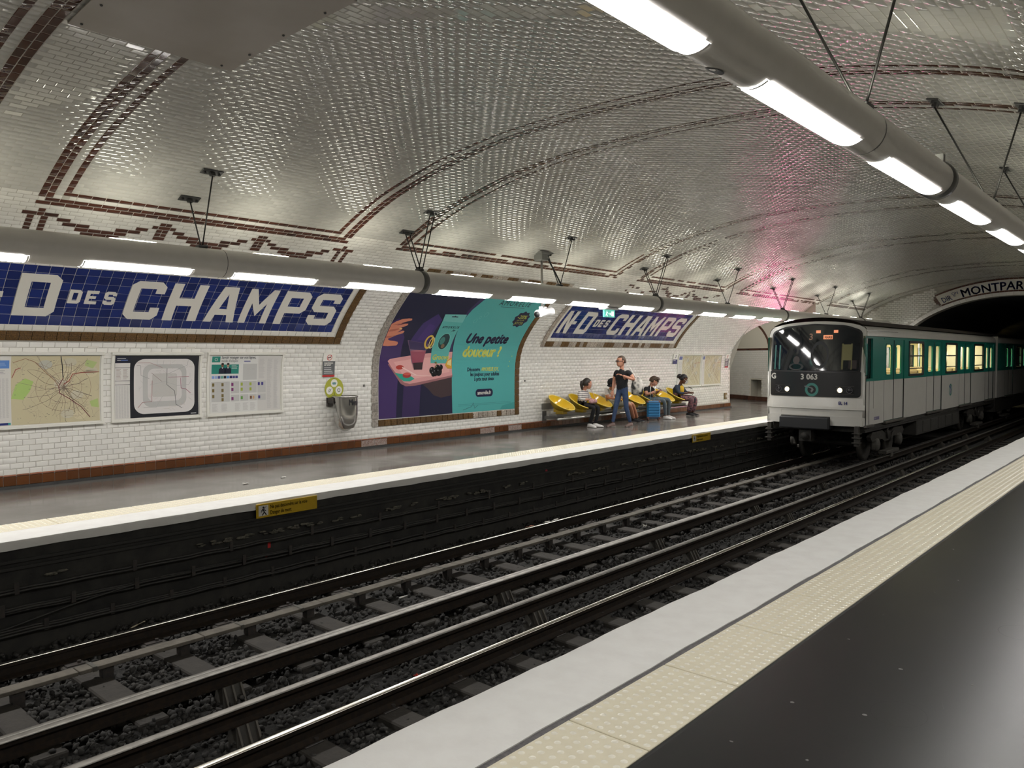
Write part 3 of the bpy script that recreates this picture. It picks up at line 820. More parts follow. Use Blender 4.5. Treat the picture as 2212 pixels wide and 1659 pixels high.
class Print:
    """flat print: coloured polygons laid on a surface through a mapping (u, v, offset) -> point"""
    def __init__(s, fmap, vcuts=None): s.map = fmap; s.items = []; s.cuts = vcuts
    def poly(s, col, loop, lay=1, holes=()):
        loops = [[Vector((x, y, 0)) for x, y in l] for l in [loop, *holes]]
        flat = [p for l in loops for p in l]
        tris = geometry.tessellate_polygon(loops)
        v = [(p.x, p.y) for p in flat]; f = []
        for t in tris:
            A = sum(v[t[i]][0]*v[t[(i+1) % 3]][1]-v[t[(i+1) % 3]][0]*v[t[i]][1] for i in range(3))
            if abs(A) > 1e-12: f.append(tuple(t) if A > 0 else tuple(t)[::-1])
        s.items.append((col, v, f, lay)); return s
    def rect(s, col, u0, v0, u1, v1, lay=1):
        s.items.append((col, [(u0, v0), (u1, v0), (u1, v1), (u0, v1)], [(0, 1, 2, 3)], lay)); return s
    def disc(s, col, u, v, r, lay=1, n=20, rv=None, rot=0.0):
        rv = rv or r; c, q = math.cos(rot), math.sin(rot)
        return s.poly(col, [(u+r*math.cos(6.28318*i/n)*c-rv*math.sin(6.28318*i/n)*q, v+r*math.cos(6.28318*i/n)*q+rv*math.sin(6.28318*i/n)*c) for i in range(n)], lay)
    def ring(s, col, u, v, r, w_, lay=1, n=24, rv=None, a0=0, a1=6.28318):
        rv = rv or r
        vs = []; 
        for i in range(n+1):
            a = a0+(a1-a0)*i/n
            vs += [(u+(r-w_)*math.cos(a), v+(rv-w_)*math.sin(a)), (u+r*math.cos(a), v+rv*math.sin(a))]
        s.items.append((col, vs, [(2*i, 2*i+1, 2*i+3, 2*i+2) for i in range(n)], lay)); return s
    def line(s, col, pts, w_, lay=1):
        for (a, c), (d, e) in zip(pts[:-1], pts[1:]):
            L_ = math.hypot(d-a, e-c)
            if L_ < 1e-6: continue
            nx, ny = -(e-c)/L_*w_/2, (d-a)/L_*w_/2
            ex, ey = (d-a)/L_*w_*.35, (e-c)/L_*w_*.35
            s.items.append((col, [(a-nx-ex, c-ny-ey), (d-nx+ex, e-ny+ey), (d+nx+ex, e+ny+ey), (a+nx-ex, c+ny-ey)], [(0, 1, 2, 3)], lay))
        return s
    def rrect(s, col, u0, v0, u1, v1, r, lay=1, n=5):
        pts = []
        for cx, cy, a in ((u1-r, v1-r, 0), (u0+r, v1-r, 90), (u0+r, v0+r, 180), (u1-r, v0+r, 270)):
            pts += [(cx+r*math.cos(R(a+90*i/n)), cy+r*math.sin(R(a+90*i/n))) for i in range(n+1)]
        return s.poly(col, pts, lay)
    def text(s, col, txt, u, v, size, lay=2, align='l', **kw):
        bd = kw.pop('bold', 0)
        vv, f, w_ = text2d(txt, size, **kw)
        o = {'l': 0, 'c': -w_/2, 'r': -w_}[align]
        for dx, dy in (((-bd, 0), (bd, 0), (0, bd), (0, -bd)) if bd else ((0, 0),)):
            s.items.append((col, [(x+u+o+dx, y+v+dy) for x, y in vv], f, lay))
        return s
    def bars(s, col, u0, v0, u1, v1, n, fill=.45, lay=2, rag=.3):
        h = (v1-v0)/n
        for i in range(n):
            e = u1-(u1-u0)*random.random()*rag
            s.rect(col, u0, v1-h*(i+.5)-h*fill/2, e, v1-h*(i+.5)+h*fill/2, lay)
        return s
    def build(s, name, m, parent=None, step=.0006, **kw):
        b = MB()
        for col, v, f, lay in s.items:
            b.col = col
            if s.cuts is not None and len(f):
                bm = bmesh.new(); vv = [bm.verts.new((x, y, 0)) for x, y in v]
                for q in f:
                    try: bm.faces.new([vv[i] for i in q])
                    except ValueError: pass
                lo = min(p[1] for p in v); hi = max(p[1] for p in v)
                for c in s.cuts:
                    if lo < c < hi:
                        bmesh.ops.bisect_plane(bm, geom=bm.verts[:]+bm.edges[:]+bm.faces[:], plane_co=(0, c, 0), plane_no=(0, 1, 0))
                bm.verts.index_update()
                v = [(p.co.x, p.co.y) for p in bm.verts]; f = [tuple(p.index for p in q.verts) for q in bm.faces]
                f = [q if sum(v[q[i]][0]*v[q[(i+1) % len(q)]][1]-v[q[(i+1) % len(q)]][0]*v[q[i]][1] for i in range(len(q))) > 0 else q[::-1] for q in f]
                bm.free()
            # one copy of each vertex per item; winding is set so that +u x +v faces the viewer
            b.add([s.map(x, y, step*lay) for x, y in v], f)
        o = b.build(name, m, parent, **kw)
        return o
BLK = (.012, .012, .016); WHT = (.72, .71, .66)
# words on the direction sign
def darc(u, v, off):
    # u metres along the arc from the left end at mid height, v up from mid height
    rx, rz = TA+.36+v, TB+.36+v
    # arc length -> angle, stepped
    a = np.interp(u, ARC_S, ARC_A)
    return (XC+rx*math.cos(a), YEND-.022-off, TZ+rz*math.sin(a))
_aa = np.linspace(tl, tr, 200); _pp = np.array([(XC+(TA+.36)*math.cos(a), TZ+(TB+.36)*math.sin(a)) for a in _aa])
ARC_S = np.concatenate([[0], np.cumsum(np.linalg.norm(np.diff(_pp, axis=0), axis=1))]); ARC_A = _aa
NAVY = (.02, .035, .16)
p = Print(darc)
p.text(NAVY, 'DIR', .10, -.13, .30, bold=.004, xs=.72); p.text(NAVY, 'ON', .50, .03, .15, bold=.003, xs=.9); p.text(NAVY, '=', .52, -.06, .15, bold=.003)
p.text(NAVY, 'MONTPARNASSE', .78, -.15, .42, bold=.010, sp=1.02)
p.build('lettering', M_gprint, dsg)
# running tunnel beyond
b = MB(); M_tun = mat('tunnel_soot', (.012, .012, .012), .9)
rings = [[(XC+TA*1.02*math.cos(t), y, TZ+TB*1.02*math.sin(t)) for t in np.linspace(0, math.pi, 25)] for y in (YEND+.2, 62)]
b.loft(rings, cap=False, closed=False)
b.box((XC-TA-.3, YEND+.2, -1.4), (XC-TA, 62, TZ+.02)); b.box((XC+TA, YEND+.2, -1.4), (XC+TA+.3, 62, TZ+.02)); b.box((XC-TA-.5, 62, -1.4), (XC+TA+.5, 62.2, 4.5))
o = b.build('wall_tunnel', M_tun); o['kind'] = 'structure'
# passage behind the end of the far wall: oblique back wall with arched band
PA, PB = Vector((-14.26, 29.63, 0)), Vector((-12.21, 28.43, 0)); PD = (PB-PA).normalized(); PN = Vector((PD.y, -PD.x, 0))
if PN.y > 0: PN = -PN
def pw(u, z, off=0): q = PA+PD*u+PN*off; return (q.x, q.y, z)
b = MB(); U0, U1 = -3.0, 5.0
def wallrect(b, u0, z0, u1, z1, off=0): b.add([pw(u0, z0, off), pw(u1, z0, off), pw(u1, z1, off), pw(u0, z1, off)], [(0, 1, 2, 3)])
NX0, NX1, NZ0, NZ1 = 1.36, 2.03, .15, .80     # niche
wallrect(b, U0, 0, NX0, 4.6); wallrect(b, NX1, 0, U1, 4.6); wallrect(b, NX0, NZ1, NX1, 4.6); wallrect(b, NX0, 0, NX1, NZ0)
back = b.build('wall_passage', mat('cream_plaster', (.60, .57, .49), .5)); back['kind'] = 'structure'
b = MB()
for q in (((NX0, NZ0), (NX1, NZ0)), ((NX1, NZ0), (NX1, NZ1)), ((NX1, NZ1), (NX0, NZ1)), ((NX0, NZ1), (NX0, NZ0))):
    b.add([pw(q[0][0], q[0][1], 0), pw(q[1][0], q[1][1], 0), pw(q[1][0], q[1][1], -.3), pw(q[0][0], q[0][1], -.3)], [(0, 1, 2, 3)])
wallrect(b, NX0, NZ0, NX1, NZ1, -.3)
b.build('niche', mat('niche_render', (.40, .38, .33), .7), back)
Mb = Matrix(((PD.x, -PN.x, 0, PA.x), (PD.y, -PN.y, 0, PA.y), (0, 0, 1, 0), (0, 0, 0, 1)))
z = .20; rr_ = 0; cnt = 0
m_bt = MB().box((-.0745, -.008, -.0355), (.0745, .004, .0355), bev=.006).mesh('tile', M_tile_w)
far_t = MB()
while z < 1.92:
    u = -.9+(TP/2 if rr_ % 2 else 0)
    while u < 3.4:
        if not (NX0-.05 < u < NX1+.05 and NZ0-.03 < z < NZ1+.03):
            if cnt < 290 and u < 2.6:
                o = bpy.data.objects.new('tile', m_bt); COL.objects.link(o); o.matrix_world = Mb @ Matrix.Translation((u, -.004, z)); o.parent = back; cnt += 1
            else: far_t.box((u-.0745, -.012, z-.0355), (u+.0745, 0, z+.0355), Mb, bev=.006)
        u += TP
    z += .0767; rr_ += 1
o = far_t.build('passage_tiling', M_tile_w, back); o['kind'] = 'stuff'
for i in range(20):
    b = MB(); b.box((-.6+i*TP, -.018, 1.93), (-.6+(i+1)*TP-.003, 0, 2.01), Mb, bev=.004); b.build('border_tile', M_tile_b, back)
for i in range(26):
    b = MB(); b.box((-.8+i*TP, -.02, 0), (-.8+(i+1)*TP-.004, 0, .155), Mb, bev=.004); b.build('skirting_tile', M_tile_b, back)
# curved brown band rising from the right end of the border
arcp = [(2.42, 1.95), (2.41, 2.13), (2.33, 2.34), (2.2, 2.50), (2.03, 2.67), (1.85, 2.80), (1.6, 2.95), (1.3, 3.08), (.9, 3.2)]
for (u0, z0), (u1, z1) in zip(arcp[:-1], arcp[1:]):
    L_ = math.hypot(u1-u0, z1-z0); nx, nz = (z1-z0)/L_*.085, -(u1-u0)/L_*.085
    b = MB(); vs = [(u0, -.018, z0), (u1, -.018, z1), (u1+nx, -.018, z1+nz), (u0+nx, -.018, z0+nz)]
    vs = [Mb @ Vector(v) for v in vs]+[Mb @ Vector((v[0], 0, v[2])) for v in vs]
    b.add(vs, [(0, 1, 2, 3), (7, 6, 5, 4), (0, 4, 5, 1), (1, 5, 6, 2), (2, 6, 7, 3), (3, 7, 4, 0)]); b.build('band_tile', M_tile_b, back)
# closure of the passage and the lining return
b = MB(); b.box((-16.6, 20.0, -.2), (-16.4, 31.5, 4.6)); b.box((-16.5, 31.3, -.2), (-11.8, 31.5, 4.6)) ; b.box((-16.5, 19.9, -.2), (-11.8, 20.1, 4.6)); b.box((-16.5, 20, 4.55), (-10.6, 31.4, 4.65)); b.box((-11.9, 28.45, -.2), (-11.76, 31.5, 4.6))
o = b.build('wall_passage_side', M_plainwhite); o['kind'] = 'structure'
b = MB(); b.box((-12.3, 24.30, 0), (-11.752, 24.36, 2.3)); o = b.build('wall_left_end', M_plainwhite); o['kind'] = 'structure'

pl_ = thing('passage_light', 'lit strip lamp on the ceiling of the side passage', 'lamp', (-13.6, 26.2, 4.35))
b = MB(); b.box((-1.2, -.12, -.05), (1.2, .12, 0)); b.build('diffuser', mat('passage_lamp', (.8, .8, .8), .4, emit=((1, .97, .88), 22.0)), pl_)
b = MB(); b.box((-1.25, -.15, 0), (1.25, .15, .12)); b.build('housing', M_plainwhite, pl_)

# ================================================================ light tubes
M_diff = mat('lit_diffuser', (.8, .8, .8), .4, emit=((1.0, .97, .935), LAMP))
M_up = mat('lit_uplight', (.8, .8, .8), .4, emit=((1.0, .97, .80), UPLAMP))
M_dcap = mat('diffuser_end', (.75, .75, .72), .35)
TR = .175
def tube_run(name, label, X, Z, y0, y1, lamps, ups, collars, tgl, seams, rot, TR=.175, half=.85):
    """grey tube with lit diffusers set flush in its underside"""
    t = thing(name, label, 'light tube', (X, 0, Z))
    ang = [-math.pi/2+rot-half+2*half*k/10 for k in range(11)]
    rest = [ang[-1]+(2*math.pi-2*half)*k/26 for k in range(1, 26)]
    full = ang+rest
    def P_(a, y, r=TR): return (r*math.cos(a), y, r*math.sin(a))
    b = MB(); b.smooth = True
    cuts = sorted([y0, y1]+[q for l in lamps for q in l])
    upw = [(a, c) for a, c in ups]
    ua0, ua1 = math.pi/2+tgl-.42, math.pi/2+tgl+.42
    for a, c in zip(cuts[:-1], cuts[1:]):
        if c-a < 1e-4: continue
        lit = any(abs(a-l[0]) < 1e-4 for l in lamps)
        loop = full if not lit else [ang[-1]]+rest+[ang[0]+2*math.pi]
        k = len(loop)
        ydiv = [a, c]
        vs = [P_(q, y) for y in ydiv for q in loop]
        nn = k if not lit else k-1
        b.add(vs, [(j, (j+1) % k, k+(j+1) % k, k+j) for j in range(nn)])
        if lit:
            b.smooth = False
            for yy in (a, c): b.add([P_(q, yy) for q in ang]+[P_(q, yy, TR-.03) for q in ang], [(j, j+1, 11+j+1, 11+j) for j in range(10)])
            b.smooth = True
    b.add([P_(q, y1) for q in full], [tuple(range(len(full)))]); b.add([P_(q, y0) for q in full], [tuple(range(len(full)))[::-1]])
    body = b.build('body', M_tube, t)
    for a, c in lamps:
        b = MB(); b.smooth = True
        ys = [a+.02, a+.05, c-.05, c-.02]
        rs = [TR-.03, TR+.004, TR+.004, TR-.03]
        vs = [P_(q, y, r) for y, r in zip(ys, rs) for q in ang]
        b.add(vs, [(i*11+j, i*11+j+1, (i+1)*11+j+1, (i+1)*11+j) for i in range(3) for j in range(10)])
        d = b.build('diffuser', M_diff, t)
        b = MB(); b.smooth = True
        for yy in (a+.003, c-.02):
            vs = [P_(q, y, TR+.006) for y in (yy, yy+.017) for q in ang]
            b.add(vs, [(j, j+1, 12+j, 11+j) for j in range(10)])
        b.build('end_ring', M_dcap, d)
    for a, c in ups:
        b = MB(); b.smooth = True
        qs = [ua0+(ua1-ua0)*k/8 for k in range(9)]
        vs = [P_(q, y, r) for y, r in ((a, TR-.002), (a+.05, TR+.006), (c-.05, TR+.006), (c, TR-.002)) for q in qs]
        b.add(vs, [(i*9+j, i*9+j+1, (i+1)*9+j+1, (i+1)*9+j) for i in range(3) for j in range(8)])
        b.build('uplight', M_up, t)
    for y in collars:
        b = MB(); b.smooth = True
        b.loft([[P_(q, yy, r) for q in full] for yy, r in ((y-.055, TR), (y-.05, TR+.012), (y+.05, TR+.012), (y+.055, TR))], cap=False)
        b.smooth = False
        b.box((-.05, y-.03, TR), (.05, y+.03, TR+.06))
        b.build('collar', mat('collar_metal', (.12, .12, .115), .4, metal=.5), t)
    for y in seams:
        b = MB(); b.smooth = True; b.loft([[P_(q, yy, TR+.0015) for q in full] for yy in (y-.004, y+.004)], cap=False); b.build('seam', M_steel, t)
    return t
PITCHL = 1.775
farlamps = [(8.66+PITCHL*k, 8.66+PITCHL*k+1.25) for k in range(-8, 14)]
farups = [(3.63+1.79*k, 3.63+1.79*k+.56) for k in range(-6, 16)]
ft = tube_run('light_tube', 'grey light tube hung over the far platform in front of the tiled sign', -9.3, 2.915, YB+.3, 33.0, farlamps, farups, [1.15, 8.35, 15.5, 22.7, 29.8], .24, [5.0], 0)
nearlamps = [(3.27+PITCHL*k, 3.27+PITCHL*k+1.27) for k in range(-6, 17)]
nearups = [(2.4+1.79*k, 2.4+1.79*k+.56) for k in range(-5, 17)]
nt_ = tube_run('light_tube', 'large grey light tube close overhead with glowing white diffusers', -1.49, 3.04, YB+.3, 33.0, nearlamps, nearups, [-.75, 6.45, 13.6, 20.8, 27.9], .17, [4.78], 0, .125, .58)
TR = .125
# dark oval opening between two diffusers of the near tube
b = MB(); b.smooth = False
a0 = -math.pi/2-.30; pts = []
for i in range(20):
    q = 2*math.pi*i/20; a = a0+.30*math.sin(q); y = 3.0+.05*math.cos(q)
    pts.append(((TR+.003)*math.cos(a), y, (TR+.003)*math.sin(a)))
b.add(pts, [tuple(range(20))]); b.build('dark_opening', mat('opening_black', (.02, .022, .028), .5), nt_)
# hangers
M_rod = mat('hanger_steel', (.06, .06, .058), .4, metal=.6)
def hanger(X, Zt, y, dxs, label, group, double=False):
    t = thing('lamp_hanger', label, 'hanger', (X, y, Zt), group=group)
    for dx in dxs:
        x = X+dx
        # find the lining point above x
        i = int(np.argmin(np.abs(PF[:, 0]-x)+(PF[:, 1] < 2.6)*10)); s = SL[i]
        s = float(np.interp(x, PF[:, 0], SL)) if False else s
        a_ = np.argsort(PF[:, 0]); m_ = PF[:, 1] > 2.5
        s = float(np.interp(x, PF[m_, 0], SL[m_]))
        q = von(y, s, .006); tt = vt(s); nn = Vector((tt[1], 0, -tt[0])); T3 = Vector((tt[0], 0, tt[1]))
        M_ = Matrix(((T3.x, 0, nn.x, q[0]-X), (0, 1, 0, 0), (T3.z, 0, nn.z, q[2]-Zt), (0, 0, 0, 1)))
        b = MB(); b.box((-.055, -.13, -.004), (.055, .13, .008), M_, bev=.003)
        for yy in (-.09, .09): b.box((-.012, yy-.01, .008), (.012, yy+.01, .035), M_)
        b.box((-.02, -.03, .008), (.02, .03, .05), M_)
        b.build('ceiling_plate', M_steel, t)
        e = (0.02*(1 if dx > 0 else -1), 0, .02)
        for yy in ((-.045, .045) if double else (0,)):
            st = M_ @ Vector((0, yy, .045))
            b = MB(); b.smooth = True; b.tube([st, Vector((e[0], yy*.9, e[2]))], .009, 6); b.build('rod', M_rod, t)
    b = MB(); b.box((-.05, -.06, -.005), (.05, .06, .03), bev=.008); b.build('saddle', M_steel, t)
    return t
k = 0
for y in [1.15, 4.75, 8.35, 11.95, 15.5, 19.1, 22.7, 26.3, 29.8]:
    hanger(-9.3, 2.915+.175, y, (.28, -.30), 'steel V hanger fixing the far light tube to the vault' if y not in (8.35, 15.5, 22.7, 29.8) else 'paired-rod V hanger at a collar of the far light tube', 'single hangers of the far tube' if y not in (8.35, 15.5, 22.7, 29.8) else 'double hangers of the far tube', y in (8.35, 15.5, 22.7, 29.8))
for y in [-2.4, 1.2, 4.75, 8.45, 12.1, 15.7, 19.3, 22.9, 26.5, 30.1]:
    hanger(-1.49, 3.04+.125, y, (-.48, .24), 'steel V hanger fixing the overhead near light tube to the vault', 'hangers of the near tube')
# grey plate screwed to the vault, upper left
SP0, SP1 = 7.53, 9.45
b = MB(); ss = np.linspace(SP0, SP1, 9)
for o_, f_ in ((.03, 1), (.022, -1)):
    vs = [von(y, s, o_) for s in ss for y in (2.42, 3.83)]
    b.add(vs, [(2*i, 2*i+1, 2*i+3, 2*i+2)[::f_] for i in range(8)])
for y in (2.42, 3.83):
    vs = [von(y, s, q) for s in ss for q in (.022, .03)]; b.add(vs, [(2*i, 2*i+1, 2*i+3, 2*i+2) for i in range(8)])
vs = [von(y, SP0, q) for y in (2.42, 3.83) for q in (.0, .03)]; b.add(vs, [(0, 1, 3, 2)])
pl = thing('cover_plate', 'plain pinkish grey metal plate screwed onto the vault over the tile bands', 'plate', (0, 0, 0))
b.build('sheet', mat('pinkish_grey_sheet', (.36, .32, .29), .5, noise=(1.6, (.31, .27, .23), .7)), pl)
for s, y in [(7.6, 2.5), (7.6, 3.7), (7.95, 3.78), (8.5, 3.78), (9.1, 3.78), (8.0, 2.5), (8.6, 2.5)]:
    b = MB(); q = von(y, s, .033); b.ball(q, .012, 6, 4); b.build('screw', M_steel, pl)
# ================================================================ tiled station-name signs
def wmap(off0=0.0): return lambda u, v, o: von(u, v, off0+o)
SC_CUTS = list(np.arange(.4, 3.6, .07))
def letter_poly(ch, w, h, t, c):
    q = t
    if ch == 'D': return [(0, 0), (w-c, 0), (w, c), (w, h-c), (w-c, h), (0, h)], [[(q, q), (q, h-q), (w-q, h-q), (w-q, q)]]
    if ch == 'C': return [(c, 0), (w-c, 0), (w, c), (w, .31*h), (w-q, .31*h), (w-q, q), (q, q), (q, h-q), (w-q, h-q), (w-q, .69*h), (w, .69*h), (w, h-c), (w-c, h), (c, h), (0, h-c), (0, c)], []
    if ch == 'H': return [(0, 0), (q, 0), (q, h/2-q/2), (w-q, h/2-q/2), (w-q, 0), (w, 0), (w, h), (w-q, h), (w-q, h/2+q/2), (q, h/2+q/2), (q, h), (0, h)], []
    if ch == 'A': return [(0, 0), (q, 0), (q*1.25, .2*h), (w-q*1.25, .2*h), (w-q, 0), (w, 0), (.74*w, h), (.26*w, h)], [[(q*1.5, .36*h), (.5*w, .80*h), (w-q*1.5, .36*h)]]
    if ch == 'M': return [(0, 0), (q, 0), (q, .58*h), (w/2, .2*h), (w-q, .58*h), (w-q, 0), (w, 0), (w, h), (w-q*.9, h), (w/2, .53*h), (q*.9, h), (0, h)], []
    if ch == 'P': return [(0, 0), (q, 0), (q, .33*h), (w-c, .33*h), (w, .33*h+c), (w, h-c), (w-c, h), (0, h)], [[(q, .33*h+q), (q, h-q), (w-q, h-q), (w-q, .33*h+q)]]
    if ch == 'S':
        m = h/2; a = q*.5
        return [(c, 0), (w-c, 0), (w, c), (w, m+a-c), (w-c, m+a), (q, m+a), (q, h-q), (w-q, h-q), (w-q, .70*h), (w, .70*h), (w, h-c), (w-c, h), (c, h), (0, h-c), (0, m-a+c), (c, m-a), (w-q, m-a), (w-q, q), (q, q), (q, .30*h), (0, .30*h), (0, c)], []
    if ch == 'N': return [(0, 0), (q, 0), (q, .62*h), (w-q, 0), (w, 0), (w, h), (w-q, h), (w-q, .38*h), (q, h), (0, h)], []
    if ch == 'E': return [(0, 0), (w, 0), (w, q), (q, q), (q, h/2-q*.45), (w*.85, h/2-q*.45), (w*.85, h/2+q*.45), (q, h/2+q*.45), (q, h-q), (w, h-q), (w, h), (0, h)], []
    if ch == '-': return [(0, 0), (w, 0), (w, h), (0, h)], []
LAY = [('N', .08, .39, 0, .69, .125), ('-', .49, .12, .28, .09, .1), ('D', .755, .48, 0, .69, .13), ('D', 1.36, .155, .23, .23, .048), ('E', 1.57, .15, .23, .23, .048), ('S', 1.80, .155, .23, .23, .048),
       ('C', 2.11, .48, 0, .69, .13), ('H', 2.68, .51, 0, .69, .14), ('A', 3.31, .49, 0, .69, .12), ('M', 3.88, .49, 0, .69, .115), ('P', 4.50, .50, 0, .69, .135), ('S', 5.10, .51, 0, .69, .135)]
def solid_on_wall(name, outer, holes, y0, s0, top, bot, m, parent, mx=1.0):
    loops = [[Vector((x*mx, y, 0)) for x, y in l] for l in [outer, *holes]]
    flat = [p for l in loops for p in l]
    bm = bmesh.new(); vv = [bm.verts.new(p) for p in flat]
    for t in geometry.tessellate_polygon(loops):
        try: bm.faces.new([vv[i] for i in t])
        except ValueError: pass
    hi = max(p.y for p in flat)
    for c in np.arange(.06, hi, .06): bmesh.ops.bisect_plane(bm, geom=bm.verts[:]+bm.edges[:]+bm.faces[:], plane_co=(0, c, 0), plane_no=(0, 1, 0))
    bmesh.ops.recalc_face_normals(bm, faces=bm.faces)
    bm.verts.index_update()
    b = MB(); V2 = [(p.co.x, p.co.y) for p in bm.verts]; n = len(V2)
    vs = [von(y0+x, s0+y, top) for x, y in V2]+[von(y0+x, s0+y, bot) for x, y in V2]
    fs = []
    for q in bm.faces:
        f = tuple(p.index for p in q.verts)
        A = sum(V2[f[i]][0]*V2[f[(i+1) % len(f)]][1]-V2[f[(i+1) % len(f)]][0]*V2[f[i]][1] for i in range(len(f)))
        fs.append(f if A > 0 else f[::-1])
    for e in bm.edges:
        if len(e.link_faces) == 1:
            i, j = e.verts[0].index, e.verts[1].index; fs.append((i, j, n+j, n+i))
    bm.free(); b.add(vs, fs)
    return b.build(name, m, parent)
def wtile(b, y0, y1, s0, s1, off, rise, inset, g=.002):
    sc = np.array([(s0+s1)/2]); V_ = frame_tiles(sc, np.array([(y0+y1)/2]), np.array([(s1-s0)/2-g]), np.array([(y1-y0)/2-g]), np.array([random.gauss(0, .004)]), np.array([random.gauss(0, .004)]), off, rise, inset)[0]
    return b.add([tuple(p) for p in V_], [tuple(f) for f in QF.tolist()])
BROWS = [2.225, 2.38, 2.52, 2.66, 2.80, 2.94, 3.08, 3.20]
M_rubbed = mat('whitened_relief_tile', (.42, .38, .33), .4, noise=(30, (.14, .09, .06), .8), bump=(70, .6), ovar=.25)
def name_sign(label, y0, ncol, f0, f1, worn):
    t = thing('station_name_sign', label, 'sign', (0, 0, 0))
    cw = .1505; y1 = y0+ncol*cw
    b = MB()                                  # pale grout bed
    ss = np.linspace(1.975, 3.42, 24); vs = [von(y, s, .001) for s in ss for y in (f0, f1)]
    b.add(vs, [(2*i, 2*i+1, 2*i+3, 2*i+2) for i in range(23)]); b.build('bed', mat('sign_joint', (.50, .49, .45), .7), t)
    for r in range(7):
        for c in range(ncol):
            b = MB(); wtile(b, y0+c*cw, y0+(c+1)*cw, BROWS[r], BROWS[r+1], .003, .003, .003); b.build('tile', M_tile_blue, t)
    # cream border strips
    n = int((y1-y0)/.1535)
    for s0, s1 in ((2.135, 2.222), (3.203, 3.262)):
        for i in range(n):
            w_ = (y1-y0+.18)/n; b = MB(); wtile(b, y0-.09+i*w_, y0-.09+(i+1)*w_, s0, s1, .003, .006, .004); b.build('cream_tile', M_cream, t)
    for ya, yb in ((y0-.09, y0-.003), (y1+.003, y1+.09)):
        for r in range(7): b = MB(); wtile(b, ya, yb, BROWS[r], BROWS[r+1], .003, .006, .004); b.build('cream_tile', M_cream, t)
    # ochre relief frame
    def fr(ya, yb, s0, s1, m, sub=True):
        b = MB(); wtile(b, ya, yb, s0, s1, .004, .014, .004, .001); o = b.build('frame_tile', m, t)
        if sub:     # raised laurel leaves on the tile
            q = MB(); q.smooth = True; hor = (yb-ya) > .12
            for k in range(5):
                for sg in (-1, 1):
                    if hor: y = ya+(yb-ya)*(k+.5)/5; s = (s0+s1)/2+sg*.018
                    else: y = (ya+yb)/2+sg*.02; s = s0+(s1-s0)*(k+.5)/5
                    cpt = Vector(von(y, s, .021)); T_ = vt(s)
                    dY = .020 if hor else .010; dS = .009 if hor else .016
                    q.add([von(y-dY, s, .019), von(y, s-dS, .019), von(y+dY, s+sg*.003, .019), von(y, s+dS, .019), von(y, s, .027)], [(0, 1, 4), (1, 2, 4), (2, 3, 4), (3, 0, 4)])
            q.build('relief', m, o)
        return o
    nf = round((f1-f0-.30)/.1515); wf = (f1-f0-.30)/nf
    for i in range(nf):
        ya = f0+.15+i*wf; m_ = M_rubbed if worn and random.random() < .45 else M_ochre
        fr(ya, ya+wf, 1.99, 2.13, m_, ya < 9.5)
        fr(ya, ya+wf, 3.266, 3.40, M_ochre, False)
    for ya, side in ((f0, 0), (f1-.14, 1)):
        ns = 10
        for i in range(ns):
            s0 = 1.99+(3.40-1.99)*i/ns; s1 = 1.99+(3.40-1.99)*(i+1)/ns
            fr(ya, ya+.14, s0, s1, M_rubbed if (worn and side == 0) else M_ochre, ya < 9.5)
    k = ncol*cw/5.72
    for ch, x, w_, yo, h, st in LAY:
        o, hs_ = letter_poly(ch, w_, h, st, st*.62)
        solid_on_wall('letter', o, hs_, y0+x*k, 2.372+yo, .0125, .004, M_cream, t, k)
    return t
name_sign('large blue tiled name sign in ochre frame, left end of the wall over the maps', 2.51, 38, 2.20, 8.49, False)
name_sign('blue tiled name sign with worn brown frame above the yellow seats', 14.42, 38, 14.18, 20.5, True)
# small older sign between the poster and the vault band
t = thing('small_name_sign', 'narrow weathered tiled name sign peeping out above the light tube', 'sign')
b = MB(); ss = np.linspace(3.42, 3.86, 8); b.add([von(y, s, .001) for s in ss for y in (9.5, 13.82)], [(2*i, 2*i+1, 2*i+3, 2*i+2) for i in range(7)]); b.build('bed', mat('sign_joint'), t)
for i in range(28):
    w_ = 4.3/28; b = MB(); wtile(b, 9.5+i*w_, 9.5+(i+1)*w_, 3.735, 3.86, .003, .012, .008); b.build('frame_tile', M_rubbed if random.random() < .45 else M_ochre, t)
for ya in (9.52, 13.66):
    for i in range(3): b = MB(); wtile(b, ya, ya+.15, 3.42+i*.105, 3.42+(i+1)*.105, .003, .012, .008); b.build('frame_tile', M_rubbed if ya < 10 or i == 1 else M_ochre, t)
for r in range(2):
    for c in range(25):
        ya = 9.83+c*.1506; m_ = M_tile_w if (random.random() < (.2 if 2 < c < 21 else .75)) else M_tile_blue
        b = MB(); wtile(b, ya, ya+.15, 3.735-.155*(r+1), 3.735-.155*r, .003, .003, .003); b.build('tile', m_, t)
x = 10.55
for ch, w_, h, dy in (('N', .20, .33, .0), ('D', .21, .33, .33), ('C', .2, .33, .80), ('H', .2, .33, 1.05), ('A', .2, .33, 1.30), ('M', .22, .33, 1.55), ('P', .2, .33, 1.82), ('S', .2, .33, 2.06)):
    o, hs_ = letter_poly(ch, w_, h-.0, .055, .03); solid_on_wall('letter', o, hs_, x+dy, 3.665-h, .012, .004, M_cream, t)

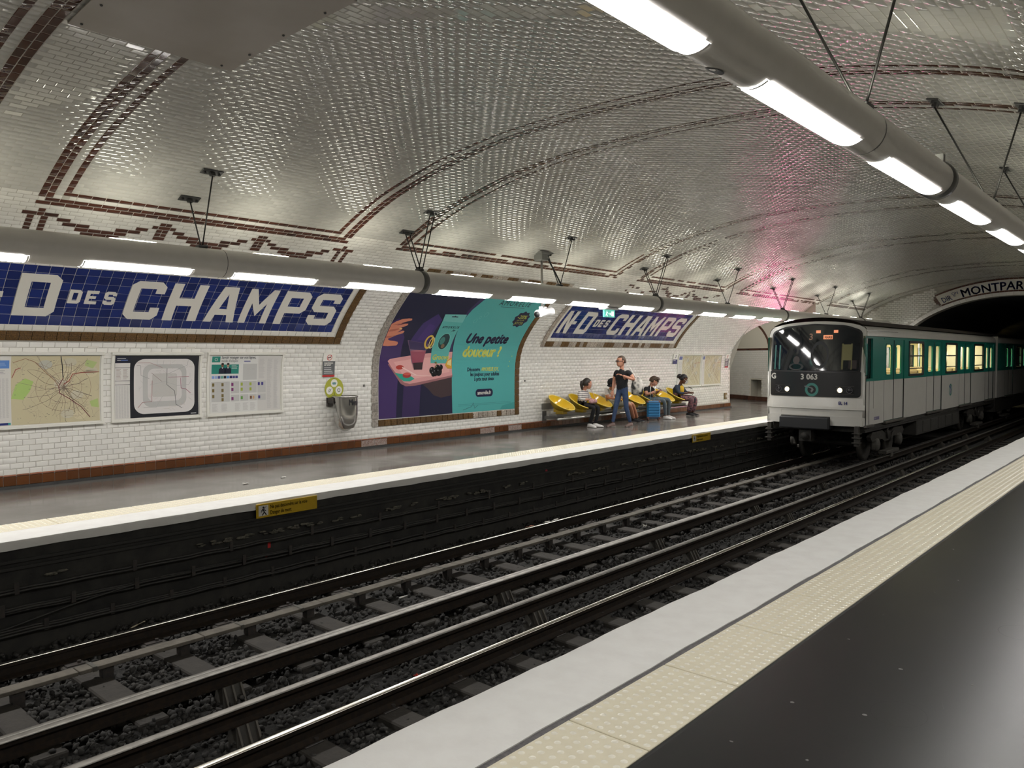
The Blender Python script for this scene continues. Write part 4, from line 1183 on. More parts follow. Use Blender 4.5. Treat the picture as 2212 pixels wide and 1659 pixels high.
# ================================================================ large curved poster
po = thing('advertising_poster', 'large curved turquoise and purple poster filling a tiled frame beside the bin', 'poster')
for side, (ya, yb) in enumerate(((9.31, 9.46), (13.42, 13.57))):
    for i in range(19):
        s0 = .40+i*.152; s1 = s0+.152
        b = MB(); wtile(b, ya, yb, s0, s1, .004, .012, .004, .001); b.build('frame_tile', mat('scraped_grey_tile', (.36, .33, .29), .45, noise=(28, (.14, .12, .1), .8), bump=(60, 1.0), ovar=.12) if side == 0 else M_ochre, po)
for i in range(26):
    w_ = (13.42-9.46)/26; ya = 9.46+i*w_; b = MB(); wtile(b, ya, ya+w_, .40, .535, .004, .018, .01)
    o = b.build('frame_tile', M_rubbed if i > 15 and random.random() < .6 else M_ochre, po)
    q = MB()
    for k in range(4):
        for sg in (-1, 1):
            y = ya+w_*(k+.5)/4; s = .468+sg*.02
            q.add([von(y-.02, s, .019), von(y, s-.009, .019), von(y+.02, s+sg*.003, .019), von(y, s+.009, .019), von(y, s, .026)], [(0, 1, 4), (1, 2, 4), (2, 3, 4), (3, 0, 4)])
    q.build('relief', M_ochre, o)
b = MB(); ss = np.linspace(.53, 3.32, 40)
ring = lambda y, o_: [von(y, s, o_) for s in ss]
va = [von(y, s, .008) for s in ss for y in (9.462, 13.418)]
b.add(va, [(2*i, 2*i+1, 2*i+3, 2*i+2) for i in range(39)])
b.build('paper', mat('poster_paper', (.55, .54, .5), .4), po)
TEAL = (.075, .36, .35); NIGHT = (.012, .012, .040); PURP = (.050, .026, .115); YEL = (.55, .60, .12); INK = (.010, .010, .045); PINK = (.62, .30, .30); SKIN = (.60, .22, .14)
P_ = Print(wmap(.010), SC_CUTS)
P_.rect(NIGHT, 9.47, .545, 11.6, 3.32, 1)
P_.poly(PURP, [(9.47, .545), (9.9, .545), (9.93, 1.1), (9.98, 1.7), (9.95, 2.15), (9.6, 2.6), (9.47, 2.5)], 2)
P_.poly((.036, .020, .085), [(10.05, .545), (10.5, .545), (10.55, 1.2), (10.1, 1.2)], 2)
P_.poly((.045, .026, .13), [(10.12, 2.05), (10.6, 2.0), (10.7, 2.6), (10.5, 2.75), (10.25, 2.5)], 2)
P_.poly((.06, .03, .16), [(10.3, 2.1), (10.55, 2.1), (10.6, 2.45), (10.42, 2.5)], 3)
P_.poly(TEAL, [(11.43, .545), (13.41, .545), (13.41, 3.32), (11.52, 3.32), (11.42, 3.1), (11.33, 2.91), (11.28, 2.65), (11.27, 2.47), (11.29, 2.25), (11.33, 2.05), (11.38, 1.78), (11.41, 1.41)], 4)
P_.poly((.045, .28, .27), [(12.9, .545), (13.41, .545), (13.41, .70), (13.0, .64)], 5)
# tray and what is on it
P_.poly((.05, .03, .035), [(10.55, 1.21), (10.75, 1.08), (10.9, .95), (11.1, .89), (11.41, .93), (11.42, 1.3)], 4)
P_.poly((.30, .13, .14), [(9.68, 1.60), (9.80, 1.47), (10.02, 1.21), (10.15, 1.155), (10.4, 1.16), (11.43, 1.31), (11.43, 1.38), (10.2, 1.22), (9.75, 1.62)], 4)
P_.poly(PINK, [(9.67, 1.66), (9.72, 1.70), (9.84, 1.72), (10.3, 1.78), (10.73, 1.82), (11.36, 1.85), (11.42, 1.35), (10.9, 1.28), (10.25, 1.20), (10.10, 1.235), (9.98, 1.34), (9.80, 1.51)], 5)
P_.poly((.70, .37, .36), [(9.82, 1.64), (10.3, 1.70), (11.3, 1.77), (11.34, 1.42), (10.3, 1.29), (10.1, 1.36)], 6)
P_.poly((.03, .32, .24), [(9.86, 1.43), (10.05, 1.40), (10.2, 1.40), (10.38, 1.30), (10.26, 1.25), (10.1, 1.255), (10.0, 1.31)], 7)
P_.disc((.42, .05, .04), 9.985, 1.535, .10, 7, 14, .045); P_.line((.78, .55, .52), [(10.05, 1.53), (10.42, 1.37)], .022, 8)
P_.disc((.35, .04, .04), 10.175, 1.375, .11, 8, 16, .055); P_.disc((.55, .10, .08), 10.175, 1.40, .085, 9, 14, .028); P_.line((.75, .50, .48), [(10.28, 1.375), (10.85, 1.345)], .016, 8)
P_.poly((.16, .10, .16), [(10.05, 2.10), (10.63, 2.02), (10.575, 1.47), (10.34, 1.47), (10.20, 1.85)], 6)
P_.poly((.05, .035, .10), [(10.08, 2.09), (10.60, 2.02), (10.59, 1.88), (10.18, 1.90)], 7)
P_.poly((.30, .07, .11), [(10.205, 1.86), (10.61, 1.875), (10.585, 1.62), (10.31, 1.61)], 8); P_.disc((.38, .13, .17), 10.41, 1.868, .2, 9, 16, .018)
P_.poly((.04, .025, .03), [(10.32, 1.62), (10.58, 1.63), (10.572, 1.48), (10.35, 1.48)], 9)
P_.ring((.62, .42, .07), 10.62, 2.07, .115, .045, 10, 20, .16); P_.ring((.7, .58, .3), 10.70, 2.05, .07, .02, 11, 18, .13)
P_.poly((.10, .40, .37), [(10.79, 1.61), (11.26, 1.60), (11.27, 2.3), (11.285, 2.60), (11.27, 2.775), (10.68, 2.755), (10.715, 2.6), (10.74, 2.29), (10.76, 1.89)], 10)
P_.poly((.16, .46, .43), [(10.725, 2.575), (11.283, 2.56), (11.27, 2.775), (10.68, 2.755)], 11)
P_.rrect(NIGHT, 10.89, 2.69, 11.07, 2.715, .012, 12); P_.poly(NIGHT, [(10.95, 2.71), (10.98, 2.735), (11.01, 2.71)], 12)
P_.disc((.015, .045, .05), 11.02, 2.09, .145, 12, 24, .185); P_.disc((.05, .20, .18), 10.97, 2.1, .07, 13, 12, .09); P_.disc((.20, .13, .08), 11.03, 1.98, .05, 13, 10, .05); P_.ring((.16, .5, .45), 11.02, 2.09, .155, .014, 13, 24, .197)
P_.text(INK, 'AMORELIE', 10.80, 2.405, .085, 13, sp=1.25, bold=.0015); P_.text(INK, 'Joy', 11.12, 2.34, .06, 13, bold=.003, shear=.4)
P_.text(YEL, 'Groove', 10.81, 1.685, .155, 13, bold=.006, shear=.18, xs=.95)
P_.poly((.04, .03, .10), [(11.30, 1.3), (11.36, 1.3), (11.36, 1.80), (11.27, 2.2), (11.25, 2.55), (11.36, 3.0), (11.5, 3.32), (11.38, 3.32), (11.24, 2.9), (11.19, 2.5), (11.22, 2.1)], 3)
for cx, cy, r in ((10.84, 1.46, .075), (10.93, 1.42, .085), (11.03, 1.43, .09), (10.98, 1.51, .07), (11.08, 1.52, .06), (10.88, 1.39, .06)):
    P_.disc((.008, .008, .010), cx, cy, r, 14, 14); P_.disc((.25, .25, .27), cx-.025, cy+.03, .012, 15, 8)
P_.line((.35, .26, .08), [(10.93, 1.52), (10.96, 1.60), (10.92, 1.64)], .015, 15); P_.disc((.06, .08, .03), 10.93, 1.62, .035, 15, 10, .02)
P_.poly((.62, .33, .04), [(11.20, 1.56), (11.24, 1.66), (11.36, 1.73), (11.385, 1.6), (11.40, 1.49), (11.28, 1.49)], 13); P_.poly((.75, .60, .28), [(11.25, 1.58), (11.27, 1.65), (11.36, 1.69), (11.37, 1.55)], 14)
# hand reaching in
P_.poly(SKIN, [(9.475, 1.97), (9.60, 1.965), (9.8, 1.98), (9.83, 2.02), (9.81, 2.06), (9.72, 2.08), (9.60, 2.085), (9.54, 2.12), (9.62, 2.16), (9.72, 2.21), (9.86, 2.26), (9.87, 2.305), (9.83, 2.315), (9.70, 2.27), (9.78, 2.33), (9.79, 2.37), (9.74, 2.385), (9.66, 2.36), (9.80, 2.405), (9.88, 2.45), (9.87, 2.485), (9.80, 2.48), (9.62, 2.43), (9.72, 2.50), (9.85, 2.545), (9.92, 2.57), (9.90, 2.61), (9.82, 2.61), (9.68, 2.59), (9.56, 2.53), (9.475, 2.46)], 14)
P_.poly((.42, .12, .08), [(9.475, 2.28), (9.62, 2.30), (9.75, 2.365), (9.66, 2.36), (9.5, 2.33)], 15); P_.poly((.42, .12, .08), [(9.5, 2.44), (9.62, 2.445), (9.78, 2.49), (9.62, 2.475)], 15)
P_.poly((.42, .12, .08), [(9.475, 2.14), (9.58, 2.15), (9.72, 2.215), (9.6, 2.19), (9.475, 2.18)], 15); P_.disc((.66, .50, .18), 9.745, 2.365, .035, 16, 10, .016)
# words
P_.text(INK, 'AMORELIE', 11.98, 3.085, .195, 6, sp=1.35, xs=.86, bold=.001); P_.rect(INK, 12.08, 3.035, 12.84, 3.045, 6)
P_.text(INK, 'Une petite', 11.63, 2.06, .335, 6, bold=.016, shear=.22, xs=.93, sp=.98)
P_.text(YEL, 'douceur ?', 11.66, 1.745, .335, 6, bold=.014, shear=.12, xs=.90, sp=.98)
P_.text(INK, 'Découvre', 11.86, 1.425, .115, 6, bold=.004, xs=.85); P_.text(YEL, 'AMORELIE JOY,', 12.30, 1.425, .115, 6, bold=.004, xs=.72)
P_.text(INK, 'les joujoux pour adultes', 12.42, 1.32, .115, 6, align='c', bold=.004, xs=.82)
P_.text(INK, 'à prix tout doux', 12.40, 1.215, .115, 6, align='c', bold=.004, xs=.82)
P_.rrect(INK, 12.13, .86, 12.68, 1.03, .08, 6); P_.text(WHT, 'amorelie.fr', 12.405, .912, .115, 7, align='c', bold=.004, xs=.85)
bp = []
for i in range(40):
    a = 6.28318*i/40; r = .205+.028*(1 if (i//2) % 2 else 0); bp.append((12.99+r*math.cos(a)*1.05, 2.725+r*math.sin(a)*.98))
P_.poly(INK, bp, 6); P_.text(YEL, '-20%', 12.99, 2.735, .15, 7, align='c', bold=.004); P_.text(YEL, 'avec le code', 12.99, 2.68, .048, 7, align='c', bold=.001); P_.text(YEL, 'JOY20', 12.99, 2.58, .10, 7, align='c', bold=.001)
for cx, cy, k in ((11.62, 2.62, 1), (11.70, 2.72, .7), (11.83, 2.80, 1.1)): P_.ring((.14, .45, .42), cx, cy, .05*k, .010, 6, 10, .06*k)
for k, (yy, s_) in enumerate(((11.6, .715), (11.6, .685))): P_.rect((.04, .22, .22), yy, s_, 13.28, s_+.007, 6)
P_.line((.03, .12, .13), [(11.75, .60), (12.0, .66), (12.06, .74), (12.1, .62), (12.2, .68)], .010, 6)
for cx, cy in ((13.2, 1.63), (13.26, 1.75), (13.18, 1.52)): P_.disc((.3, .5, .2), cx, cy, .018, 6, 8)
P_.build('print', M_print, po)

# ================================================================ framed maps on the wall
M_frame = mat('white_enamel_frame', (.66, .65, .60), .3)
def map_frame(label, ya, yb, sa, sb, draw, name='wall_map'):
    t = thing(name, label, 'map', (0, 0, 0))
    b = MB(); b.add([von(y, s, .012) for s in np.linspace(sa, sb, 24) for y in (ya, yb)], [(2*i, 2*i+1, 2*i+3, 2*i+2) for i in range(23)]); b.build('backing', M_frame, t)
    def bar(n, y0, y1, s0, s1, d):
        b = MB(); b.loft([[von(y, s0, 0), von(y, s0, d), von(y, s1, d), von(y, s1, 0)] for y in (y0, y1)]); b.build(n, M_frame, t)
    bar('top_rail', ya-.02, yb+.02, sb-.005, sb+.03, .045); bar('bottom_rail', ya-.02, yb+.02, sa-.03, sa+.005, .045)
    b = MB()
    for n, y0, y1 in (('left', ya-.015, ya+.02), ('right', yb-.02, yb+.015)):
        b = MB(); b.loft([[von(y0, s, .0), von(y0, s, .028), von(y1, s, .028), von(y1, s, .0)] for s in np.linspace(sa, sb, 8)]); b.build('stile', M_frame, t)
    p = Print(wmap(.016), list(np.arange(.85, 1.85, .045))); draw(p, ya+.035, yb-.035, sa+.02, sb-.025); p.build('sheet', M_print, t)
    return t
PAP = (.60, .585, .56); GREYL = (.36, .36, .36)
def city(p, u0, v0, u1, v1, seed, nroad=26, park=True):
    """road map: ochre ground, radiating grey-brown roads, green woods"""
    r = random.Random(seed)
    p.rect((.50, .45, .30), u0, v0, u1, v1, 2)
    W, H = u1-u0, v1-v0; cu, cv = u0+W*.58, v0+H*.52
    for i in range(10): 
        x, y = u0+W*r.random(), v0+H*r.random(); k = r.choice([(.50, .47, .36), (.44, .44, .38), (.56, .50, .34)])
        p.disc(k, min(max(x, u0+.1*W), u1-.1*W), min(max(y, v0+.1*H), v1-.1*H), .08*W, 3, 9, .07*H)
    if park:
        p.poly((.36, .50, .16), [(u0, v0+.38*H), (u0+.13*W, v0+.36*H), (u0+.2*W, v0+.48*H), (u0+.24*W, v0+.62*H), (u0+.15*W, v0+.67*H), (u0+.05*W, v0+.58*H)], 4)
        p.poly((.38, .48, .18), [(u1-.12*W, v0+.3*H), (u1-.02*W, v0+.34*H), (u1-.01*W, v0+.2*H), (u1-.1*W, v0+.22*H)], 4)
        p.poly((.38, .46, .20), [(u1-.16*W, v1-.06*H), (u1-.03*W, v1-.1*H), (u1-.08*W, v1-.2*H), (u1-.18*W, v1-.15*H)], 4)
    RC = [(.17, .14, .11), (.24, .19, .14), (.30, .24, .18), (.20, .16, .14)]
    for i in range(nroad):
        a = 6.28318*i/nroad+r.uniform(-.1, .1); pts = []; x, y = cu, cv
        L_ = r.uniform(.25, .55); aa = a
        for k in range(9):
            pts.append((min(max(x, u0+.004), u1-.004), min(max(y, v0+.004), v1-.004)))
            x += math.cos(aa)*L_*W/8; y += math.sin(aa)*L_*H/8*1.1; aa += r.uniform(-.35, .35)
        p.line(r.choice(RC), pts, r.choice([.0035, .0045, .006]), 5)
    for i in range(70):
        x, y = u0+W*r.random(), v0+H*r.random(); aa = r.uniform(0, 6.28); pts = []
        for k in range(5):
            pts.append((min(max(x, u0+.004), u1-.004), min(max(y, v0+.004), v1-.004))); x += math.cos(aa)*.035*W; y += math.sin(aa)*.04*H; aa += r.uniform(-.7, .7)
        p.line(r.choice([(.33, .27, .20), (.28, .24, .19), (.40, .34, .26)]), pts, r.choice([.0022, .003]), 4)
    for i in range(3):
        rr_ = (.10+.11*i); p.ring((.28, .20, .15), cu, cv, rr_*W, .004, 5, 26, rr_*H*1.1)
    for i in range(60):
        x, y = u0+W*(.03+.92*r.random()), v0+H*(.03+.94*r.random()); p.rect((.16, .15, .14), x, y, x+r.uniform(.01, .03), y+.005, 6)
    p.line((.30, .05, .05), [(cu, cv+.05*H), (cu+.06*W, cv+.1*H), (cu+.10*W, cv+.2*H), (cu+.2*W, cv+.22*H), (u1-.01*W, cv+.23*H)], .009, 7)
    p.line((.06, .06, .06), [(cu-.04*W, v1-.01*H), (cu-.02*W, v1-.15*H), (cu-.01*W, cv+.15*H)], .012, 7)
    p.line((.16, .04, .06), [(cu-.01*W, cv+.14*H), (cu-.06*W, cv+.02*H), (cu-.05*W, cv-.08*H), (cu+.05*W, cv-.16*H), (cu+.2*W, cv-.3*H), (cu+.3*W, v0+.06*H)], .009, 7)
    p.line((.28, .06, .06), [(u0+.01*W, v0+.68*H), (u0+.05*W, v0+.8*H), (u0+.10*W, v0+.82*H)], .009, 7)
    p.line((.26, .13, .08), [(u0+.02*W, v1-.1*H), (u0+.15*W, v1-.04*H), (u0+.25*W, v1-.09*H), (cu-.1*W, cv+.1*H), (cu-.05*W, cv)], .007, 7)
def text_cols(p, u0, v0, u1, v1, n, rows, col=(.42, .41, .41)):
    w_ = (u1-u0)/n
    for i in range(n): p.bars(col, u0+i*w_+.08*w_, v0, u0+(i+1)*w_-.12*w_, v1, rows, .4, 3, .35)
def draw_map1(p, u0, u1, v0, v1):
    p.rect(PAP, u0, v0, u1, v1, 1); us = u1-1.10
    p.rect((.02, .02, .06), us-.30, v1-.16, us-.165, v1-.0, 2)
    p.rect((.10, .22, .52), us-.16, v1-.17, us-.02, v1-.06, 3); p.bars((.3, .4, .6), us-.13, v1-.14, us-.05, v1-.09, 3, .3, 4)
    p.bars((.2, .2, .22), us-.16, v1-.25, us-.06, v1-.19, 3, .25, 3)
    text_cols(p, us-.40, v0+.10, us-.02, v1-.30, 9, 70)
    p.rect((.02, .03, .15), us-.22, v0+.005, us-.04, v0+.035, 3); p.rect((.05, .30, .28), us-.04, v0+.005, us-.01, v0+.035, 3)
    city(p, us, v0, u1, v1, 5, 30)
map_frame('framed beige road map of the city, furthest left on the wall under the sign', 2.62, 4.47, .83, 1.80, draw_map1)
def draw_map2(p, u0, u1, v0, v1):
    p.rect(PAP, u0, v0, u1, v1, 1); W, H = u1-u0, v1-v0; ux = u0+.17*W
    p.rect((.015, .016, .022), ux, v0, u1, v1, 2); p.rect((.012, .014, .03), u0, v1-.12*H, ux, v1, 3)
    p.bars((.5, .5, .52), u0+.02*W, v1-.09*H, ux-.02*W, v1-.03*H, 2, .35, 4)
    p.rect((.08, .12, .3), u0+.06*W, v1-.085*H, ux-.03*W, v1-.065*H, 5)
    for k, q in enumerate((.19, .40, .46)): p.rect(BLK, u0, v1-q*H-.006, ux, v1-q*H, 3)
    text_cols(p, u0+.01*W, v1-.38*H, ux-.01*W, v1-.21*H, 2, 9, (.35, .3, .28)); text_cols(p, u0+.01*W, v0+.01*H, ux-.01*W, v1-.48*H, 5, 60)
    a0, a1, b0, b1 = ux+.045*W, u1-.05*W, v0+.055*H, v1-.055*H; w2, h2 = a1-a0, b1-b0
    p.rrect((.60, .58, .57), a0, b0, a1, b1, .15, 3, 8)
    p.rrect((.44, .44, .43), a0+.14*w2, b0+.12*h2, a1-.14*w2, b1-.10*h2, .12, 4, 6); p.rrect((.57, .55, .54), a0+.22*w2, b0+.22*h2, a1-.22*w2, b1-.18*h2, .09, 5, 6)
    p.rrect((.47, .46, .44), a0+.29*w2, b0+.30*h2, a1-.30*w2, b1-.27*h2, .03, 6, 4)
    r = random.Random(3)
    X = lambda q: a0+q*w2
    Yv = lambda q: b0+q*h2
    lines = [((.36, .22, .22), [(.05, .93), (.25, .93), (.45, .84)], .006), ((.3, .3, .3), [(.04, .88), (.1, .88), (.11, .70), (.24, .64)], .006), ((.35, .2, .2), [(.06, .12), (.13, .21), (.28, .22), (.29, .6)], .008),
             ((.14, .14, .14), [(.53, .82), (.53, .52), (.66, .4), (.68, .15), (.78, .08)], .007), ((.34, .14, .18), [(.55, .66), (.9, .66)], .006), ((.34, .14, .2), [(.76, .64), (.77, .45), (.85, .43), (.93, .35)], .008),
             ((.4, .4, .4), [(.25, .52), (.5, .58), (.7, .50), (.9, .51), (.95, .6)], .006), ((.35, .35, .35), [(.88, .97), (.87, .88), (.55, .72)], .006), ((.3, .22, .22), [(.28, .74), (.45, .58)], .006),
             ((.4, .4, .4), [(.15, .12), (.35, .11), (.45, .3)], .006), ((.42, .42, .42), [(.36, .99), (.37, .86), (.46, .83), (.47, .97)], .005)]
    for c, pts, w_ in lines: p.line(c, [(X(q), Yv(t_)) for q, t_ in pts], w_, 8)
    for i in range(70):
        q, t_ = r.uniform(.05, .93), r.uniform(.05, .93); d = r.choice([(.08, 0), (0, .09), (.05, .05), (.05, -.05)])
        if math.hypot(max(0, abs(q-.5)-.36), max(0, abs(t_-.5)-.36)) > .07: continue
        p.line(r.choice([(.46, .44, .44), (.50, .42, .42), (.42, .43, .41), (.48, .45, .4)]), [(X(q), Yv(t_)), (X(min(q+d[0], .97)), Yv(min(t_+d[1], .97)))], .0035, 7)
    p.rect((.6, .6, .6), u1-.10*W, v0+.02*H, u1-.03*W, v0+.033*H, 4)
map_frame('framed network diagram with black border, middle one of the three near maps', 4.61, 5.93, .83, 1.80, draw_map2)
def draw_map3(p, u0, u1, v0, v1):
    p.rect((.54, .53, .51), u0, v0, u1, v1, 1); W, H = u1-u0, v1-v0
    X = lambda q: u0+q*W
    Yv = lambda q: v0+q*H
    def rc(c, a, b_, c2, d, l=3): p.rect(c, X(a), Yv(b_), X(c2), Yv(d), l)
    rc((.60, .60, .58), 0, .0, .66, 1, 2); G = (.02, .20, .16)
    rc(G, .02, .88, .13, .985); p.ring((.6, .62, .6), X(.075), Yv(.93), .026, .007, 4)
    p.text((.16, .16, .17), 'Savoir voyager sur nos lignes,', X(.145), Yv(.945), .062, 4, bold=.0022, xs=.82); p.text((.2, .2, .21), "mode d'emploi", X(.145), Yv(.885), .058, 4, xs=.82, bold=.001)
    rc((.15, .15, .3), .46, .885, .55, .905); rc(G, .02, .675, .39, .84)
    for x, hc, sk_ in ((.165, .007, (.20, .09, .05)), (.24, .01, (.42, .24, .16))):
        p.poly((.012, .014, .03), [(X(x-.05), Yv(.68)), (X(x-.045), Yv(.76)), (X(x-.02), Yv(.79)), (X(x+.02), Yv(.79)), (X(x+.045), Yv(.76)), (X(x+.045), Yv(.68))], 5)
        p.disc(sk_, X(x), Yv(.825), .022, 6, 12, .028); p.disc((.02, .012, .01), X(x), Yv(.85), .024, 7, 12, .018); p.poly(WHT, [(X(x-.012), Yv(.79)), (X(x), Yv(.765)), (X(x+.012), Yv(.79))], 6)
    p.bars((.5, .55, .52), X(.29), Yv(.755), X(.38), Yv(.83), 4, .3, 4)
    for i, c in enumerate([(.2, .3, .6), (.25, .35, .6), (.06, .08, .25), (.1, .3, .25), (.02, .02, .03), (.08, .25, .55), (.02, .02, .1), (.06, .06, .2), (.05, .05, .2)]): rc(c, .025+.04*i, .595, .06+.04*i, .64)
    for (a, b_, c2, d) in ((.02, .19, .27, .54), (.285, .33, .40, .54), (.285, .19, .40, .305), (.415, .33, .65, .54), (.415, .19, .53, .305), (.545, .19, .65, .305), (.66, .33, .78, .54), (.66, .19, .78, .305), (.45, .56, .65, .85)): rc((.45, .45, .44), a, b_, c2, d)
    for c, pts in (((.16, .12, .04), [(.03, .46), (.155, .46), (.03, .36), (.155, .36), (.03, .26), (.155, .27), (.155, .20)]), ((.18, .03, .14), [(.29, .46), (.29, .37), (.29, .21)]), ((.32, .38, .06), [(.42, .46), (.42, .37), (.545, .46), (.545, .37)]), ((.12, .30, .06), [(.42, .22)]), ((.15, .07, .04), [(.55, .22)]), ((.05, .04, .2), [(.665, .46), (.715, .46), (.67, .22)])):
        for x, y in pts: rc(c, x, y, x+.03, y+.055, 4)
    rc((.5, .3, .15), .59, .22, .615, .275, 4)
    for a in (.02, .145, .33, .44, .545): text_cols(p, X(a), Yv(.02), X(a+.10), Yv(.16), 1, 12)
    for a in (.07, .20, .33, .465, .59): text_cols(p, X(a), Yv(.35), X(a+.055), Yv(.53), 1, 10)
    text_cols(p, X(.67), Yv(.58), X(.78), Yv(.94), 1, 26); text_cols(p, X(.79), Yv(.03), X(.88), Yv(.94), 1, 60); text_cols(p, X(.89), Yv(.03), X(.97), Yv(.94), 1, 60); text_cols(p, X(.5), Yv(.58), X(.64), Yv(.8), 2, 18)
map_frame('framed white notice sheet with green heading, nearest the bin', 6.05, 7.38, .83, 1.80, draw_map3, 'notice_board')
def draw_far(p, u0, u1, v0, v1, seed, side):
    p.rect(PAP, u0, v0, u1, v1, 1); W = u1-u0; ux = u0+side*W
    text_cols(p, u0+.01, v0+.05, ux-.02, v1-.2, 2, 20); p.rect((.1, .12, .3), u0+.01, v1-.13, ux-.03, v1-.03, 3)
    city(p, ux, v0, u1, v1, seed, 14, False)
    r = random.Random(seed)
    for i in range(7):
        x = ux+(u1-ux)*r.random(); p.line((.62, .6, .52), [(x, v0+.02), (ux+(u1-ux)*r.random(), (v0+v1)/2), (ux+(u1-ux)*r.random(), v1-.02)], .014, 8)
map_frame('framed district map beside the blue line panel, behind the seated woman', 20.83, 22.25, .82, 1.78, lambda p, a, b_, c, d: draw_far(p, a, b_, c, d, 21, .17))
map_frame('framed district map at the far end of the wall, nearest the passage', 22.33, 23.65, .82, 1.78, lambda p, a, b_, c, d: draw_far(p, a, b_, c, d, 33, .12))

# ================================================================ small wall panels
def panel(name, label, cat, y0, y1, s0, s1, draw, off=.02, m=None):
    t = thing(name, label, cat, (0, 0, 0))
    b = MB(); qs = np.linspace(s0, s1, 12); b.loft([[von(y, s0, .002)]+[von(y, q, off) for q in qs]+[von(y, s1, .002)] for y in (y0, y1)]); b.build('plate', m or M_frame, t)
    p = Print(wmap(off+.0015), list(np.arange(s0, s1, .04))); draw(p); p.build('print', M_gprint, t)
    return t
RED = (.42, .02, .02)
def nosmoke(p, a=8.19, b_=8.45, s0=1.385, s1=1.815, txt=True):
    H = s1-s0; p.rect(WHT, a, s0, b_, s1, 1); p.rect((.10, .105, .11), a, s0+.035, b_, s0+H*.66, 2); p.rect(RED, a, s0, b_, s0+.035, 2)
    c = (a+b_)/2; v = s0+H*.82; p.ring(RED, c, v, .055, .011, 3); p.line(RED, [(c-.038, v-.038), (c+.038, v+.038)], .010, 4); p.rect(BLK, c-.035, v-.008, c+.03, v+.006, 3)
    p.text(WHT, 'Interdiction', a+.03, s0+H*.55, .05, 3, bold=.0015, xs=.8); p.text(WHT, 'de fumer', a+.03, s0+H*.47, .05, 3, bold=.0015, xs=.8)
    p.bars((.55, .55, .55), a+.03, s0+H*.12, b_-.03, s0+H*.42, 4, .35, 3, .3)
panel('no_smoking_sign', 'small grey and white no-smoking panel above the round green sticker', 'sign', 8.19, 8.45, 1.385, 1.815, nosmoke)
panel('no_smoking_sign', 'small no-smoking panel at the far wall end, beside the last map', 'sign', 23.90, 24.16, 1.35, 1.80, lambda p: nosmoke(p, 23.90, 24.16, 1.35, 1.80))
def linep(p):
    p.rect(WHT, 20.5, 1.50, 20.76, 1.80, 1); p.rect((.02, .03, .12), 20.5, 1.50, 20.76, 1.635, 2); p.text((.02, .03, .1), '3', 20.63, 1.68, .13, 2, align='c', bold=.004); p.rect(WHT, 20.53, 1.59, 20.66, 1.605, 3)
panel('line_panel', 'small white and navy line panel to the left of the two far maps', 'sign', 20.5, 20.76, 1.50, 1.80, linep)
# round recycling sticker
t = thing('recycling_sticker', 'round olive green sticker with three white circles above the bin', 'sticker', (0, 0, 0))
p = Print(wmap(.010), list(np.arange(.95, 1.4, .05))); OL = (.36, .37, .04); cy_, cs_ = 8.455, 1.165
p.disc(OL, cy_, cs_, .205, 1, 36)
for dx, dv in ((0, .10), (-.10, -.03), (.10, -.03)): p.disc(WHT, cy_+dx, cs_+dv, .072, 2, 20)
p.poly((.12, .25, .27), [(cy_-.05, cs_+.11), (cy_-.03, cs_+.075), (cy_+.03, cs_+.075), (cy_+.05, cs_+.11), (cy_, cs_+.12)], 3)
p.ring((.1, .1, .1), cy_-.10, cs_-.03, .032, .010, 3, 4); p.line((.1, .1, .1), [(cy_-.13, cs_-.06), (cy_-.06, cs_+.0)], .008, 4); p.ring((.1, .1, .1), cy_+.10, cs_-.03, .036, .013, 3, 7); 
p.line(BLK, [(cy_, cs_-.07), (cy_, cs_-.165)], .010, 3); p.line(BLK, [(cy_-.035, cs_-.125), (cy_, cs_-.168), (cy_+.035, cs_-.125)], .010, 3)
p.text(BLK, 'MERCI', cy_, cs_+.178, .03, 3, align='c'); p.build('print', M_gprint, t)
# litter bin: bracket, lid rim, half shell, clear bag
bn = thing('litter_bin', 'stainless litter bin marked Merci with a clear bag, on the wall under the round sticker', 'bin', (-11.52, 8.53, .40))
M_inox = mat('brushed_stainless', (.50, .49, .47), .22, metal=1.0, noise=(3, (.38, .37, .36), .5))
b = MB(); b.smooth = True
N_ = 24
b.lathe([(.225, .605), (.235, .605), (.235, .63), (.225, .63)], N_); b.build('rim', M_inox, bn)
b = MB(); b.smooth = True
vs = []; nn = 20
for i in range(nn+1):
    a = R(-105)+R(230)*i/nn          # shell on the track and far side, cut away towards the near side
    lo = .04 if i > 4 else .04+.52*(1-i/4.5)**.8
    if i > nn-3: lo = .04+.15*(i-nn+3)
    for r_, z in ((.222, .61), (.222, max(lo, .30)), (.205, max(lo, .16)), (.16, max(lo, .06)), (.10, max(lo, .02))): vs.append((r_*math.cos(a), r_*math.sin(a), z))
b.add(vs, [(i*5+j, (i+1)*5+j, (i+1)*5+j+1, i*5+j+1) for i in range(nn) for j in range(4)])
sh = b.build('shell', M_inox, bn)
p = Print(lambda u, v, o: ((.2235+o)*math.cos(u/.2235), (.2235+o)*math.sin(u/.2235), v)); p.text(BLK, 'Merci', -.075, .47, .15, 2, bold=.004, xs=.72); p.cuts = None; p.build('lettering', M_gprint, sh)
b = MB(); b.smooth = True; b.lathe([(.214, .60), (.208, .4), (.196, .2), (.15, .06), (.03, -.01), (0, -.01)], 22)
mb_ = mat('clear_bag', (.62, .62, .58), .25, alpha=.32, spec=.6); b.build('bag', mb_, bn)
b = MB(); b.smooth = True
for c, r_ in (((0, 0, .12), (.13, .13, .10)), ((.02, -.05, .2), (.10, .09, .07))): b.ball(c, r_, 10, 6)
b.build('rubbish', mat('mixed_rubbish', (.40, .22, .12), .7, noise=(14, (.55, .5, .42), .9)), bn)
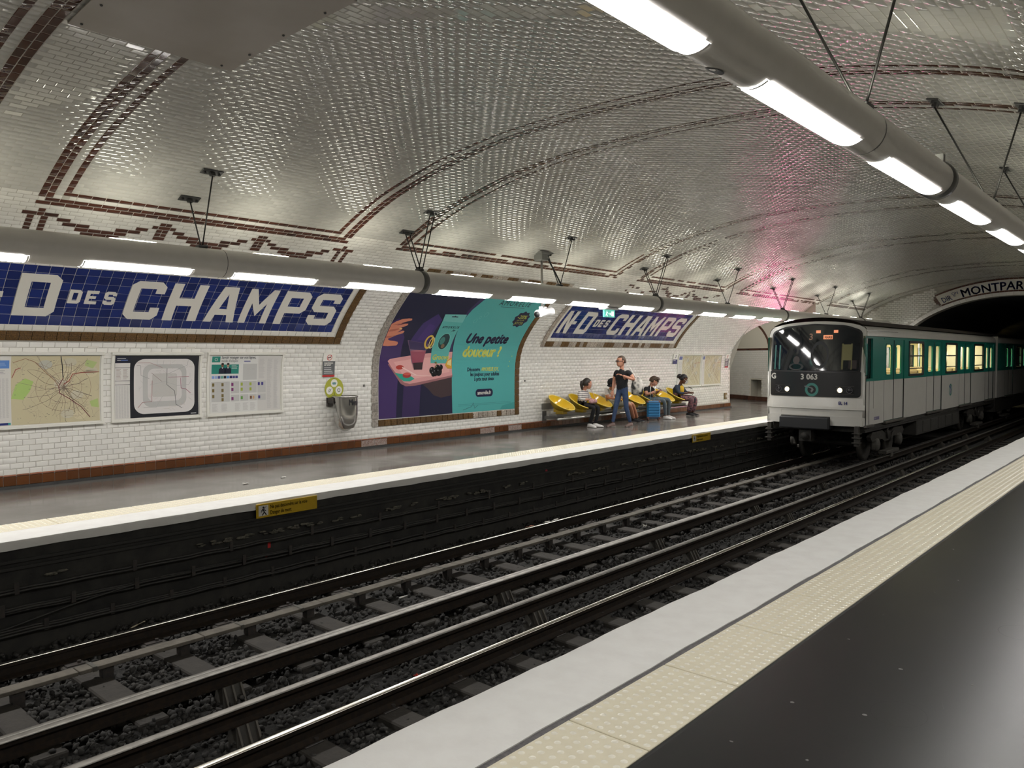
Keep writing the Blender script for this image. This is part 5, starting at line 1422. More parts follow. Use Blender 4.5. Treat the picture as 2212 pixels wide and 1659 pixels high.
b = MB(); b.smooth = True; b.ball((-.02, -.08, .33), (.07, .06, .10), 9, 6); b.build('green_wrapper', mat('green_wrapper', (.10, .20, .10), .5, noise=(20, (.3, .3, .2), .6)), bn)
b = MB(); b.box((-.245, -.09, .40), (-.20, .09, .60)); b.box((-.21, -.24, .50), (-.02, -.20, .60)); b.box((-.24, -.24, .44), (-.19, -.12, .60)); b.build('bracket', M_iron, bn)
# small boxes screwed on the wall
for y, s, lab in ((9.13, 1.20, 'small grey square fitting on the tiles between the bin and the poster'), (13.78, 1.17, 'small dark square fitting on the tiles right of the poster')):
    b = MB(); wtile(b, y-.02, y+.02, s-.022, s+.022, .006, .012, .003, 0); tag(b.build('wall_fitting', mat('grey_fitting', (.12, .12, .11), .5)), lab, 'fitting')
t = thing('socket_box', 'small brass coloured socket box low on the far wall end', 'socket', (-11.74, 23.99, .40))
b = MB(); b.box((0, -.09, -.10), (.03, .09, .10), bev=.01); b.build('plate', mat('brass_plate', (.22, .16, .07), .4, metal=.6), t); b = MB(); b.box((.03, -.03, -.05), (.04, .03, .04)); b.build('cover', M_cream, t)
for y in (4.35, 5.75, 7.25):
    b = MB(); wtile(b, y-.09, y+.06, 1.885, 1.915, .006, .004, .002, 0); tag(b.build('frame_label', M_cream), 'thin pale label strip on the tiles just over a map frame', 'label', 'label strips over the map frames')
# yellow keep-off plates under the nosing
M_yel = mat('yellow_plate', (.55, .36, .015), .4, noise=(10, (.42, .27, .02), .4))
def keepoff(label, y):
    t = thing('warning_plate', label, 'sign', (-8.452, y, -.12))
    b = MB(); b.box((0, -.43, -.085), (.012, .43, .085), bev=.003); b.build('plate', M_yel, t)
    p = Print(lambda u, v, o: (.0125+o, u, v)); p.rect(WHT, -.40, -.06, -.27, .065, 1)
    p.disc(BLK, -.335, .040, .014, 2, 8); p.line(BLK, [(-.345, .02), (-.325, -.015), (-.35, -.05)], .014, 2); p.line(BLK, [(-.325, -.015), (-.30, -.05)], .014, 2); p.line(BLK, [(-.365, .0), (-.345, .02), (-.305, .0)], .010, 2); p.line(BLK, [(-.37, -.02), (-.30, .05)], .006, 3)
    p.text((.05, .04, .01), 'Ne pas descendre sur la voie', -.245, .015, .068, 2, xs=.66, bold=.0008); p.text((.05, .04, .01), 'Danger de mort', -.245, -.055, .068, 2, xs=.66, bold=.0008)
    p.build('print', M_gprint, t)
keepoff('yellow danger plate under the far platform edge, nearer of the two', 5.37)
keepoff('yellow danger plate under the far platform edge, by the front of the train', 16.10)
# camera on a pole through the tube
ct = thing('cctv_camera', 'white surveillance camera hung on a steel pole below the far light tube', 'camera', (-9.62, 11.80, 2.56))
b = MB(); b.smooth = True; b.tube([(0, 0, .12), (0, 0, 1.08)], .022, 10); b.tube([(.05, .0, .12), (.05, .0, .3)], .014, 8); b.build('pole', mat('galvanised_tube', (.42, .41, .39), .3, metal=.9), ct)
b = MB(); Mc = Matrix.Rotation(R(8), 4, 'X'); b.box((-.11, -.12, 1.02), (.09, .10, 1.17), bev=.02); b.box((-.14, -.15, 1.15), (.12, .13, 1.19)); b.build('ceiling_bracket', mat('grey_box', (.20, .20, .19), .5), ct)
b = MB(); b.smooth = True; b.tube(bezier((.06, .08, 1.1), (.16, .15, .9), (.20, .40, .52), 10), .014, 6); b.build('cable', M_black, ct)
Mc = Matrix.Translation((.0, .08, .03)) @ Matrix.Rotation(R(10), 4, 'X')
b = MB(); b.smooth = True
pr_ = [(-.095, -.07), (-.1, -.02), (-.085, .045), (-.04, .075), (.04, .075), (.085, .045), (.1, -.02), (.095, -.07)]
b.loft([[Mc @ Vector((x*k, y, z*k)) for x, z in pr_] for y, k in ((-.21, .9), (-.19, 1), (.20, 1), (.24, .75))]); b.build('housing', mat('white_housing', (.68, .68, .68), .3), ct)
b = MB(); b.smooth = True; b.tube([Mc @ Vector((0, -.12, -.01)), Mc @ Vector((0, -.25, -.01))], .055, 12); b.build('lens_barrel', M_black, ct)
b = MB(); b.box((-.03, -.05, .05), (.03, .12, .14)); b.build('bracket', mat('white_housing'), ct)
# emergency exit sign under the tube
ex = thing('exit_sign', 'lit green running-man exit sign hanging below the far light tube', 'sign', (-9.3, 13.63, 2.70))
b = MB(); b.box((-.02, -.20, -.155), (.02, .20, .0), bev=.008); b.build('panel', mat('lit_green', (.05, .40, .30), .4, emit=((.22, .80, .62), .42)), ex)
b = MB(); b.box((-.09, -.25, .0), (.09, .25, .045), bev=.015); b.build('housing', mat('white_housing'), ex)
EW = mat('lit_white', (.7, .8, .75), .4, emit=((.75, 1, .88), 1.0))
for sg in (1,):
    p = Print(lambda u, v, o: (.0205+o, u, v)); c = (.8, .8, .8)
    p.rect(c, .06, -.13, .15, -.03, 2); p.disc(c, -.10, -.035, .014, 2, 8); p.line(c, [(-.09, -.055), (-.11, -.09), (-.14, -.12)], .02, 2); p.line(c, [(-.11, -.09), (-.08, -.13)], .018, 2); p.line(c, [(-.06, -.07), (-.09, -.055), (-.13, -.07)], .012, 2); p.line(c, [(-.04, -.085), (.04, -.085)], .012, 2); p.line(c, [(.01, -.06), (.04, -.085), (.01, -.11)], .012, 2)
    p.build('pictogram', EW, ex)
# ================================================================ train
TW = 1.19          # half width
TXC = -7.09
TY0, TY1 = 19.2, 34.95       # first car
M_cream_t = mat('ivory_train_paint', (.70, .69, .65), .22, spec=.5, noise=(4, (.64, .63, .59), .4))
M_teal = mat('jade_train_paint', (.012, .235, .185), .28, noise=(5, (.02, .20, .16), .4))
M_roof = mat('roof_grime', (.075, .065, .055), .7, noise=(6, (.04, .035, .03), .8))
M_mask = mat('black_cab_front', (.022, .024, .027), .22)
M_glass = mat('cab_glass', (.010, .014, .018), .05, spec=.8)
M_win = mat('window_glass', (.05, .06, .06), .05, alpha=.16, spec=.8)
M_rubber = M_black
M_int = mat('warm_interior_panel', (.62, .58, .38), .5)
M_intlamp = mat('interior_lamp', (.8, .8, .7), .5, emit=((1.0, .92, .60), 14.0))
M_under = mat('underframe_grime', (.022, .021, .019), .7, noise=(9, (.05, .047, .04), .8), bump=(20, .5))
M_bog = mat('bogie_iron', (.045, .042, .037), .6, noise=(12, (.08, .075, .065), .6), metal=.3)
tr = thing('metro_train', 'ivory and jade green metro train with black cab front coming out of the tunnel', 'train', (TXC, 0, 0))
def roof_z(x): return 2.42+.20*math.sqrt(max(0, 1-(x/TW)**2))
def car(t, y0, y1, first):
    xs = [TW*math.sin(R(a)) for a in range(-90, 91, 12)]
    zs = [2.30+.37*math.cos(R(a))**.9 if abs(a) < 90 else 2.30 for a in range(-90, 91, 12)]
    b = MB(); b.smooth = True
    ya = y0+(.22 if first else 0)
    core = [(x, z) for x, z in zip(xs, zs)]
    b.loft([[(x, y, z) for x, z in core if abs(x) < TW*.93 ] for y in (ya, y1)], cap=False, closed=False)
    b.build('roof', M_roof, t)
    b = MB(); b.smooth = True
    for sg in (-1, 1):
        e = [(TW, 2.19), (TW, 2.30), (TW*.985, 2.37), (TW*.96, 2.41), (TW*.90, 2.44)]
        b.loft([[(sg*x, y, z) for x, z in (e if sg < 0 else e[::-1])] for y in (ya, y1)], cap=False, closed=False)
    b.build('cornice', M_cream_t, t)
# side wall with openings: (y0, y1, z0, z1)
def wall_grid(b, x, y0, y1, z0, z1, openings, th, m_lo=0, m_hi=0, zsplit=None):
    ys = sorted({y0, y1, *[min(max(o[k], y0), y1) for o in openings for k in (0, 1)]}); zs = sorted({z0, z1, *([zsplit] if zsplit else []), *[o[k] for o in openings for k in (2, 3)]})
    for ya, yb in zip(ys[:-1], ys[1:]):
        for za, zb in zip(zs[:-1], zs[1:]):
            if zb <= z0+1e-6 or za >= z1-1e-6: continue
            ym, zm = (ya+yb)/2, (za+zb)/2
            if any(o[0] < ym < o[1] and o[2] < zm < o[3] for o in openings): continue
            sg = 1 if x > 0 else -1
            b.cur = m_hi if (zsplit and zm > zsplit) else m_lo
            b.add([(x, ya, za), (x, yb, za), (x, yb, zb), (x, ya, zb)], [(0, 1, 2, 3) if sg > 0 else (3, 2, 1, 0)])
            b.cur = 2
            b.add([(x-sg*th, ya, za), (x-sg*th, yb, za), (x-sg*th, yb, zb), (x-sg*th, ya, zb)], [(3, 2, 1, 0) if sg > 0 else (0, 1, 2, 3)])
    for o in openings:
        sg = 1 if x > 0 else -1; xi = x-sg*th
        b.cur = m_hi
        b.add([(x, o[0], o[2]), (x, o[1], o[2]), (x, o[1], o[3]), (x, o[0], o[3]), (xi, o[0], o[2]), (xi, o[1], o[2]), (xi, o[1], o[3]), (xi, o[0], o[3])],
              [(0, 4, 5, 1), (1, 5, 6, 2), (2, 6, 7, 3), (3, 7, 4, 0)])
ZB, ZT, ZS = .06, 2.20, 1.115
D1 = [(20.0, 21.65, 22.55), (24.85, 25.72, 26.63), (28.95, 29.80, 30.70), (33.0, 33.83, 34.58)]
D1 = [(20.78, 21.65, 22.53), (24.83, 25.72, 26.61), (28.92, 29.80, 30.69), (33.02, 33.80, 34.57)]
W1 = [(22.95, 24.50), (27.05, 28.60), (31.12, 32.72)]
D2 = [(36.9, 37.85, 38.8), (41.0, 41.9, 42.8), (45.1, 46.0, 46.9)]; W2 = [(39.35, 40.75), (43.3, 44.7)]
def rounded(y0, y1, z0, z1, r=.08, n=4):
    return [(cy+r*math.cos(R(a+90*i/n)), cz+r*math.sin(R(a+90*i/n))) for cy, cz, a in ((y1-r, z1-r, 0), (y0+r, z1-r, 90), (y0+r, z0+r, 180), (y1-r, z0+r, 270)) for i in range(n+1)]
def frame_ring(b, x, outer, inner, d0, d1, sg):
    n = len(outer)
    vs = [(x+sg*d1, y, z) for y, z in outer]+[(x+sg*d1, y, z) for y, z in inner]+[(x+sg*d0, y, z) for y, z in outer]+[(x+sg*d0, y, z) for y, z in inner]
    fs = []
    for i in range(n):
        j = (i+1) % n; f = [(i, j, n+j, n+i), (2*n+i, 2*n+j, j, i), (n+i, n+j, 3*n+j, 3*n+i)]
        fs += f if sg < 0 else [q[::-1] for q in f]
    b.add(vs, fs)
def side(t, y0, y1, doors, wins, sg, cab=None):
    x = sg*TW
    op = [(w0, w1, 1.17, 2.12) for w0, w1 in wins]
    dop = [(d0, d2, ZB+.02, 2.14) for d0, d1, d2 in doors]
    if cab: dop.append(cab)
    b = MB(); wall_grid(b, x, y0, y1, ZB, ZT, op+dop, .05, 0, 1, ZS); b.build('side_wall', [M_cream_t, M_teal, M_int], t)
    b = MB(); b.box((x-.0, y0, ZS-.012), (x+sg*.006, y1, ZS+.004)); 
    for w0, w1 in wins:
        b = MB(); frame_ring(b, x, rounded(w0+.0, w1-.0, 1.165, 2.125, .10), rounded(w0+.07, w1-.07, 1.23, 2.06, .08), -.03, .012, sg); fr = b.build('window_frame', M_rubber, t)
        b = MB(); b.box((x-.035*sg, w0+.05, 1.70), (x-.01*sg, w1-.05, 1.735)); b.box((x-.035*sg, w0+.05, 1.36), (x-.01*sg, w1-.05, 1.385)); b.build('transom', M_rubber, fr)
        b = MB(); b.box((x-.028*sg, w0+.04, 1.2), (x-.022*sg, w1-.04, 2.09)); b.build('pane', M_win, fr)
    for d0, d1, d2 in doors:
        for a, c, s_ in ((d0, d1, 0), (d1, d2, 1)):
            wy0, wy1 = a+.20 if s_ == 0 else a+.17, c-.17 if s_ == 0 else c-.20
            b = MB()
            wall_grid(b, x-sg*.022, a+.008, c-.008, ZB+.03, 2.16, [(wy0, wy1, 1.24, 2.02)], .03, 0, 1, ZS)
            leaf = b.build('door_leaf', [M_cream_t, M_teal, M_int], t)
            b = MB(); frame_ring(b, x-sg*.022, rounded(wy0-.02, wy1+.02, 1.22, 2.04, .07), rounded(wy0+.015, wy1-.015, 1.255, 2.005, .06), -.03, .008, sg); b.build('gasket', M_teal, leaf)
            b = MB(); b.box((x-.045*sg, wy0, 1.24), (x-.04*sg, wy1, 2.02)); b.build('pane', M_win, leaf)
        b = MB(); b.box((x-sg*.03, d1-.012, ZB+.03), (x-sg*.012, d1+.012, 2.12)); b.build('door_seal', M_rubber, t)
        b = MB(); b.box((x-.02*sg, d0, ZB-.035), (x+sg*.055, d2, ZB+.02), bev=.006); b.build('door_step', mat('step_metal', (.13, .12, .11), .5, metal=.5), t)
        b = MB()
        for yy in (d0, d2): b.box((x-sg*.02, yy-.008, ZB), (x+sg*.002, yy+.008, ZS))
        b.build('door_jamb_joint', M_rubber, t)
        b = MB(); b.box((x-sg*.01, d0-.05, 2.135), (x+sg*.012, d2+.05, 2.165)); b.build('door_gutter', M_teal, t)
    return
for sg in (1, -1):
    side(tr, TY0+.12, TY1, D1, W1, sg, (19.36, 19.86, 1.18, 2.14) if sg > 0 else None)
car(tr, TY0, TY1, True)
# cab side door recess, dark, and its handrails
x = TW
b = MB(); b.box((x-.10, 19.36, 1.18), (x-.06, 19.86, 2.14)); b.build('cab_side_window', M_glass, tr)
b = MB(); b.box((x-.012, 19.60, ZB+.02), (x+.003, 19.625, ZS)); b.box((x-.012, 19.93, .45), (x+.003, 19.94, ZS)); b.build('cab_door_joint', M_rubber, tr)
b = MB(); b.smooth = True
for yy in (19.30,): b.tube([(x+.0, yy, 1.26), (x+.035, yy, 1.28), (x+.035, yy, 2.0), (x, yy, 2.02)], .012, 6)
b.build('handrail', mat('jade_rail', (.02, .22, .18), .3), tr)
b = MB(); b.box((x-.02, 19.30, .02), (x+.06, 19.86, .075), bev=.006); b.build('cab_step', mat('step_metal'), tr)
b = MB(); b.box((x-.004, 19.4, 2.32), (x+.004, 21.9, 2.335)); b.build('gutter_strip', mat('bright_gutter', (.7, .7, .68), .15, metal=.6), tr)
# interior: floor, lamps, end walls, seats
b = MB(); b.box((-TW+.05, 20.6, .08), (TW-.05, TY1-.05, .12)); b.box((-TW+.05, 20.6, 2.20), (TW-.05, TY1-.05, 2.24)); b.box((-TW+.05, 20.55, .1), (TW-.05, 20.6, 2.2)); b.build('interior_shell', M_int, tr)
b = MB(); 
for sx in (-.3, .3): b.box((sx-.10, 20.9, 2.185), (sx+.10, TY1-.3, 2.199))
b.build('interior_lamps', M_intlamp, tr)
M_seat = mat('train_seat', (.40, .33, .20), .6, noise=(5, (.25, .18, .12), .6))
for yy in (20.95, 23.0, 24.3, 27.1, 28.45, 31.2, 32.55):
    for sx in (-1, 1):
        b = MB(); b.box((sx*.35, yy-.04, .45), (sx*1.1, yy+.04, 1.30), bev=.03); b.box((sx*.35, yy-.25, .40), (sx*1.1, yy+.25, .50), bev=.02); b.build('seat', M_seat, tr)
b = MB(); b.smooth = True
for yy in (21.65, 25.72, 29.8, 33.8):
    for sx in (-.25, .25): b.tube([(sx, yy, .1), (sx, yy, 2.2)], .017, 6)
b.build('grab_poles', mat('chrome_pole', (.6, .6, .58), .15, metal=1), tr)['kind'] = 'stuff'
# ---- cab front
YF = TY0
def fx(x, z, d=0):           # bowed nose, leaning back above the waist
    return (x, YF+.08*(x/TW)**2+.05*(x/TW)**6+max(0, z-1.33)*.10+d, z)
def plate(b, pts, d, th=.02):
    loops = [[Vector((x_, z_, 0)) for x_, z_ in pts]]
    tri = geometry.tessellate_polygon(loops)
    bm = bmesh.new(); vv = [bm.verts.new((x_, z_, 0)) for x_, z_ in pts]
    for t_ in tri:
        try: bm.faces.new([vv[i] for i in t_])
        except ValueError: pass
    for c in np.arange(-1.12, 1.15, .08): bmesh.ops.bisect_plane(bm, geom=bm.verts[:]+bm.edges[:]+bm.faces[:], plane_co=(c, 0, 0), plane_no=(1, 0, 0))
    for c in (1.33, 1.7, 2.1): bmesh.ops.bisect_plane(bm, geom=bm.verts[:]+bm.edges[:]+bm.faces[:], plane_co=(0, c, 0), plane_no=(0, 1, 0))
    bm.verts.index_update(); n = len(bm.verts)
    V2 = [(p.co.x, p.co.y) for p in bm.verts]
    vs = [fx(x_, z_, d) for x_, z_ in V2]+[fx(x_, z_, d+th) for x_, z_ in V2]; fs = []
    for q in bm.faces:
        f = tuple(p.index for p in q.verts)
        A = sum(V2[f[i]][0]*V2[f[(i+1) % len(f)]][1]-V2[f[(i+1) % len(f)]][0]*V2[f[i]][1] for i in range(len(f)))
        fs.append(f if A > 0 else f[::-1])      # faces -Y
    for e in bm.edges:
        if len(e.link_faces) == 1: i, j = e.verts[0].index, e.verts[1].index; fs.append((i, n+i, n+j, j))
    bm.free(); b.add(vs, fs)
def rpoly(pts, rs, n=4):
    """polygon with rounded corners"""
    out = []; N_ = len(pts)
    for i in range(N_):
        p, a, c = Vector(pts[i]), Vector(pts[i-1]), Vector(pts[(i+1) % N_]); r = rs[i] if isinstance(rs, (list, tuple)) else rs
        if r <= 0: out.append(tuple(p)); continue
        pa = p+(a-p).normalized()*r; pc = p+(c-p).normalized()*r
        out += [tuple((1-t_)**2*pa+2*t_*(1-t_)*p+t_*t_*pc) for t_ in [k/n for k in range(n+1)]]
    return out
arcx = [TW*.95*math.sin(R(a)) for a in range(80, -81, -16)]
shape = [(-TW, .26), (TW, .26), (TW, 2.20)]+[(TW*.985*math.sin(R(a)), 2.30+.27*math.cos(R(a))**.8) for a in range(84, -85, -12)]+[(-TW, 2.20)]
hole_w = rpoly([(-1.04, 1.36), (1.04, 1.36), (1.06, 2.22), (.72, 2.42), (0, 2.475), (-.72, 2.42), (-1.06, 2.22)], [.05, .05, .16, .1, .1, .1, .16])
b = MB(); plate(b, shape, 0, .05); front = b.build('front_shell', M_cream_t, tr)
b = MB(); b.smooth = True       # rounded corner columns joining the nose to the sides
for sg in (-1, 1): b.loft([[(sg*TW, YF+.15, z), (sg*TW*1.0, YF+.12, z), (sg*TW*.995, YF+.10, z), (sg*TW*.97, YF+.093, z), (sg*TW*.94, YF+.12, z)][::-sg] for z in (.26, 1.33)])
b.loft([[(x_, y_+max(0, z-1.33)*.10, z) for x_, y_ in ((TW, YF+.15), (TW*1.0, YF+.135), (TW*.99, YF+.125), (TW*.95, YF+.11), (TW*.92, YF+.15))] for z in (1.33, 2.3)])
b.loft([[(-x_, y_+max(0, z-1.33)*.10, z) for x_, y_ in ((TW, YF+.15), (TW*1.0, YF+.135), (TW*.99, YF+.125), (TW*.95, YF+.11), (TW*.92, YF+.15))][::-1] for z in (1.33, 2.3)])
b.build('corner_post', M_cream_t, tr)
b = MB(); plate(b, rpoly([(-1.10, .73), (1.10, .73), (1.10, 1.345), (-1.10, 1.345)], [.06, .10, .02, .02]), -.018, .02); mask = b.build('black_panel', M_mask, tr)
b = MB(); plate(b, rpoly([(-1.085, 1.33), (1.085, 1.33), (1.10, 2.33), (.74, 2.46), (0, 2.515), (-.74, 2.46), (-1.10, 2.33)], [.05, .05, .12, .1, .1, .1, .12]), -.014, .015); gas = b.build('windscreen_gasket', M_rubber, tr)
b = MB(); plate(b, rpoly([(-1.04, 1.37), (1.04, 1.37), (1.055, 2.30), (.72, 2.42), (0, 2.475), (-.72, 2.42), (-1.055, 2.30)], [.05, .05, .10, .1, .1, .1, .10]), -.020, .008); ws = b.build('windscreen', M_glass, tr)
for q_ in ws.data.polygons: q_.use_smooth = True
em_ = ws.modifiers.new('edge', 'EDGE_SPLIT'); em_.split_angle = .6
# what shows through the windscreen, as set just behind the glass line
fm = lambda d: (lambda u, v, o: fx(u, v, d-o))
p = Print(fm(-.0205)); 
p.rect((.030, .15, .14), -1.0, 1.39, -.84, 2.0, 1); p.rect((.16, .15, .06), .66, 1.40, .90, 2.02, 1); p.rect((.22, .21, .09), .68, 1.62, .88, 2.0, 2)
p.disc((.028, .018, .016), -.42, 1.62, .085, 1, 14, .10); p.disc((.006, .007, .009), -.42, 1.46, .19, 1, 12, .09); p.disc((.016, .018, .022), .15, 1.75, .22, 1, 16, .34)
p.rect((.03, .022, .022), .82, 1.42, 1.0, 1.62, 2)
p.build('cab_interior', M_gprint, ws)
M_dest = mat('lit_destination', (.5, .2, .1), .5, emit=((1.0, .36, .18), .55), attr=None)
p = Print(fm(-.022)); p.rect((.5, .3, .2), .04, 2.28, .56, 2.35, 1); p.rect((.5, .3, .2), .22, 2.13, .44, 2.23, 1); p.build('destination_blind', M_dest, ws)
p = Print(fm(-.0235)); p.text((.09, .03, .015), 'MAIRIE', .25, 2.145, .085, 2, xs=.7, bold=.002); p.text((.55, .32, .22), '3', -.13, 2.12, .22, 2, bold=.004); p.build('blind_lettering', M_gprint, ws)
p = Print(fm(-.0190)); GW = (.62, .61, .57)
p.text(GW, '3 063', -.30, 1.15, .19, 2, bold=.007, xs=.98); p.text(GW, 'G', -1.08, 1.16, .19, 2, bold=.008); p.build('number', M_gprint, mask)
p = Print(fm(-.0195)); TL_ = (.05, .23, .20)
p.ring(TL_, -.02, .90, .165, .062, 1, 30); p.poly((.16, .17, .18), [(-.21, .985), (-.17, .995), (-.06, .965), (.0, .95), (.03, .90), (.0, .85), (-.03, .83), (-.05, .87), (-.02, .905), (-.04, .93), (-.12, .955), (-.17, .955)], 2); p.build('emblem', M_gprint, mask)
# headlights
for cx, on in ((-.86, 0), (-.64, 1), (.64, 1), (.86, 0)):
    Mh = Matrix.Translation(Vector(fx(cx, .90, -.012))) @ Matrix.Rotation(R(90), 4, 'X')
    b = MB(); b.smooth = True; b.lathe([(.072, 0), (.078, .02), (.066, .024), (.060, .006), (.058, .002)], 20, Mh); h = b.build('headlight', mat('lamp_bezel', (.10, .10, .11), .35, metal=.4), tr)
    b = MB(); b.smooth = True; b.lathe([(.060, .006), (.045, .016), (0, .020)], 20, Mh)
    b.build('lens', mat('lit_headlight', (.8, .75, .5), .3, emit=((1.0, .86, .52), 2.2)) if on else mat('dark_lens', (.03, .03, .035), .1), h)
for cx in (-.75, .75):
    b = MB()
    for z0 in (.80, .99): plate(b, [(cx-.20, z0), (cx+.20, z0), (cx+.20, z0+.012), (cx-.20, z0+.012)], -.03, .02)
    b.build('lamp_housing', mat('housing_trim', (.05, .045, .04), .4), tr)
# lower nose: bulged ivory valance with recess
b = MB(); prof = [(-TW, .66, -.02), (TW, .66, -.02)]
rings = []
for x_ in np.linspace(-TW, TW, 15): rings.append([fx(x_, .70, -.008), fx(x_, .50, -.035), fx(x_, .435, -.04), fx(x_, .42, -.015), fx(x_, .42, .05), fx(x_, .70, .05)])
b.loft(rings); b.build('nose_panel', M_cream_t, tr)
b = MB()
def lower(z0, z1, x0, x1): 
    rr = [[fx(x_, z1, -.012), fx(x_, z0, .02), fx(x_, z0, .07), fx(x_, z1, .07)] for x_ in np.linspace(x0, x1, 8)]; b.loft(rr)
lower(.06, .43, -TW, -.80); lower(.04, .43, .42, TW); lower(.24, .43, -.80, .42)
b.build('valance', M_cream_t, tr)
b = MB(); b.box((-.80, YF-.10, -.07), (.42, YF+.30, .23), bev=.03); b.build('coupler_cover', mat('charcoal_cover', (.025, .027, .03), .45), tr)
b = MB(); b.smooth = True; b.tube([(-.19, YF-.05, -.25), (-.19, YF+.5, -.25)], .09, 10); b.smooth = False; b.box((-.35, YF+.05, -.38), (-.05, YF+.3, -.1)); b.build('coupler', M_under, tr)
p = Print(fm(-.036)); p.text((.04, .05, .20), 'EL 14', .62, .555, .105, 2, bold=.005, xs=.85); p.build('set_number', M_gprint, tr)
for sx in (-1.08, 1.04):       # hoses and steps on the front corners
    b = MB(); b.box((sx-.05, YF-.02, -.42), (sx+.05, YF+.10, .05)); 
    for z in (-.12, -.22, -.34): b.box((sx-.09, YF-.06, z-.01), (sx+.09, YF+.12, z+.012))
    b.build('front_step', M_bog, tr)
# side emblem and plate
p = Print(lambda u, v, o: (TW+.002+o, u, v)); p.ring(TL_, 27.75, .64, .19, .06, 1, 28); p.poly((.05, .10, .25), [(27.55, .74), (27.62, .80), (27.75, .75), (27.84, .64), (27.76, .50), (27.72, .55), (27.76, .64), (27.70, .70)], 2); p.rect((.22, .20, .32), 20.0, .16, 20.42, .24, 1); p.text((.55, .54, .56), 'B 3063', 20.03, .18, .055, 2, xs=.9); p.build('side_emblem', M_gprint, tr)
# worn patch by the first door
# underframe
b = MB(); b.box((-TW+.06, TY0+.35, -.12), (TW-.06, TY1, .06)); b.box((TW-.10, TY0+.2, -.06), (TW-.03, TY1, .05)); b.build('underframe', M_under, tr)
b = MB(); b.box((-TW+.1, 24.2, -.55), (TW-.08, 29.4, -.10), bev=.02); 
for yy in np.arange(24.8, 29.3, .9): b.box((TW-.09, yy, -.50), (TW-.06, yy+.7, -.16), bev=.01)
b.build('equipment_box', mat('equipment_grey', (.050, .048, .043), .7, noise=(7, (.035, .033, .03), .8)), tr)
def bogie(t, yc):
    for sx in (-1, 1):
        b = MB(); X_ = sx*.98
        prof = [(-1.45, -.30), (-1.3, -.18), (-.55, -.16), (-.3, -.26), (.3, -.26), (.55, -.16), (1.3, -.18), (1.45, -.30), (1.3, -.42), (.5, -.40), (.3, -.48), (-.3, -.48), (-.5, -.40), (-1.3, -.42)]
        b.loft([[(X_+dx, yc+y_, z_) for y_, z_ in prof] for dx in (-.05, .05)]); b.build('bogie_frame', M_bog, t)
        for dy in (-.98, .98):
            b = MB(); b.smooth = True; Mw = Matrix.Translation((sx*.72, yc+dy, RZ+.43)) @ Matrix.Rotation(R(90), 4, 'Y')
            b.lathe([(0, -.06), (.40, -.06), (.43, -.05), (.43, .05), (.36, .06), (.30, .03), (.10, .03), (.10, .07), (0, .07)], 22, Mw); b.build('wheel', M_bog, t)
            b = MB(); b.smooth = True; Mw = Matrix.Translation((sx*1.05, yc+dy, RZ+.43)) @ Matrix.Rotation(R(90), 4, 'Y')
            b.lathe([(.16, -.06), (.17, .02), (.10, .05), (0, .06)], 12, Mw); b.smooth = False; b.box((sx*1.0-.06, yc+dy-.15, RZ+.30), (sx*1.0+.06, yc+dy+.15, RZ+.58), bev=.03); b.build('axle_box', mat('dusty_axle_box', (.085, .08, .068), .7, noise=(14, (.05, .045, .04), .8)), t)
        b = MB(); b.smooth = True; b.tube([(X_+sx*.08, yc-.15, -.42), (X_+sx*.08, yc-.2, -.20), (X_+sx*.08, yc-.1, -.12)], .025, 6); b.tube([(X_+sx*.08, yc+.1, -.5), (X_+sx*.10, yc+.2, -.30), (X_+sx*.08, yc+.4, -.25)], .02, 6)
        for k in range(5): b.tube([(X_, yc-.15+.0, -.26-.03*k), (X_+.001, yc+.15, -.262-.03*k)], .05, 6)
        b.build('spring', M_bog, t)
        b = MB(); b.box((sx*.95, yc-.55, RZ+.16), (sx*1.16, yc+.55, RZ+.24), bev=.01); b.box((sx*1.02, yc-.1, RZ+.04), (sx*1.14, yc+.1, RZ+.16), bev=.01); b.build('shoe_beam', mat('dusty_axle_box'), t)
    b = MB(); b.box((-.7, yc-.3, -.5), (.7, yc+.3, -.15)); b.build('bolster', M_under, t)
    b = MB(); b.smooth = True
    for dy in (-.98, .98): b.tube([(-.72, yc+dy, RZ+.43), (.72, yc+dy, RZ+.43)], .07, 8)
    b.build('axle', M_under, t)
bogie(tr, 21.75); bogie(tr, 32.4)
# second car
t2 = thing('metro_carriage', 'second ivory and green carriage disappearing into the dark tunnel', 'train', (TXC, 0, 0))
b = MB(); b.smooth = True
for sg in (1, -1): side(t2, 35.35, 50, D2, W2, sg)
car(t2, 35.35, 50, False)
b = MB(); b.box((-TW, 35.33, ZB), (TW, 35.37, 2.45)); b.build('end_wall', M_cream_t, t2)
b = MB(); b.box((-.6, TY1-.02, .1), (.6, 35.36, 2.1)); b.box((-TW+.1, TY1-.02, -.3), (TW-.1, 35.36, -.1)); b.build('gangway', M_rubber, t2)
b = MB(); b.box((-TW, TY1-.04, ZB), (TW, TY1, 2.44)); b.build('end_wall', M_cream_t, tr)
b = MB(); b.box((-TW+.05, 35.5, .08), (TW-.05, 49.9, .12)); b.box((-TW+.05, 35.5, 2.20), (TW-.05, 49.9, 2.24)); b.build('interior_shell', M_int, t2)
b = MB()
for sx in (-.3, .3): b.box((sx-.10, 35.8, 2.185), (sx+.10, 49.5, 2.199))
b.build('interior_lamps', M_intlamp, t2)
b = MB(); b.box((-TW+.06, 35.4, -.5), (TW-.06, 50, .06)); b.build('underframe', M_under, t2)
bogie(t2, 37.9)
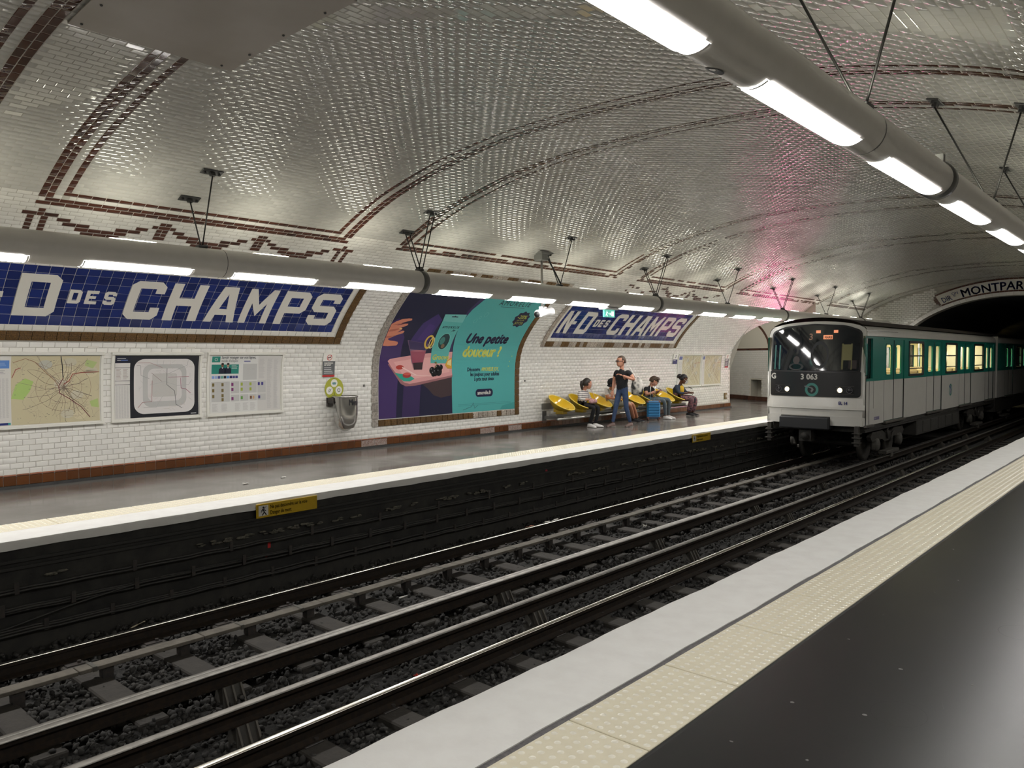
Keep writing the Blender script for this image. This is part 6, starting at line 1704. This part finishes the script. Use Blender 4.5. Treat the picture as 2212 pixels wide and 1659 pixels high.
# lit screen on the far platform by the passage (seen as the pink streak mirrored in the vault tiles)
ds = thing('display_screen', 'glowing pink display screen behind the train whose colour streaks the vault tiles', 'screen', (-10.45, 27.3, 0))
b = MB(); b.box((-.50, -.02, .65), (.50, .14, 2.70), bev=.02); b.box((-.2, .0, 0), (.2, .12, .56)); b.build('cabinet', M_mask, ds)
b = MB(); b.box((-.32, -.026, 1.45), (.32, -.02, 2.62)); b.build('screen', mat('lit_pink', (.5, .1, .2), .4, emit=((1.0, .20, .42), 8.0)), ds)
# ================================================================ row of shell seats
M_yshell = mat('yellow_shell', (.72, .47, .012), .16, spec=.6, coat=.4)
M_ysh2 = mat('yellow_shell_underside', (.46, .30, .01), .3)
M_bench = mat('bench_steel', (.17, .165, .155), .35, metal=.6)
def seat_meshes():
    c = Vector((0, 0, .635)); U = Vector((.325, 0, -.165)); Vv = Vector((0, .275, 0)); Nn = U.normalized().cross(Vv.normalized()) * -1
    if Nn.z < 0: Nn = -Nn
    out = []
    for k, off in enumerate((0, .012)):
        b = MB(); b.smooth = True
        vs = []; na, nr = 32, 9
        for i in range(1, nr+1):
            rho = i/nr
            for j in range(na):
                t_ = 2*math.pi*j/na
                w_ = 1+.08*math.cos(t_)
                dep = .20*(1-rho**2.4)*(1-.18*math.cos(t_)*rho)
                p = c+U*rho*math.cos(t_)+Vv*rho*math.sin(t_)*w_-Nn*(dep+off)
                vs.append(tuple(p))
        vs.append(tuple(c-Nn*(.20+off))); e = len(vs)-1
        fs = [(e, (j+1) % na, j) for j in range(na)]+[(i*na+j, i*na+(j+1) % na, (i+1)*na+(j+1) % na, (i+1)*na+j) for i in range(nr-1) for j in range(na)]
        if k == 0: fs = [f[::-1] for f in fs] if False else fs
        b.add(vs, fs); out.append(b)
    b = MB(); b.smooth = True
    b.tube([c+U*math.cos(t_)+Vv*math.sin(t_)*(1+.08*math.cos(t_))-Nn*.006 for t_ in [2*math.pi*j/36 for j in range(37)]], .013, 6, False)
    return out[0], out[1], b
sa, sb_, rb_ = seat_meshes()
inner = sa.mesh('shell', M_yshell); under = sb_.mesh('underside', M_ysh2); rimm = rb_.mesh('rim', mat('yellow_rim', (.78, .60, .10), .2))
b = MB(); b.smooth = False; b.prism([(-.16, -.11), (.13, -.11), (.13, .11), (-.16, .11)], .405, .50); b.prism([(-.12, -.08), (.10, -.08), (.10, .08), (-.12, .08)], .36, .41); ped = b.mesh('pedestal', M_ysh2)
SEATY = [14.65+.78*k for k in range(8)]
SLAB = ['empty yellow shell seat at the near end of the row', 'yellow shell seat under the woman in the striped top', 'empty yellow shell seat between the striped-top woman and the person in the cap', 'yellow shell seat under the person in the black cap',
        'empty yellow shell seat just right of the walking man', 'yellow shell seat under the youth in the black T-shirt', 'empty yellow shell seat between the youth and the woman in denim', 'yellow shell seat under the woman in the denim jacket']
for y, lb in zip(SEATY, SLAB):
    t = thing('shell_seat', lb, 'seat', (-11.335, y, 0), group='yellow shell seats on the bench beam')
    for nm, me in (('shell', inner), ('underside', under), ('rim', rimm), ('pedestal', ped)):
        o = bpy.data.objects.new(nm, me); COL.objects.link(o); o.parent = t
bt = thing('seat_support', 'grey steel beam and front rail carrying the row of yellow seats', 'bench', (-11.36, 17.4, 0))
b = MB(); b.box((-.12, -3.05, .30), (.10, 3.1, .362), bev=.012); b.build('beam', M_bench, bt)
b = MB(); b.smooth = True; b.tube([(.17, -3.1, .255), (.17, 3.15, .255)], .026, 8); b.build('front_rail', mat('pale_rail', (.45, .44, .41), .25, metal=.7), bt)
for yy in (-2.9, -.7, 1.4, 3.0):
    b = MB(); b.box((-.38, yy-.03, .23), (.18, yy+.03, .305)); b.box((-.39, yy-.07, .15), (-.375, yy+.07, .42)); b.build('wall_bracket', M_bench, bt)
b = MB(); b.box((-.40, -3.0, .46), (-.375, 3.0, .60)); b.build('back_strip', mat('strip_grey', (.2, .19, .175), .5), bt)

# ================================================================ people
def skin_mesh(name, verts, edges, rad, root=0, sub=2):
    me = bpy.data.meshes.new(name); me.from_pydata([tuple(v) for v in verts], edges, []); me.update()
    o = bpy.data.objects.new(name, me); COL.objects.link(o)
    m = o.modifiers.new('Skin', 'SKIN'); m.use_smooth_shade = True; m.branch_smoothing = .35
    for i, r in enumerate(rad):
        d = me.skin_vertices[0].data[i]; d.radius = (r, r) if not isinstance(r, tuple) else r; d.use_root = (i == root)
    s = o.modifiers.new('Sub', 'SUBSURF'); s.levels = sub; s.render_levels = sub
    bpy.context.view_layer.update()
    dg = bpy.context.evaluated_depsgraph_get()
    m2 = bpy.data.meshes.new_from_object(o.evaluated_get(dg))
    bpy.data.objects.remove(o); bpy.data.meshes.remove(me)
    return m2
def seg_d(p, a, b_):
    ab = b_-a; t_ = max(0, min(1, (p-a).dot(ab)/max(ab.length_squared, 1e-9))); return (p-(a+ab*t_)).length, t_
def person(label, root, J, skin, top, legs, hair, shoe, sleeve=.45, leglen=1.0, face=(1, 0, 0), hs_=1.0, hairkind='short', girth=1.0, extras=None, mask=None, glasses=False, hairc=None):
    root = Vector(root)
    t = thing('person', label, 'person', root)
    J = {k: Vector(v) for k, v in J.items()}
    up = (J['neck']-J['pelvis']).normalized(); lat = (J['shL']-J['shR']).normalized()
    K = ['pelvis', 'waist', 'chest', 'neckb', 'neck', 'shL', 'elL', 'haL', 'shR', 'elR', 'haR', 'hipL', 'knL', 'anL', 'hipR', 'knR', 'anR']
    J['waist'] = J['pelvis'].lerp(J['chest'], .5); J['neckb'] = J['chest'].lerp(J['neck'], .55)
    ix = {k: i for i, k in enumerate(K)}
    g = girth
    rad = dict(pelvis=.142*g, waist=.142*g, chest=.152*g, neckb=.085, neck=.052, shL=.074*g, elL=.045*g, haL=.027, shR=.074*g, elR=.045*g, haR=.026, hipL=.088*g, knL=.062*g, anL=.042, hipR=.088*g, knR=.062*g, anR=.042)
    if extras and 'rad' in extras: rad.update(extras['rad'])
    E = [('pelvis', 'waist'), ('waist', 'chest'), ('chest', 'neckb'), ('neckb', 'neck'), ('chest', 'shL'), ('shL', 'elL'), ('elL', 'haL'), ('chest', 'shR'), ('shR', 'elR'), ('elR', 'haR'),
         ('pelvis', 'hipL'), ('hipL', 'knL'), ('knL', 'anL'), ('pelvis', 'hipR'), ('hipR', 'knR'), ('knR', 'anR')]
    me = skin_mesh('body', [J[k] for k in K], [(ix[a], ix[c]) for a, c in E], [rad[k] for k in K])
    b = MB(); b.smooth = True
    segs = [(a, c) for a, c in E]
    mats = [skin, top, legs, mat('eye_dark', (.015, .012, .01), .3), mat('eye_white', (.6, .58, .55), .3), mat('lip', (.38, .14, .11), .5)]
    V = [v.co.copy() for v in me.vertices]
    for p in me.polygons:
        c = p.center; best = min(segs, key=lambda s: seg_d(c, J[s[0]], J[s[1]])[0]-rad[s[0]]*.6)
        d, t_ = seg_d(c, J[best[0]], J[best[1]])
        k = 1
        if best[0] in ('elL', 'elR'): k = 0 if sleeve < 1.9 and t_ > max(0, sleeve-1) else 1
        elif best in (('shL', 'elL'), ('shR', 'elR')): k = 0 if t_ > sleeve else 1
        elif best == ('neckb', 'neck'): k = 0 if t_ > .15 else 1
        elif best[0] == 'pelvis' and best[1] != 'waist': k = 2
        elif best == ('pelvis', 'waist'): k = 2 if t_ < .25 else 1
        elif best[0] in ('hipL', 'hipR'): k = 2 if t_ <= leglen*2 else 0
        elif best[0] in ('knL', 'knR'): k = 2 if (t_+1)/2 <= leglen else 0
        b.cur = k
        b.f.append(tuple(p.vertices)); b.m.append(k); b.c.append(None); b.sm.append(True)
    b.v = [tuple(v) for v in V]
    bpy.data.meshes.remove(me)
    # head: an egg with jaw, brow, nose, ears
    f = Vector(face).normalized(); side_ = f.cross(Vector((0, 0, 1))).normalized(); hu = side_.cross(f).normalized()
    H = J['head']; s = .114*hs_
    def hp(x, y, z): return H+f*(x*s)+side_*(y*s)+hu*(z*s)
    b.cur = 0; rings = []
    prof = [(-1.12, .30, .30, .25), (-1.0, .50, .45, .30), (-.75, .74, .60, .22), (-.45, .90, .70, .10), (-.1, .96, .76, 0), (.25, 1.0, .80, -.05), (.6, .96, .78, -.08), (.9, .74, .62, -.10), (1.08, .42, .36, -.12), (1.14, .08, .08, -.12)]
    for z, rx, ry, dx in prof:
        rings.append([hp(dx+rx*math.cos(a)*(1.0 if math.cos(a) > 0 else .98), ry*math.sin(a), z) for a in [2*math.pi*k/18 for k in range(18)]])
    b.loft(rings)
    b.add([hp(.88, -.09, .15), hp(.88, .09, .15), hp(.84, .16, -.22), hp(.84, -.16, -.22), hp(1.20, 0, -.16), hp(.92, 0, -.30)], [(0, 1, 4), (1, 2, 4), (2, 5, 4), (5, 3, 4), (3, 0, 4)])
    for sg in (-1, 1):
        q = hp(-.02, .78*sg, -.02)
        b.loft([[q+f*(s*(.14*math.cos(a)))+hu*(s*(.24*math.sin(a)))+side_*(s*sg*d_) for a in [2*math.pi*k/8 for k in range(8)]] for d_ in (-.02, .10)])
        b.cur = 4; q = hp(.84, .30*sg, .08); b.ball(q, .016*hs_, 6, 5); b.cur = 3; q = hp(.90, .30*sg, .08); b.ball(q, .011*hs_, 6, 4)
        b.cur = 3; b.add([hp(.90, .14*sg, .27), hp(.84, .46*sg, .25), hp(.84, .46*sg, .32), hp(.90, .14*sg, .35)], [(0, 1, 2, 3)]); b.cur = 0
    b.cur = 5; b.add([hp(.93, -.22, -.55), hp(.93, .22, -.55), hp(1.0, 0, -.48), hp(.98, 0, -.62)], [(0, 3, 1, 2)]); b.cur = 0
    # neck up into the skull
    b.tube([J['neckb'], J['neck'], H-hu*s*.55-f*s*.25], [.055, .050, .052], 10, False)
    # hands with palm and five fingers
    for hd, el, sd in (('haL', 'elL', 1), ('haR', 'elR', -1)):
        d = (J[hd]-J[el]).normalized(); c = J[hd]; w_ = d.cross(Vector((0, 0, 1)))
        w_ = w_.normalized() if w_.length > .1 else lat.copy(); n_ = w_.cross(d).normalized()
        b.loft([[c+d*k+w_*(x_*wd)+n_*(y_*.013) for x_, y_ in ((-1, -.6), (-.5, -1), (.5, -1), (1, -.6), (1, .6), (.5, 1), (-.5, 1), (-1, .6))] for k, wd in ((-.01, .024), (.02, .032), (.06, .040), (.09, .038))])
        for i, (o_, L_) in enumerate(((-.029, .062), (-.010, .074), (.010, .070), (.028, .055))):
            p0 = c+d*.085+w_*o_; p1 = p0+d*L_*.45-n_*.006; p2 = p1+d*L_*.30-n_*L_*.30; p3 = p2-n_*L_*.28+d*.004
            b.tube([p0, p1, p2, p3], [.0095, .009, .008, .006], 6)
        p0 = c+d*.02+w_*(-.03*sd); b.tube([p0, p0+d*.025-w_*(.022*sd)-n_*.006, p0+d*.05-w_*(.024*sd)-n_*.018], [.011, .010, .007], 6)
    body = b.build('body', mats, t)
    # hair
    hm = hairc or mat('dark_hair', (.015, .010, .008), .5, noise=(80, (.04, .025, .015), .6))
    b = MB(); b.smooth = True; vs = []; na, nz = 20, 9
    keep_f = []
    for i in range(nz+1):
        ph = -math.pi/2*.62+(math.pi/2*1.62)*i/nz
        for k in range(na):
            a = 2*math.pi*k/na; r_ = 1.10+.02*math.sin(5*a+i)
            vs.append(hp(-.10+r_*.97*math.cos(ph)*math.cos(a), r_*.80*math.cos(ph)*math.sin(a), .05+1.16*math.sin(ph)))
    for i in range(nz):
        ph = -math.pi/2*.62+(math.pi/2*1.62)*(i+.5)/nz
        for k in range(na):
            a = 2*math.pi*(k+.5)/na; front_ = math.cos(a); z = .05+1.16*math.sin(ph)
            lim = {'short': .62, 'fringe': .36, 'tied': .60, 'receding': .78}.get(hairkind, .55)
            if front_ > .35 and z < lim: continue
            if -.1 < front_ <= .35 and z < .15: continue
            if front_ <= -.1 and z < (-.55 if hairkind != 'receding' else -.5): continue
            keep_f.append((i*na+k, i*na+(k+1) % na, (i+1)*na+(k+1) % na, (i+1)*na+k))
    b.add(vs, keep_f)
    if hairkind == 'fringe':
        b.add([hp(.75, -.7, .7), hp(1.0, -.3, .62), hp(1.02, .3, .62), hp(.75, .7, .7), hp(.80, -.68, .12), hp(1.05, -.3, .18), hp(1.07, .3, .12), hp(.80, .68, .1)], [(0, 4, 5, 1), (1, 5, 6, 2), (2, 6, 7, 3)])
        b.ball(hp(.35, 0, .72), (s*.75, s*.75, s*.5), 10, 6)
    if hairkind == 'tied': b.tube([hp(-.95, 0, .5), hp(-1.25, 0, .35), hp(-1.35, 0, -.25), hp(-1.25, 0, -.95), hp(-1.2, 0, -1.35)], [.03, .042, .038, .026, .008], 8)
    if hairkind == 'bun': b.ball(hp(-1.15, 0, .35), (s*.62, s*.62, s*.55), 10, 7); b.ball(hp(-1.45, 0, .1), (s*.35, s*.4, s*.35), 8, 6)
    m_ = b.build('hair', hm, body)
    if hasattr(m_, 'modifiers') and hairkind != 'none':
        so = m_.modifiers.new('thick', 'SOLIDIFY'); so.thickness = .008; so.offset = 0
    if mask:
        b = MB(); b.smooth = True
        vs = [hp(x_*1.06+.02, y_, z_) for z_, row in ((-.12, [(.70, -.62), (.98, -.25), (1.24, 0), (.98, .25), (.70, .62)]), (-.50, [(.62, -.64), (.96, -.3), (1.18, 0), (.96, .3), (.62, .64)]), (-.95, [(.50, -.5), (.78, -.25), (.9, 0), (.78, .25), (.50, .5)])) for x_, y_ in row]
        b.add(vs, [(i*5+j, i*5+j+1, (i+1)*5+j+1, (i+1)*5+j) for i in range(2) for j in range(4)]); b.tube([hp(.7, -.64, -.2), hp(.0, -.84, .0)], .003, 5); b.tube([hp(.7, .64, -.2), hp(.0, .84, .0)], .003, 5); b.build('face_mask', mask, body)
    if glasses:
        b = MB()
        for sg in (-1, 1):
            q = [hp(.98, (.30+.24*math.cos(a))*sg, .08+.17*math.sin(a)) for a in [2*math.pi*k/12 for k in range(13)]]
            b.tube(q, .005, 5, False); b.tube([hp(.96, .54*sg, .10), hp(.0, .84*sg, .06)], .004, 5)
        b.tube([hp(1.0, -.08, .1), hp(1.0, .08, .1)], .004, 5); b.build('glasses', M_black, body)
    # shoes
    for an, kn, dk in (('anL', 'knL', 'toeL'), ('anR', 'knR', 'toeR')):
        d = J[dk].normalized() if dk in J else f.copy(); d = Vector((d.x, d.y, 0)).normalized(); w_ = Vector((-d.y, d.x, 0)); a = J[an]; z0 = a.z-.085
        b = MB(); b.smooth = True; rings = []
        for x_, wd, h in ((-.07, .022, .05), (-.06, .034, .085), (0, .038, .10), (.05, .040, .085), (.11, .046, .062), (.17, .040, .045), (.20, .020, .028)):
            rings.append([Vector((a.x, a.y, 0))+d*x_+w_*(wd*q)+Vector((0, 0, z0+h*zz)) for q, zz in ((-.9, 0), (.9, 0), (1, .35), (.6, .95), (-.6, .95), (-1, .35))])
        b.loft(rings); sh = b.build('shoe', shoe, t)
        b = MB(); b.box((-.075, -.042, 0), (.195, .042, .014), Matrix(((d.x, w_.x, 0, a.x), (d.y, w_.y, 0, a.y), (0, 0, 1, z0), (0, 0, 0, 1))), bev=.006); b.build('sole', mat('pale_sole', (.4, .38, .35), .6), sh)
    return t
SKIN_L = mat('light_skin', (.55, .27, .18), .5, spec=.3); SKIN_D = mat('brown_skin', (.11, .045, .025), .45, spec=.4); SKIN_M = mat('tanned_skin', (.44, .20, .12), .5, spec=.3)
BLKC = mat('black_cotton', (.008, .008, .010), .85, bump=(60, .3)); DENIM = mat('blue_denim', (.030, .055, .125), .85, noise=(16, (.05, .085, .17), .7), bump=(90, .3))
GREYD = mat('grey_denim', (.10, .125, .14), .85, noise=(16, (.07, .085, .10), .7), bump=(90, .3)); WHC = mat('white_cotton', (.62, .60, .56), .85, bump=(50, .3))
m_ = bpy.data.materials.new('striped_knit'); m_.use_nodes = True; nt = m_.node_tree; gN = nt.nodes.new('ShaderNodeTexCoord'); wv = nt.nodes.new('ShaderNodeTexWave'); wv.bands_direction = 'Z'; wv.inputs['Scale'].default_value = 6.5; wv.inputs['Distortion'].default_value = .6; wv.inputs['Detail Scale'].default_value = 2
cr = nt.nodes.new('ShaderNodeValToRGB'); cr.color_ramp.elements[0].position = .10; cr.color_ramp.elements[0].color = (.06, .05, .07, 1); cr.color_ramp.elements[1].position = .2; cr.color_ramp.elements[1].color = (.66, .63, .60, 1)
nt.links.new(gN.outputs['Object'], wv.inputs['Vector']); nt.links.new(wv.outputs['Fac'], cr.inputs['Fac']); nt.links.new(cr.outputs['Color'], nt.nodes['Principled BSDF'].inputs['Base Color']); nt.nodes['Principled BSDF'].inputs['Roughness'].default_value = .85
STRIPE = m_
FLOR = mat('floral_print_cloth', (.02, .018, .028), .8, noise=(22, (.28, .12, .13), 1.0, 2))
# walking man
MAN = (-10.57, 16.08, 0)
person('standing man in black T-shirt, jeans and glasses walking with a bag on his shoulder', MAN,
       dict(pelvis=(0, 0, .88), chest=(0, -.02, 1.20), neck=(0, -.03, 1.46), head=(.0, -.06, 1.60), shL=(.17, -.01, 1.36), shR=(-.17, .0, 1.36), elL=(.33, .02, 1.15), haL=(.11, -.16, 1.26), elR=(-.26, .03, 1.10), haR=(-.23, -.08, .86),
            hipL=(.09, 0, .86), hipR=(-.09, 0, .86), knL=(.10, .02, .48), knR=(-.12, -.10, .48), anL=(.15, .14, .09), anR=(-.17, -.16, .09), toeL=(-.1, -1, 0), toeR=(-.25, -1, 0)),
       SKIN_L, BLKC, DENIM, None, mat('brown_suede', (.14, .09, .075), .7), .5, .97, (-.45, -1, -.03), 1.0, 'receding', 1.0, glasses=True, hairc=mat('brown_hair', (.06, .035, .02), .6))
bg = thing('tote_bag', 'white and black patterned bag hanging from the walking man, behind his elbow', 'bag', (-10.22, 16.2, .78))
b = MB(); b.smooth = True; rr = []
for z, w_, d_ in ((0, .10, .05), (.03, .15, .09), (.2, .17, .11), (.36, .13, .08), (.44, .06, .03)): rr.append([(w_*math.cos(a), d_*math.sin(a), z) for a in [2*math.pi*k/14 for k in range(14)]])
b.loft(rr); b.build('pouch', mat('patterned_canvas', (.60, .57, .52), .8, noise=(9, (.03, .03, .03), 1.0, 1)), bg)
b = MB(); b.smooth = True; b.tube(bezier((-.02, -.02, .40), (-.12, -.15, .66), (-.20, -.02, .66), 8), .016, 6); b.build('strap', WHC, bg)
# seated people: they face the tracks (+X)
def seated(label, y, dx, pose, *a, **k):
    J = dict(pelvis=(-.02, 0, .56), chest=(.02, 0, .76), neck=(.08, 0, .93), head=(.13, 0, 1.055), shL=(.03, .15, .85), shR=(.03, -.15, .85), elL=(.10, .20, .68), elR=(.10, -.20, .68), haL=(.27, .06, .68), haR=(.27, -.06, .68),
             hipL=(.04, .085, .53), hipR=(.04, -.085, .53), knL=(.44, .09, .50), knR=(.44, -.09, .50), anL=(.38, .08, .10), anR=(.34, -.08, .10))
    J.update(pose)
    return person(label, (-11.33+dx, y, 0), J, *a, **k)
seated('seated woman in striped top and white face mask, pink bag on her lap', 15.45, 0, dict(head=(.14, .03, 1.06), anL=(.34, .10, .09), anR=(.28, -.05, .09), toeL=(.8, .3, 0), toeR=(.8, -.1, 0)),
       SKIN_L, STRIPE, BLKC, None, mat('white_trainer', (.62, .60, .58), .6), 1.55, .98, (.55, 1, .0), 1.0, 'tied', .92, mask=mat('white_mask', (.58, .56, .56), .7))
hb = thing('handbag', 'small pink handbag on the lap of the seated woman in the striped top', 'bag', (-11.0, 15.46, .585))
b = MB(); b.box((-.06, -.12, 0), (.06, .12, .10), bev=.03); b.build('pouch', mat('pink_leather', (.52, .30, .32), .5), hb); b = MB(); b.smooth = True; b.tube(bezier((0, .11, .08), (-.20, .22, .36), (-.28, .06, .44), 8), .005, 5); b.build('strap', mat('pink_leather'), hb)
seated('seated person in black cap and white T-shirt, half hidden behind the walking man', 16.62, 0, dict(chest=(.04, -.03, .77), neck=(.14, -.09, .93), head=(.20, -.13, 1.03), haL=(.28, .12, .66), haR=(.24, 0, .64), knL=(.40, .48, .50), knR=(.42, .32, .50), anL=(.34, .80, .10), anR=(.36, .62, .10), toeL=(.9, .5, 0), toeR=(.9, .3, 0)),
       SKIN_M, WHC, mat('olive_cloth', (.30, .28, .20), .8), None, BLKC, .6, .45, (.5, -1, -.5), 1.0, 'short', 1.0)
cp = thing('cap', 'black cap on the head of the person hidden behind the walking man', 'cap', (-11.14, 16.48, 1.05), R(-80))
b = MB(); b.smooth = True; b.lathe([(.118, .0), (.115, .05), (.09, .095), (.05, .118), (0, .124)], 16, Matrix.Rotation(R(20), 4, 'Y')); b.build('crown', BLKC, cp)
b = MB(); b.smooth = True; Mv = Matrix.Rotation(R(30), 4, 'Y'); b.loft([[Mv @ Vector((.08+.02*0, y_, z_)) for y_ in (-.085, -.04, 0, .04, .085)]+[Mv @ Vector((.19-abs(y_)*.6, y_, z_-.008)) for y_ in (.085, .04, 0, -.04, -.085)] for z_ in (.0, .008)]); b.build('visor', BLKC, cp)
seated('seated youth in black T-shirt and grey jeans bent over a phone behind the suitcase', 18.50, -.02, dict(neck=(.12, .02, .93), head=(.19, .04, 1.045), elL=(.16, .19, .70), haL=(.31, .09, .77), haR=(.29, -.01, .77), knL=(.50, .32, .54), knR=(.48, .10, .52), anL=(.42, .42, .09), anR=(.46, .20, .09), toeL=(.9, .2, 0), toeR=(1, 0, 0)),
       SKIN_L, BLKC, GREYD, None, mat('white_trainer'), .55, .97, (.8, .5, -.42), 1.0, 'fringe', 1.0, hairc=mat('brown_hair'))
for nm, loc, lb in (('phone', (-10.93, 18.58, .80), 'dark phone held by the youth in the black T-shirt'), ('phone', (-10.90, 20.22, .78), 'dark phone held by the woman in the denim jacket')):
    t = thing(nm, lb, 'phone', loc, R(30)); M_ = Matrix.Rotation(R(-62), 4, 'Y')
    b = MB(); b.box((-.008, -.035, -.005), (.004, .035, .14), M_, bev=.004); b.build('case', M_black, t); b = MB(); b.box((-.0095, -.031, .004), (-.008, .031, .131), M_); b.build('screen', M_glass, t)
w2 = seated('seated woman in denim jacket, yellow top and dark floral trousers looking down', 20.11, 0, dict(chest=(.02, 0, .77), neck=(.10, .02, .93), head=(.18, .04, 1.06), elL=(.18, .19, .66), elR=(.16, -.19, .66), haL=(.36, .10, .68), haR=(.34, .0, .66), knL=(.48, .20, .50), knR=(.46, .02, .50), anL=(.36, .22, .09), anR=(.34, .06, .09), toeL=(1, .35, 0), toeR=(1, .3, 0)),
       SKIN_D, mat('dark_denim_jacket', (.022, .035, .062), .85, bump=(80, .3)), FLOR, None, BLKC, 1.6, .93, (.8, .5, -.35), 1.02, 'bun', 1.08, mask=mat('white_mask'), extras=dict(rad=dict(knL=.10, knR=.10, anL=.075, anR=.075)), hairc=mat('black_hair', (.006, .005, .006), .5))
b = MB(); b.smooth = True; b.ball((.105, .03, .76), (.085, .10, .13), 12, 8); b.ball((.13, .03, .62), (.07, .10, .06), 10, 6); b.build('yellow_top', mat('yellow_cloth', (.62, .38, .02), .8), w2)
# ================================================================ suitcase
sc = thing('suitcase', 'blue ribbed cabin suitcase with brown trim standing with its handle up', 'suitcase', (-10.99, 18.22, 0), R(41.4))
M_sb = mat('blue_shell', (.03, .20, .42), .3, spec=.5); M_st = mat('brown_trim', (.20, .10, .08), .45)
b = MB(); b.box((-.175, -.11, .055), (.175, .11, .525), bev=.035); body_ = b.build('shell', M_sb, sc)
for k in range(5):
    b = MB(); b.box((-.150, -.122, .12+.075*k), (.150, -.104, .165+.075*k), bev=.008); b.build('rib', mat('blue_rib', (.022, .15, .34), .3), body_)
b = MB(); b.box((-.178, -.018, .05), (.178, .018, .53), bev=.01); b.box((-.172, -.116, .085), (.172, -.104, .098)); b.box((-.172, -.116, .49), (.172, -.104, .50)); b.build('zip_trim', M_st, sc)
for cx in (-.17, .17):
    for cz in (.075, .505): b = MB(); b.ball((cx*.93, -.09, cz), (.03, .03, .03), 8, 6); b.build('corner_guard', M_st, sc)
b = MB(); b.smooth = True
for cx in (-.06, .06): b.tube([(cx, .07, .52), (cx, .07, .96)], .009, 8)
b.build('handle_tubes', mat('chrome_pole'), sc)
b = MB(); b.smooth = True; b.tube([(-.065, .07, .94), (-.06, .07, .985), (.06, .07, .985), (.065, .07, .94)], .014, 8); b.build('handle_grip', M_st, sc)
for cx in (-.14, .14):
    for cy in (-.08, .08):
        b = MB(); b.box((cx-.018, cy-.02, .035), (cx+.018, cy+.02, .065)); b.smooth = True; b.tube([(cx-.012, cy, .026), (cx+.012, cy, .026)], .026, 12); b.build('wheel', M_st, sc)
# ================================================================ litter, scraps
M_paper = mat('scrap_paper', (.55, .54, .50), .8)
def scrap(label, loc, size, m=M_paper, seed=0, cat='litter', rz=0):
    r = random.Random(seed); b = MB(); vs = []; n = 5
    for i in range(n):
        for j in range(n): vs.append(((i/(n-1)-.5)*size[0]*(1+.1*r.random()), (j/(n-1)-.5)*size[1]*(1+.1*r.random()), .006+r.random()*size[2]))
    b.add(vs, [(i*n+j, (i+1)*n+j, (i+1)*n+j+1, i*n+j+1) for i in range(n-1) for j in range(n-1)])
    o = b.build('crumpled_scrap', m, None, loc); o.rotation_euler = (0, 0, rz); tag(o, label, cat)
    s = o.modifiers.new('th', 'SOLIDIFY'); s.thickness = .003
    return o
scrap('pale crumpled bag lying beside the far rail, left of the centre', (-8.12, 6.55, -1.09), (.10, .16, .05), seed=1)
scrap('thin pale wooden stick leaning on the ballast by the far wall', (-8.25, 3.45, -1.06), (.02, .20, .01), mat('pale_stick', (.55, .5, .38), .7), 2, rz=.5)
scrap('white paper bag beside the far rail near the middle of the track', (-8.08, 10.2, -1.08), (.12, .34, .07), seed=3)
scrap('brown paper bag lying next to the white one by the far rail', (-8.10, 9.7, -1.08), (.10, .28, .06), mat('brown_paper', (.30, .13, .08), .8), 4)
scrap('small white scrap standing on the ballast between the rails', (-6.78, 11.0, -1.08), (.05, .06, .05), seed=5)
scrap('small red wrapper on the ballast by the bright rail', (-5.08, 4.5, -1.07), (.04, .05, .03), mat('red_wrapper', (.55, .06, .04), .5), 6)
scrap('small white scrap on the far platform floor under the maps', (-9.75, 5.55, .0), (.05, .07, .01), seed=7)
scrap('second small white scrap on the far platform floor, closer to the edge', (-9.85, 6.2, .0), (.04, .07, .01), seed=8)
b = MB(); b.smooth = True; b.tube([(0, -.06, 0), (0, .06, 0)], .014, 8); o = b.build('crushed_can', mat('can_metal', (.5, .5, .48), .3, metal=.8), None, (-6.95, 5.95, -1.085)); tag(o, 'small pale crushed can lying in the ballast between the rails', 'litter')
# spray marks on the pit wall
p = Print(lambda u, v, o: (-8.497+o, u, v), None)
p.rect((.60, .03, .03), 5.12, -.60, 5.16, -.48, 1); p.disc((.30, .02, .02), 5.10, -.68, .03, 1, 8); p.disc((.25, .02, .02), 5.06, -.50, .02, 1, 8); p.disc((.5, .03, .05), 10.55, -.26, .03, 1, 8)
o = p.build('paint_mark', M_gprint, pitw)
# marks on the near floor: chewing gum, scratches, a faint round cover
gm = MB(); gm.smooth = True
for i in range(46):
    y = random.uniform(1.6, 9); x = random.uniform(-1.65, .6); r_ = random.uniform(.006, .014)
    gm.lathe([(r_, .0003), (r_*.8, .0016), (0, .002)], 8, Matrix.Translation((x, y, 0)) @ Matrix.Diagonal((1, random.uniform(.6, 1.2), 1, 1)))
o = gm.build('gum_spots', mat('old_gum', (.16, .155, .15), .7), floor_near); o['kind'] = 'stuff'
p = Print(lambda u, v, o: (u, v, .0005+o), None)
for cx, cy in ((-1.06, 4.05), (-.80, 5.75)): p.ring((.030, .029, .029), cx, cy, .125, .003, 1, 30, .15)
for i in range(26):
    x, y = random.uniform(-1.6, .5), random.uniform(2, 9); a = random.uniform(-.6, .9); L_ = random.uniform(.03, .16); p.line((.075, .074, .072), [(x, y), (x+L_*math.sin(a), y+L_*math.cos(a))], .002, 1)
p.build('floor_scuffs', M_gprint, floor_near)
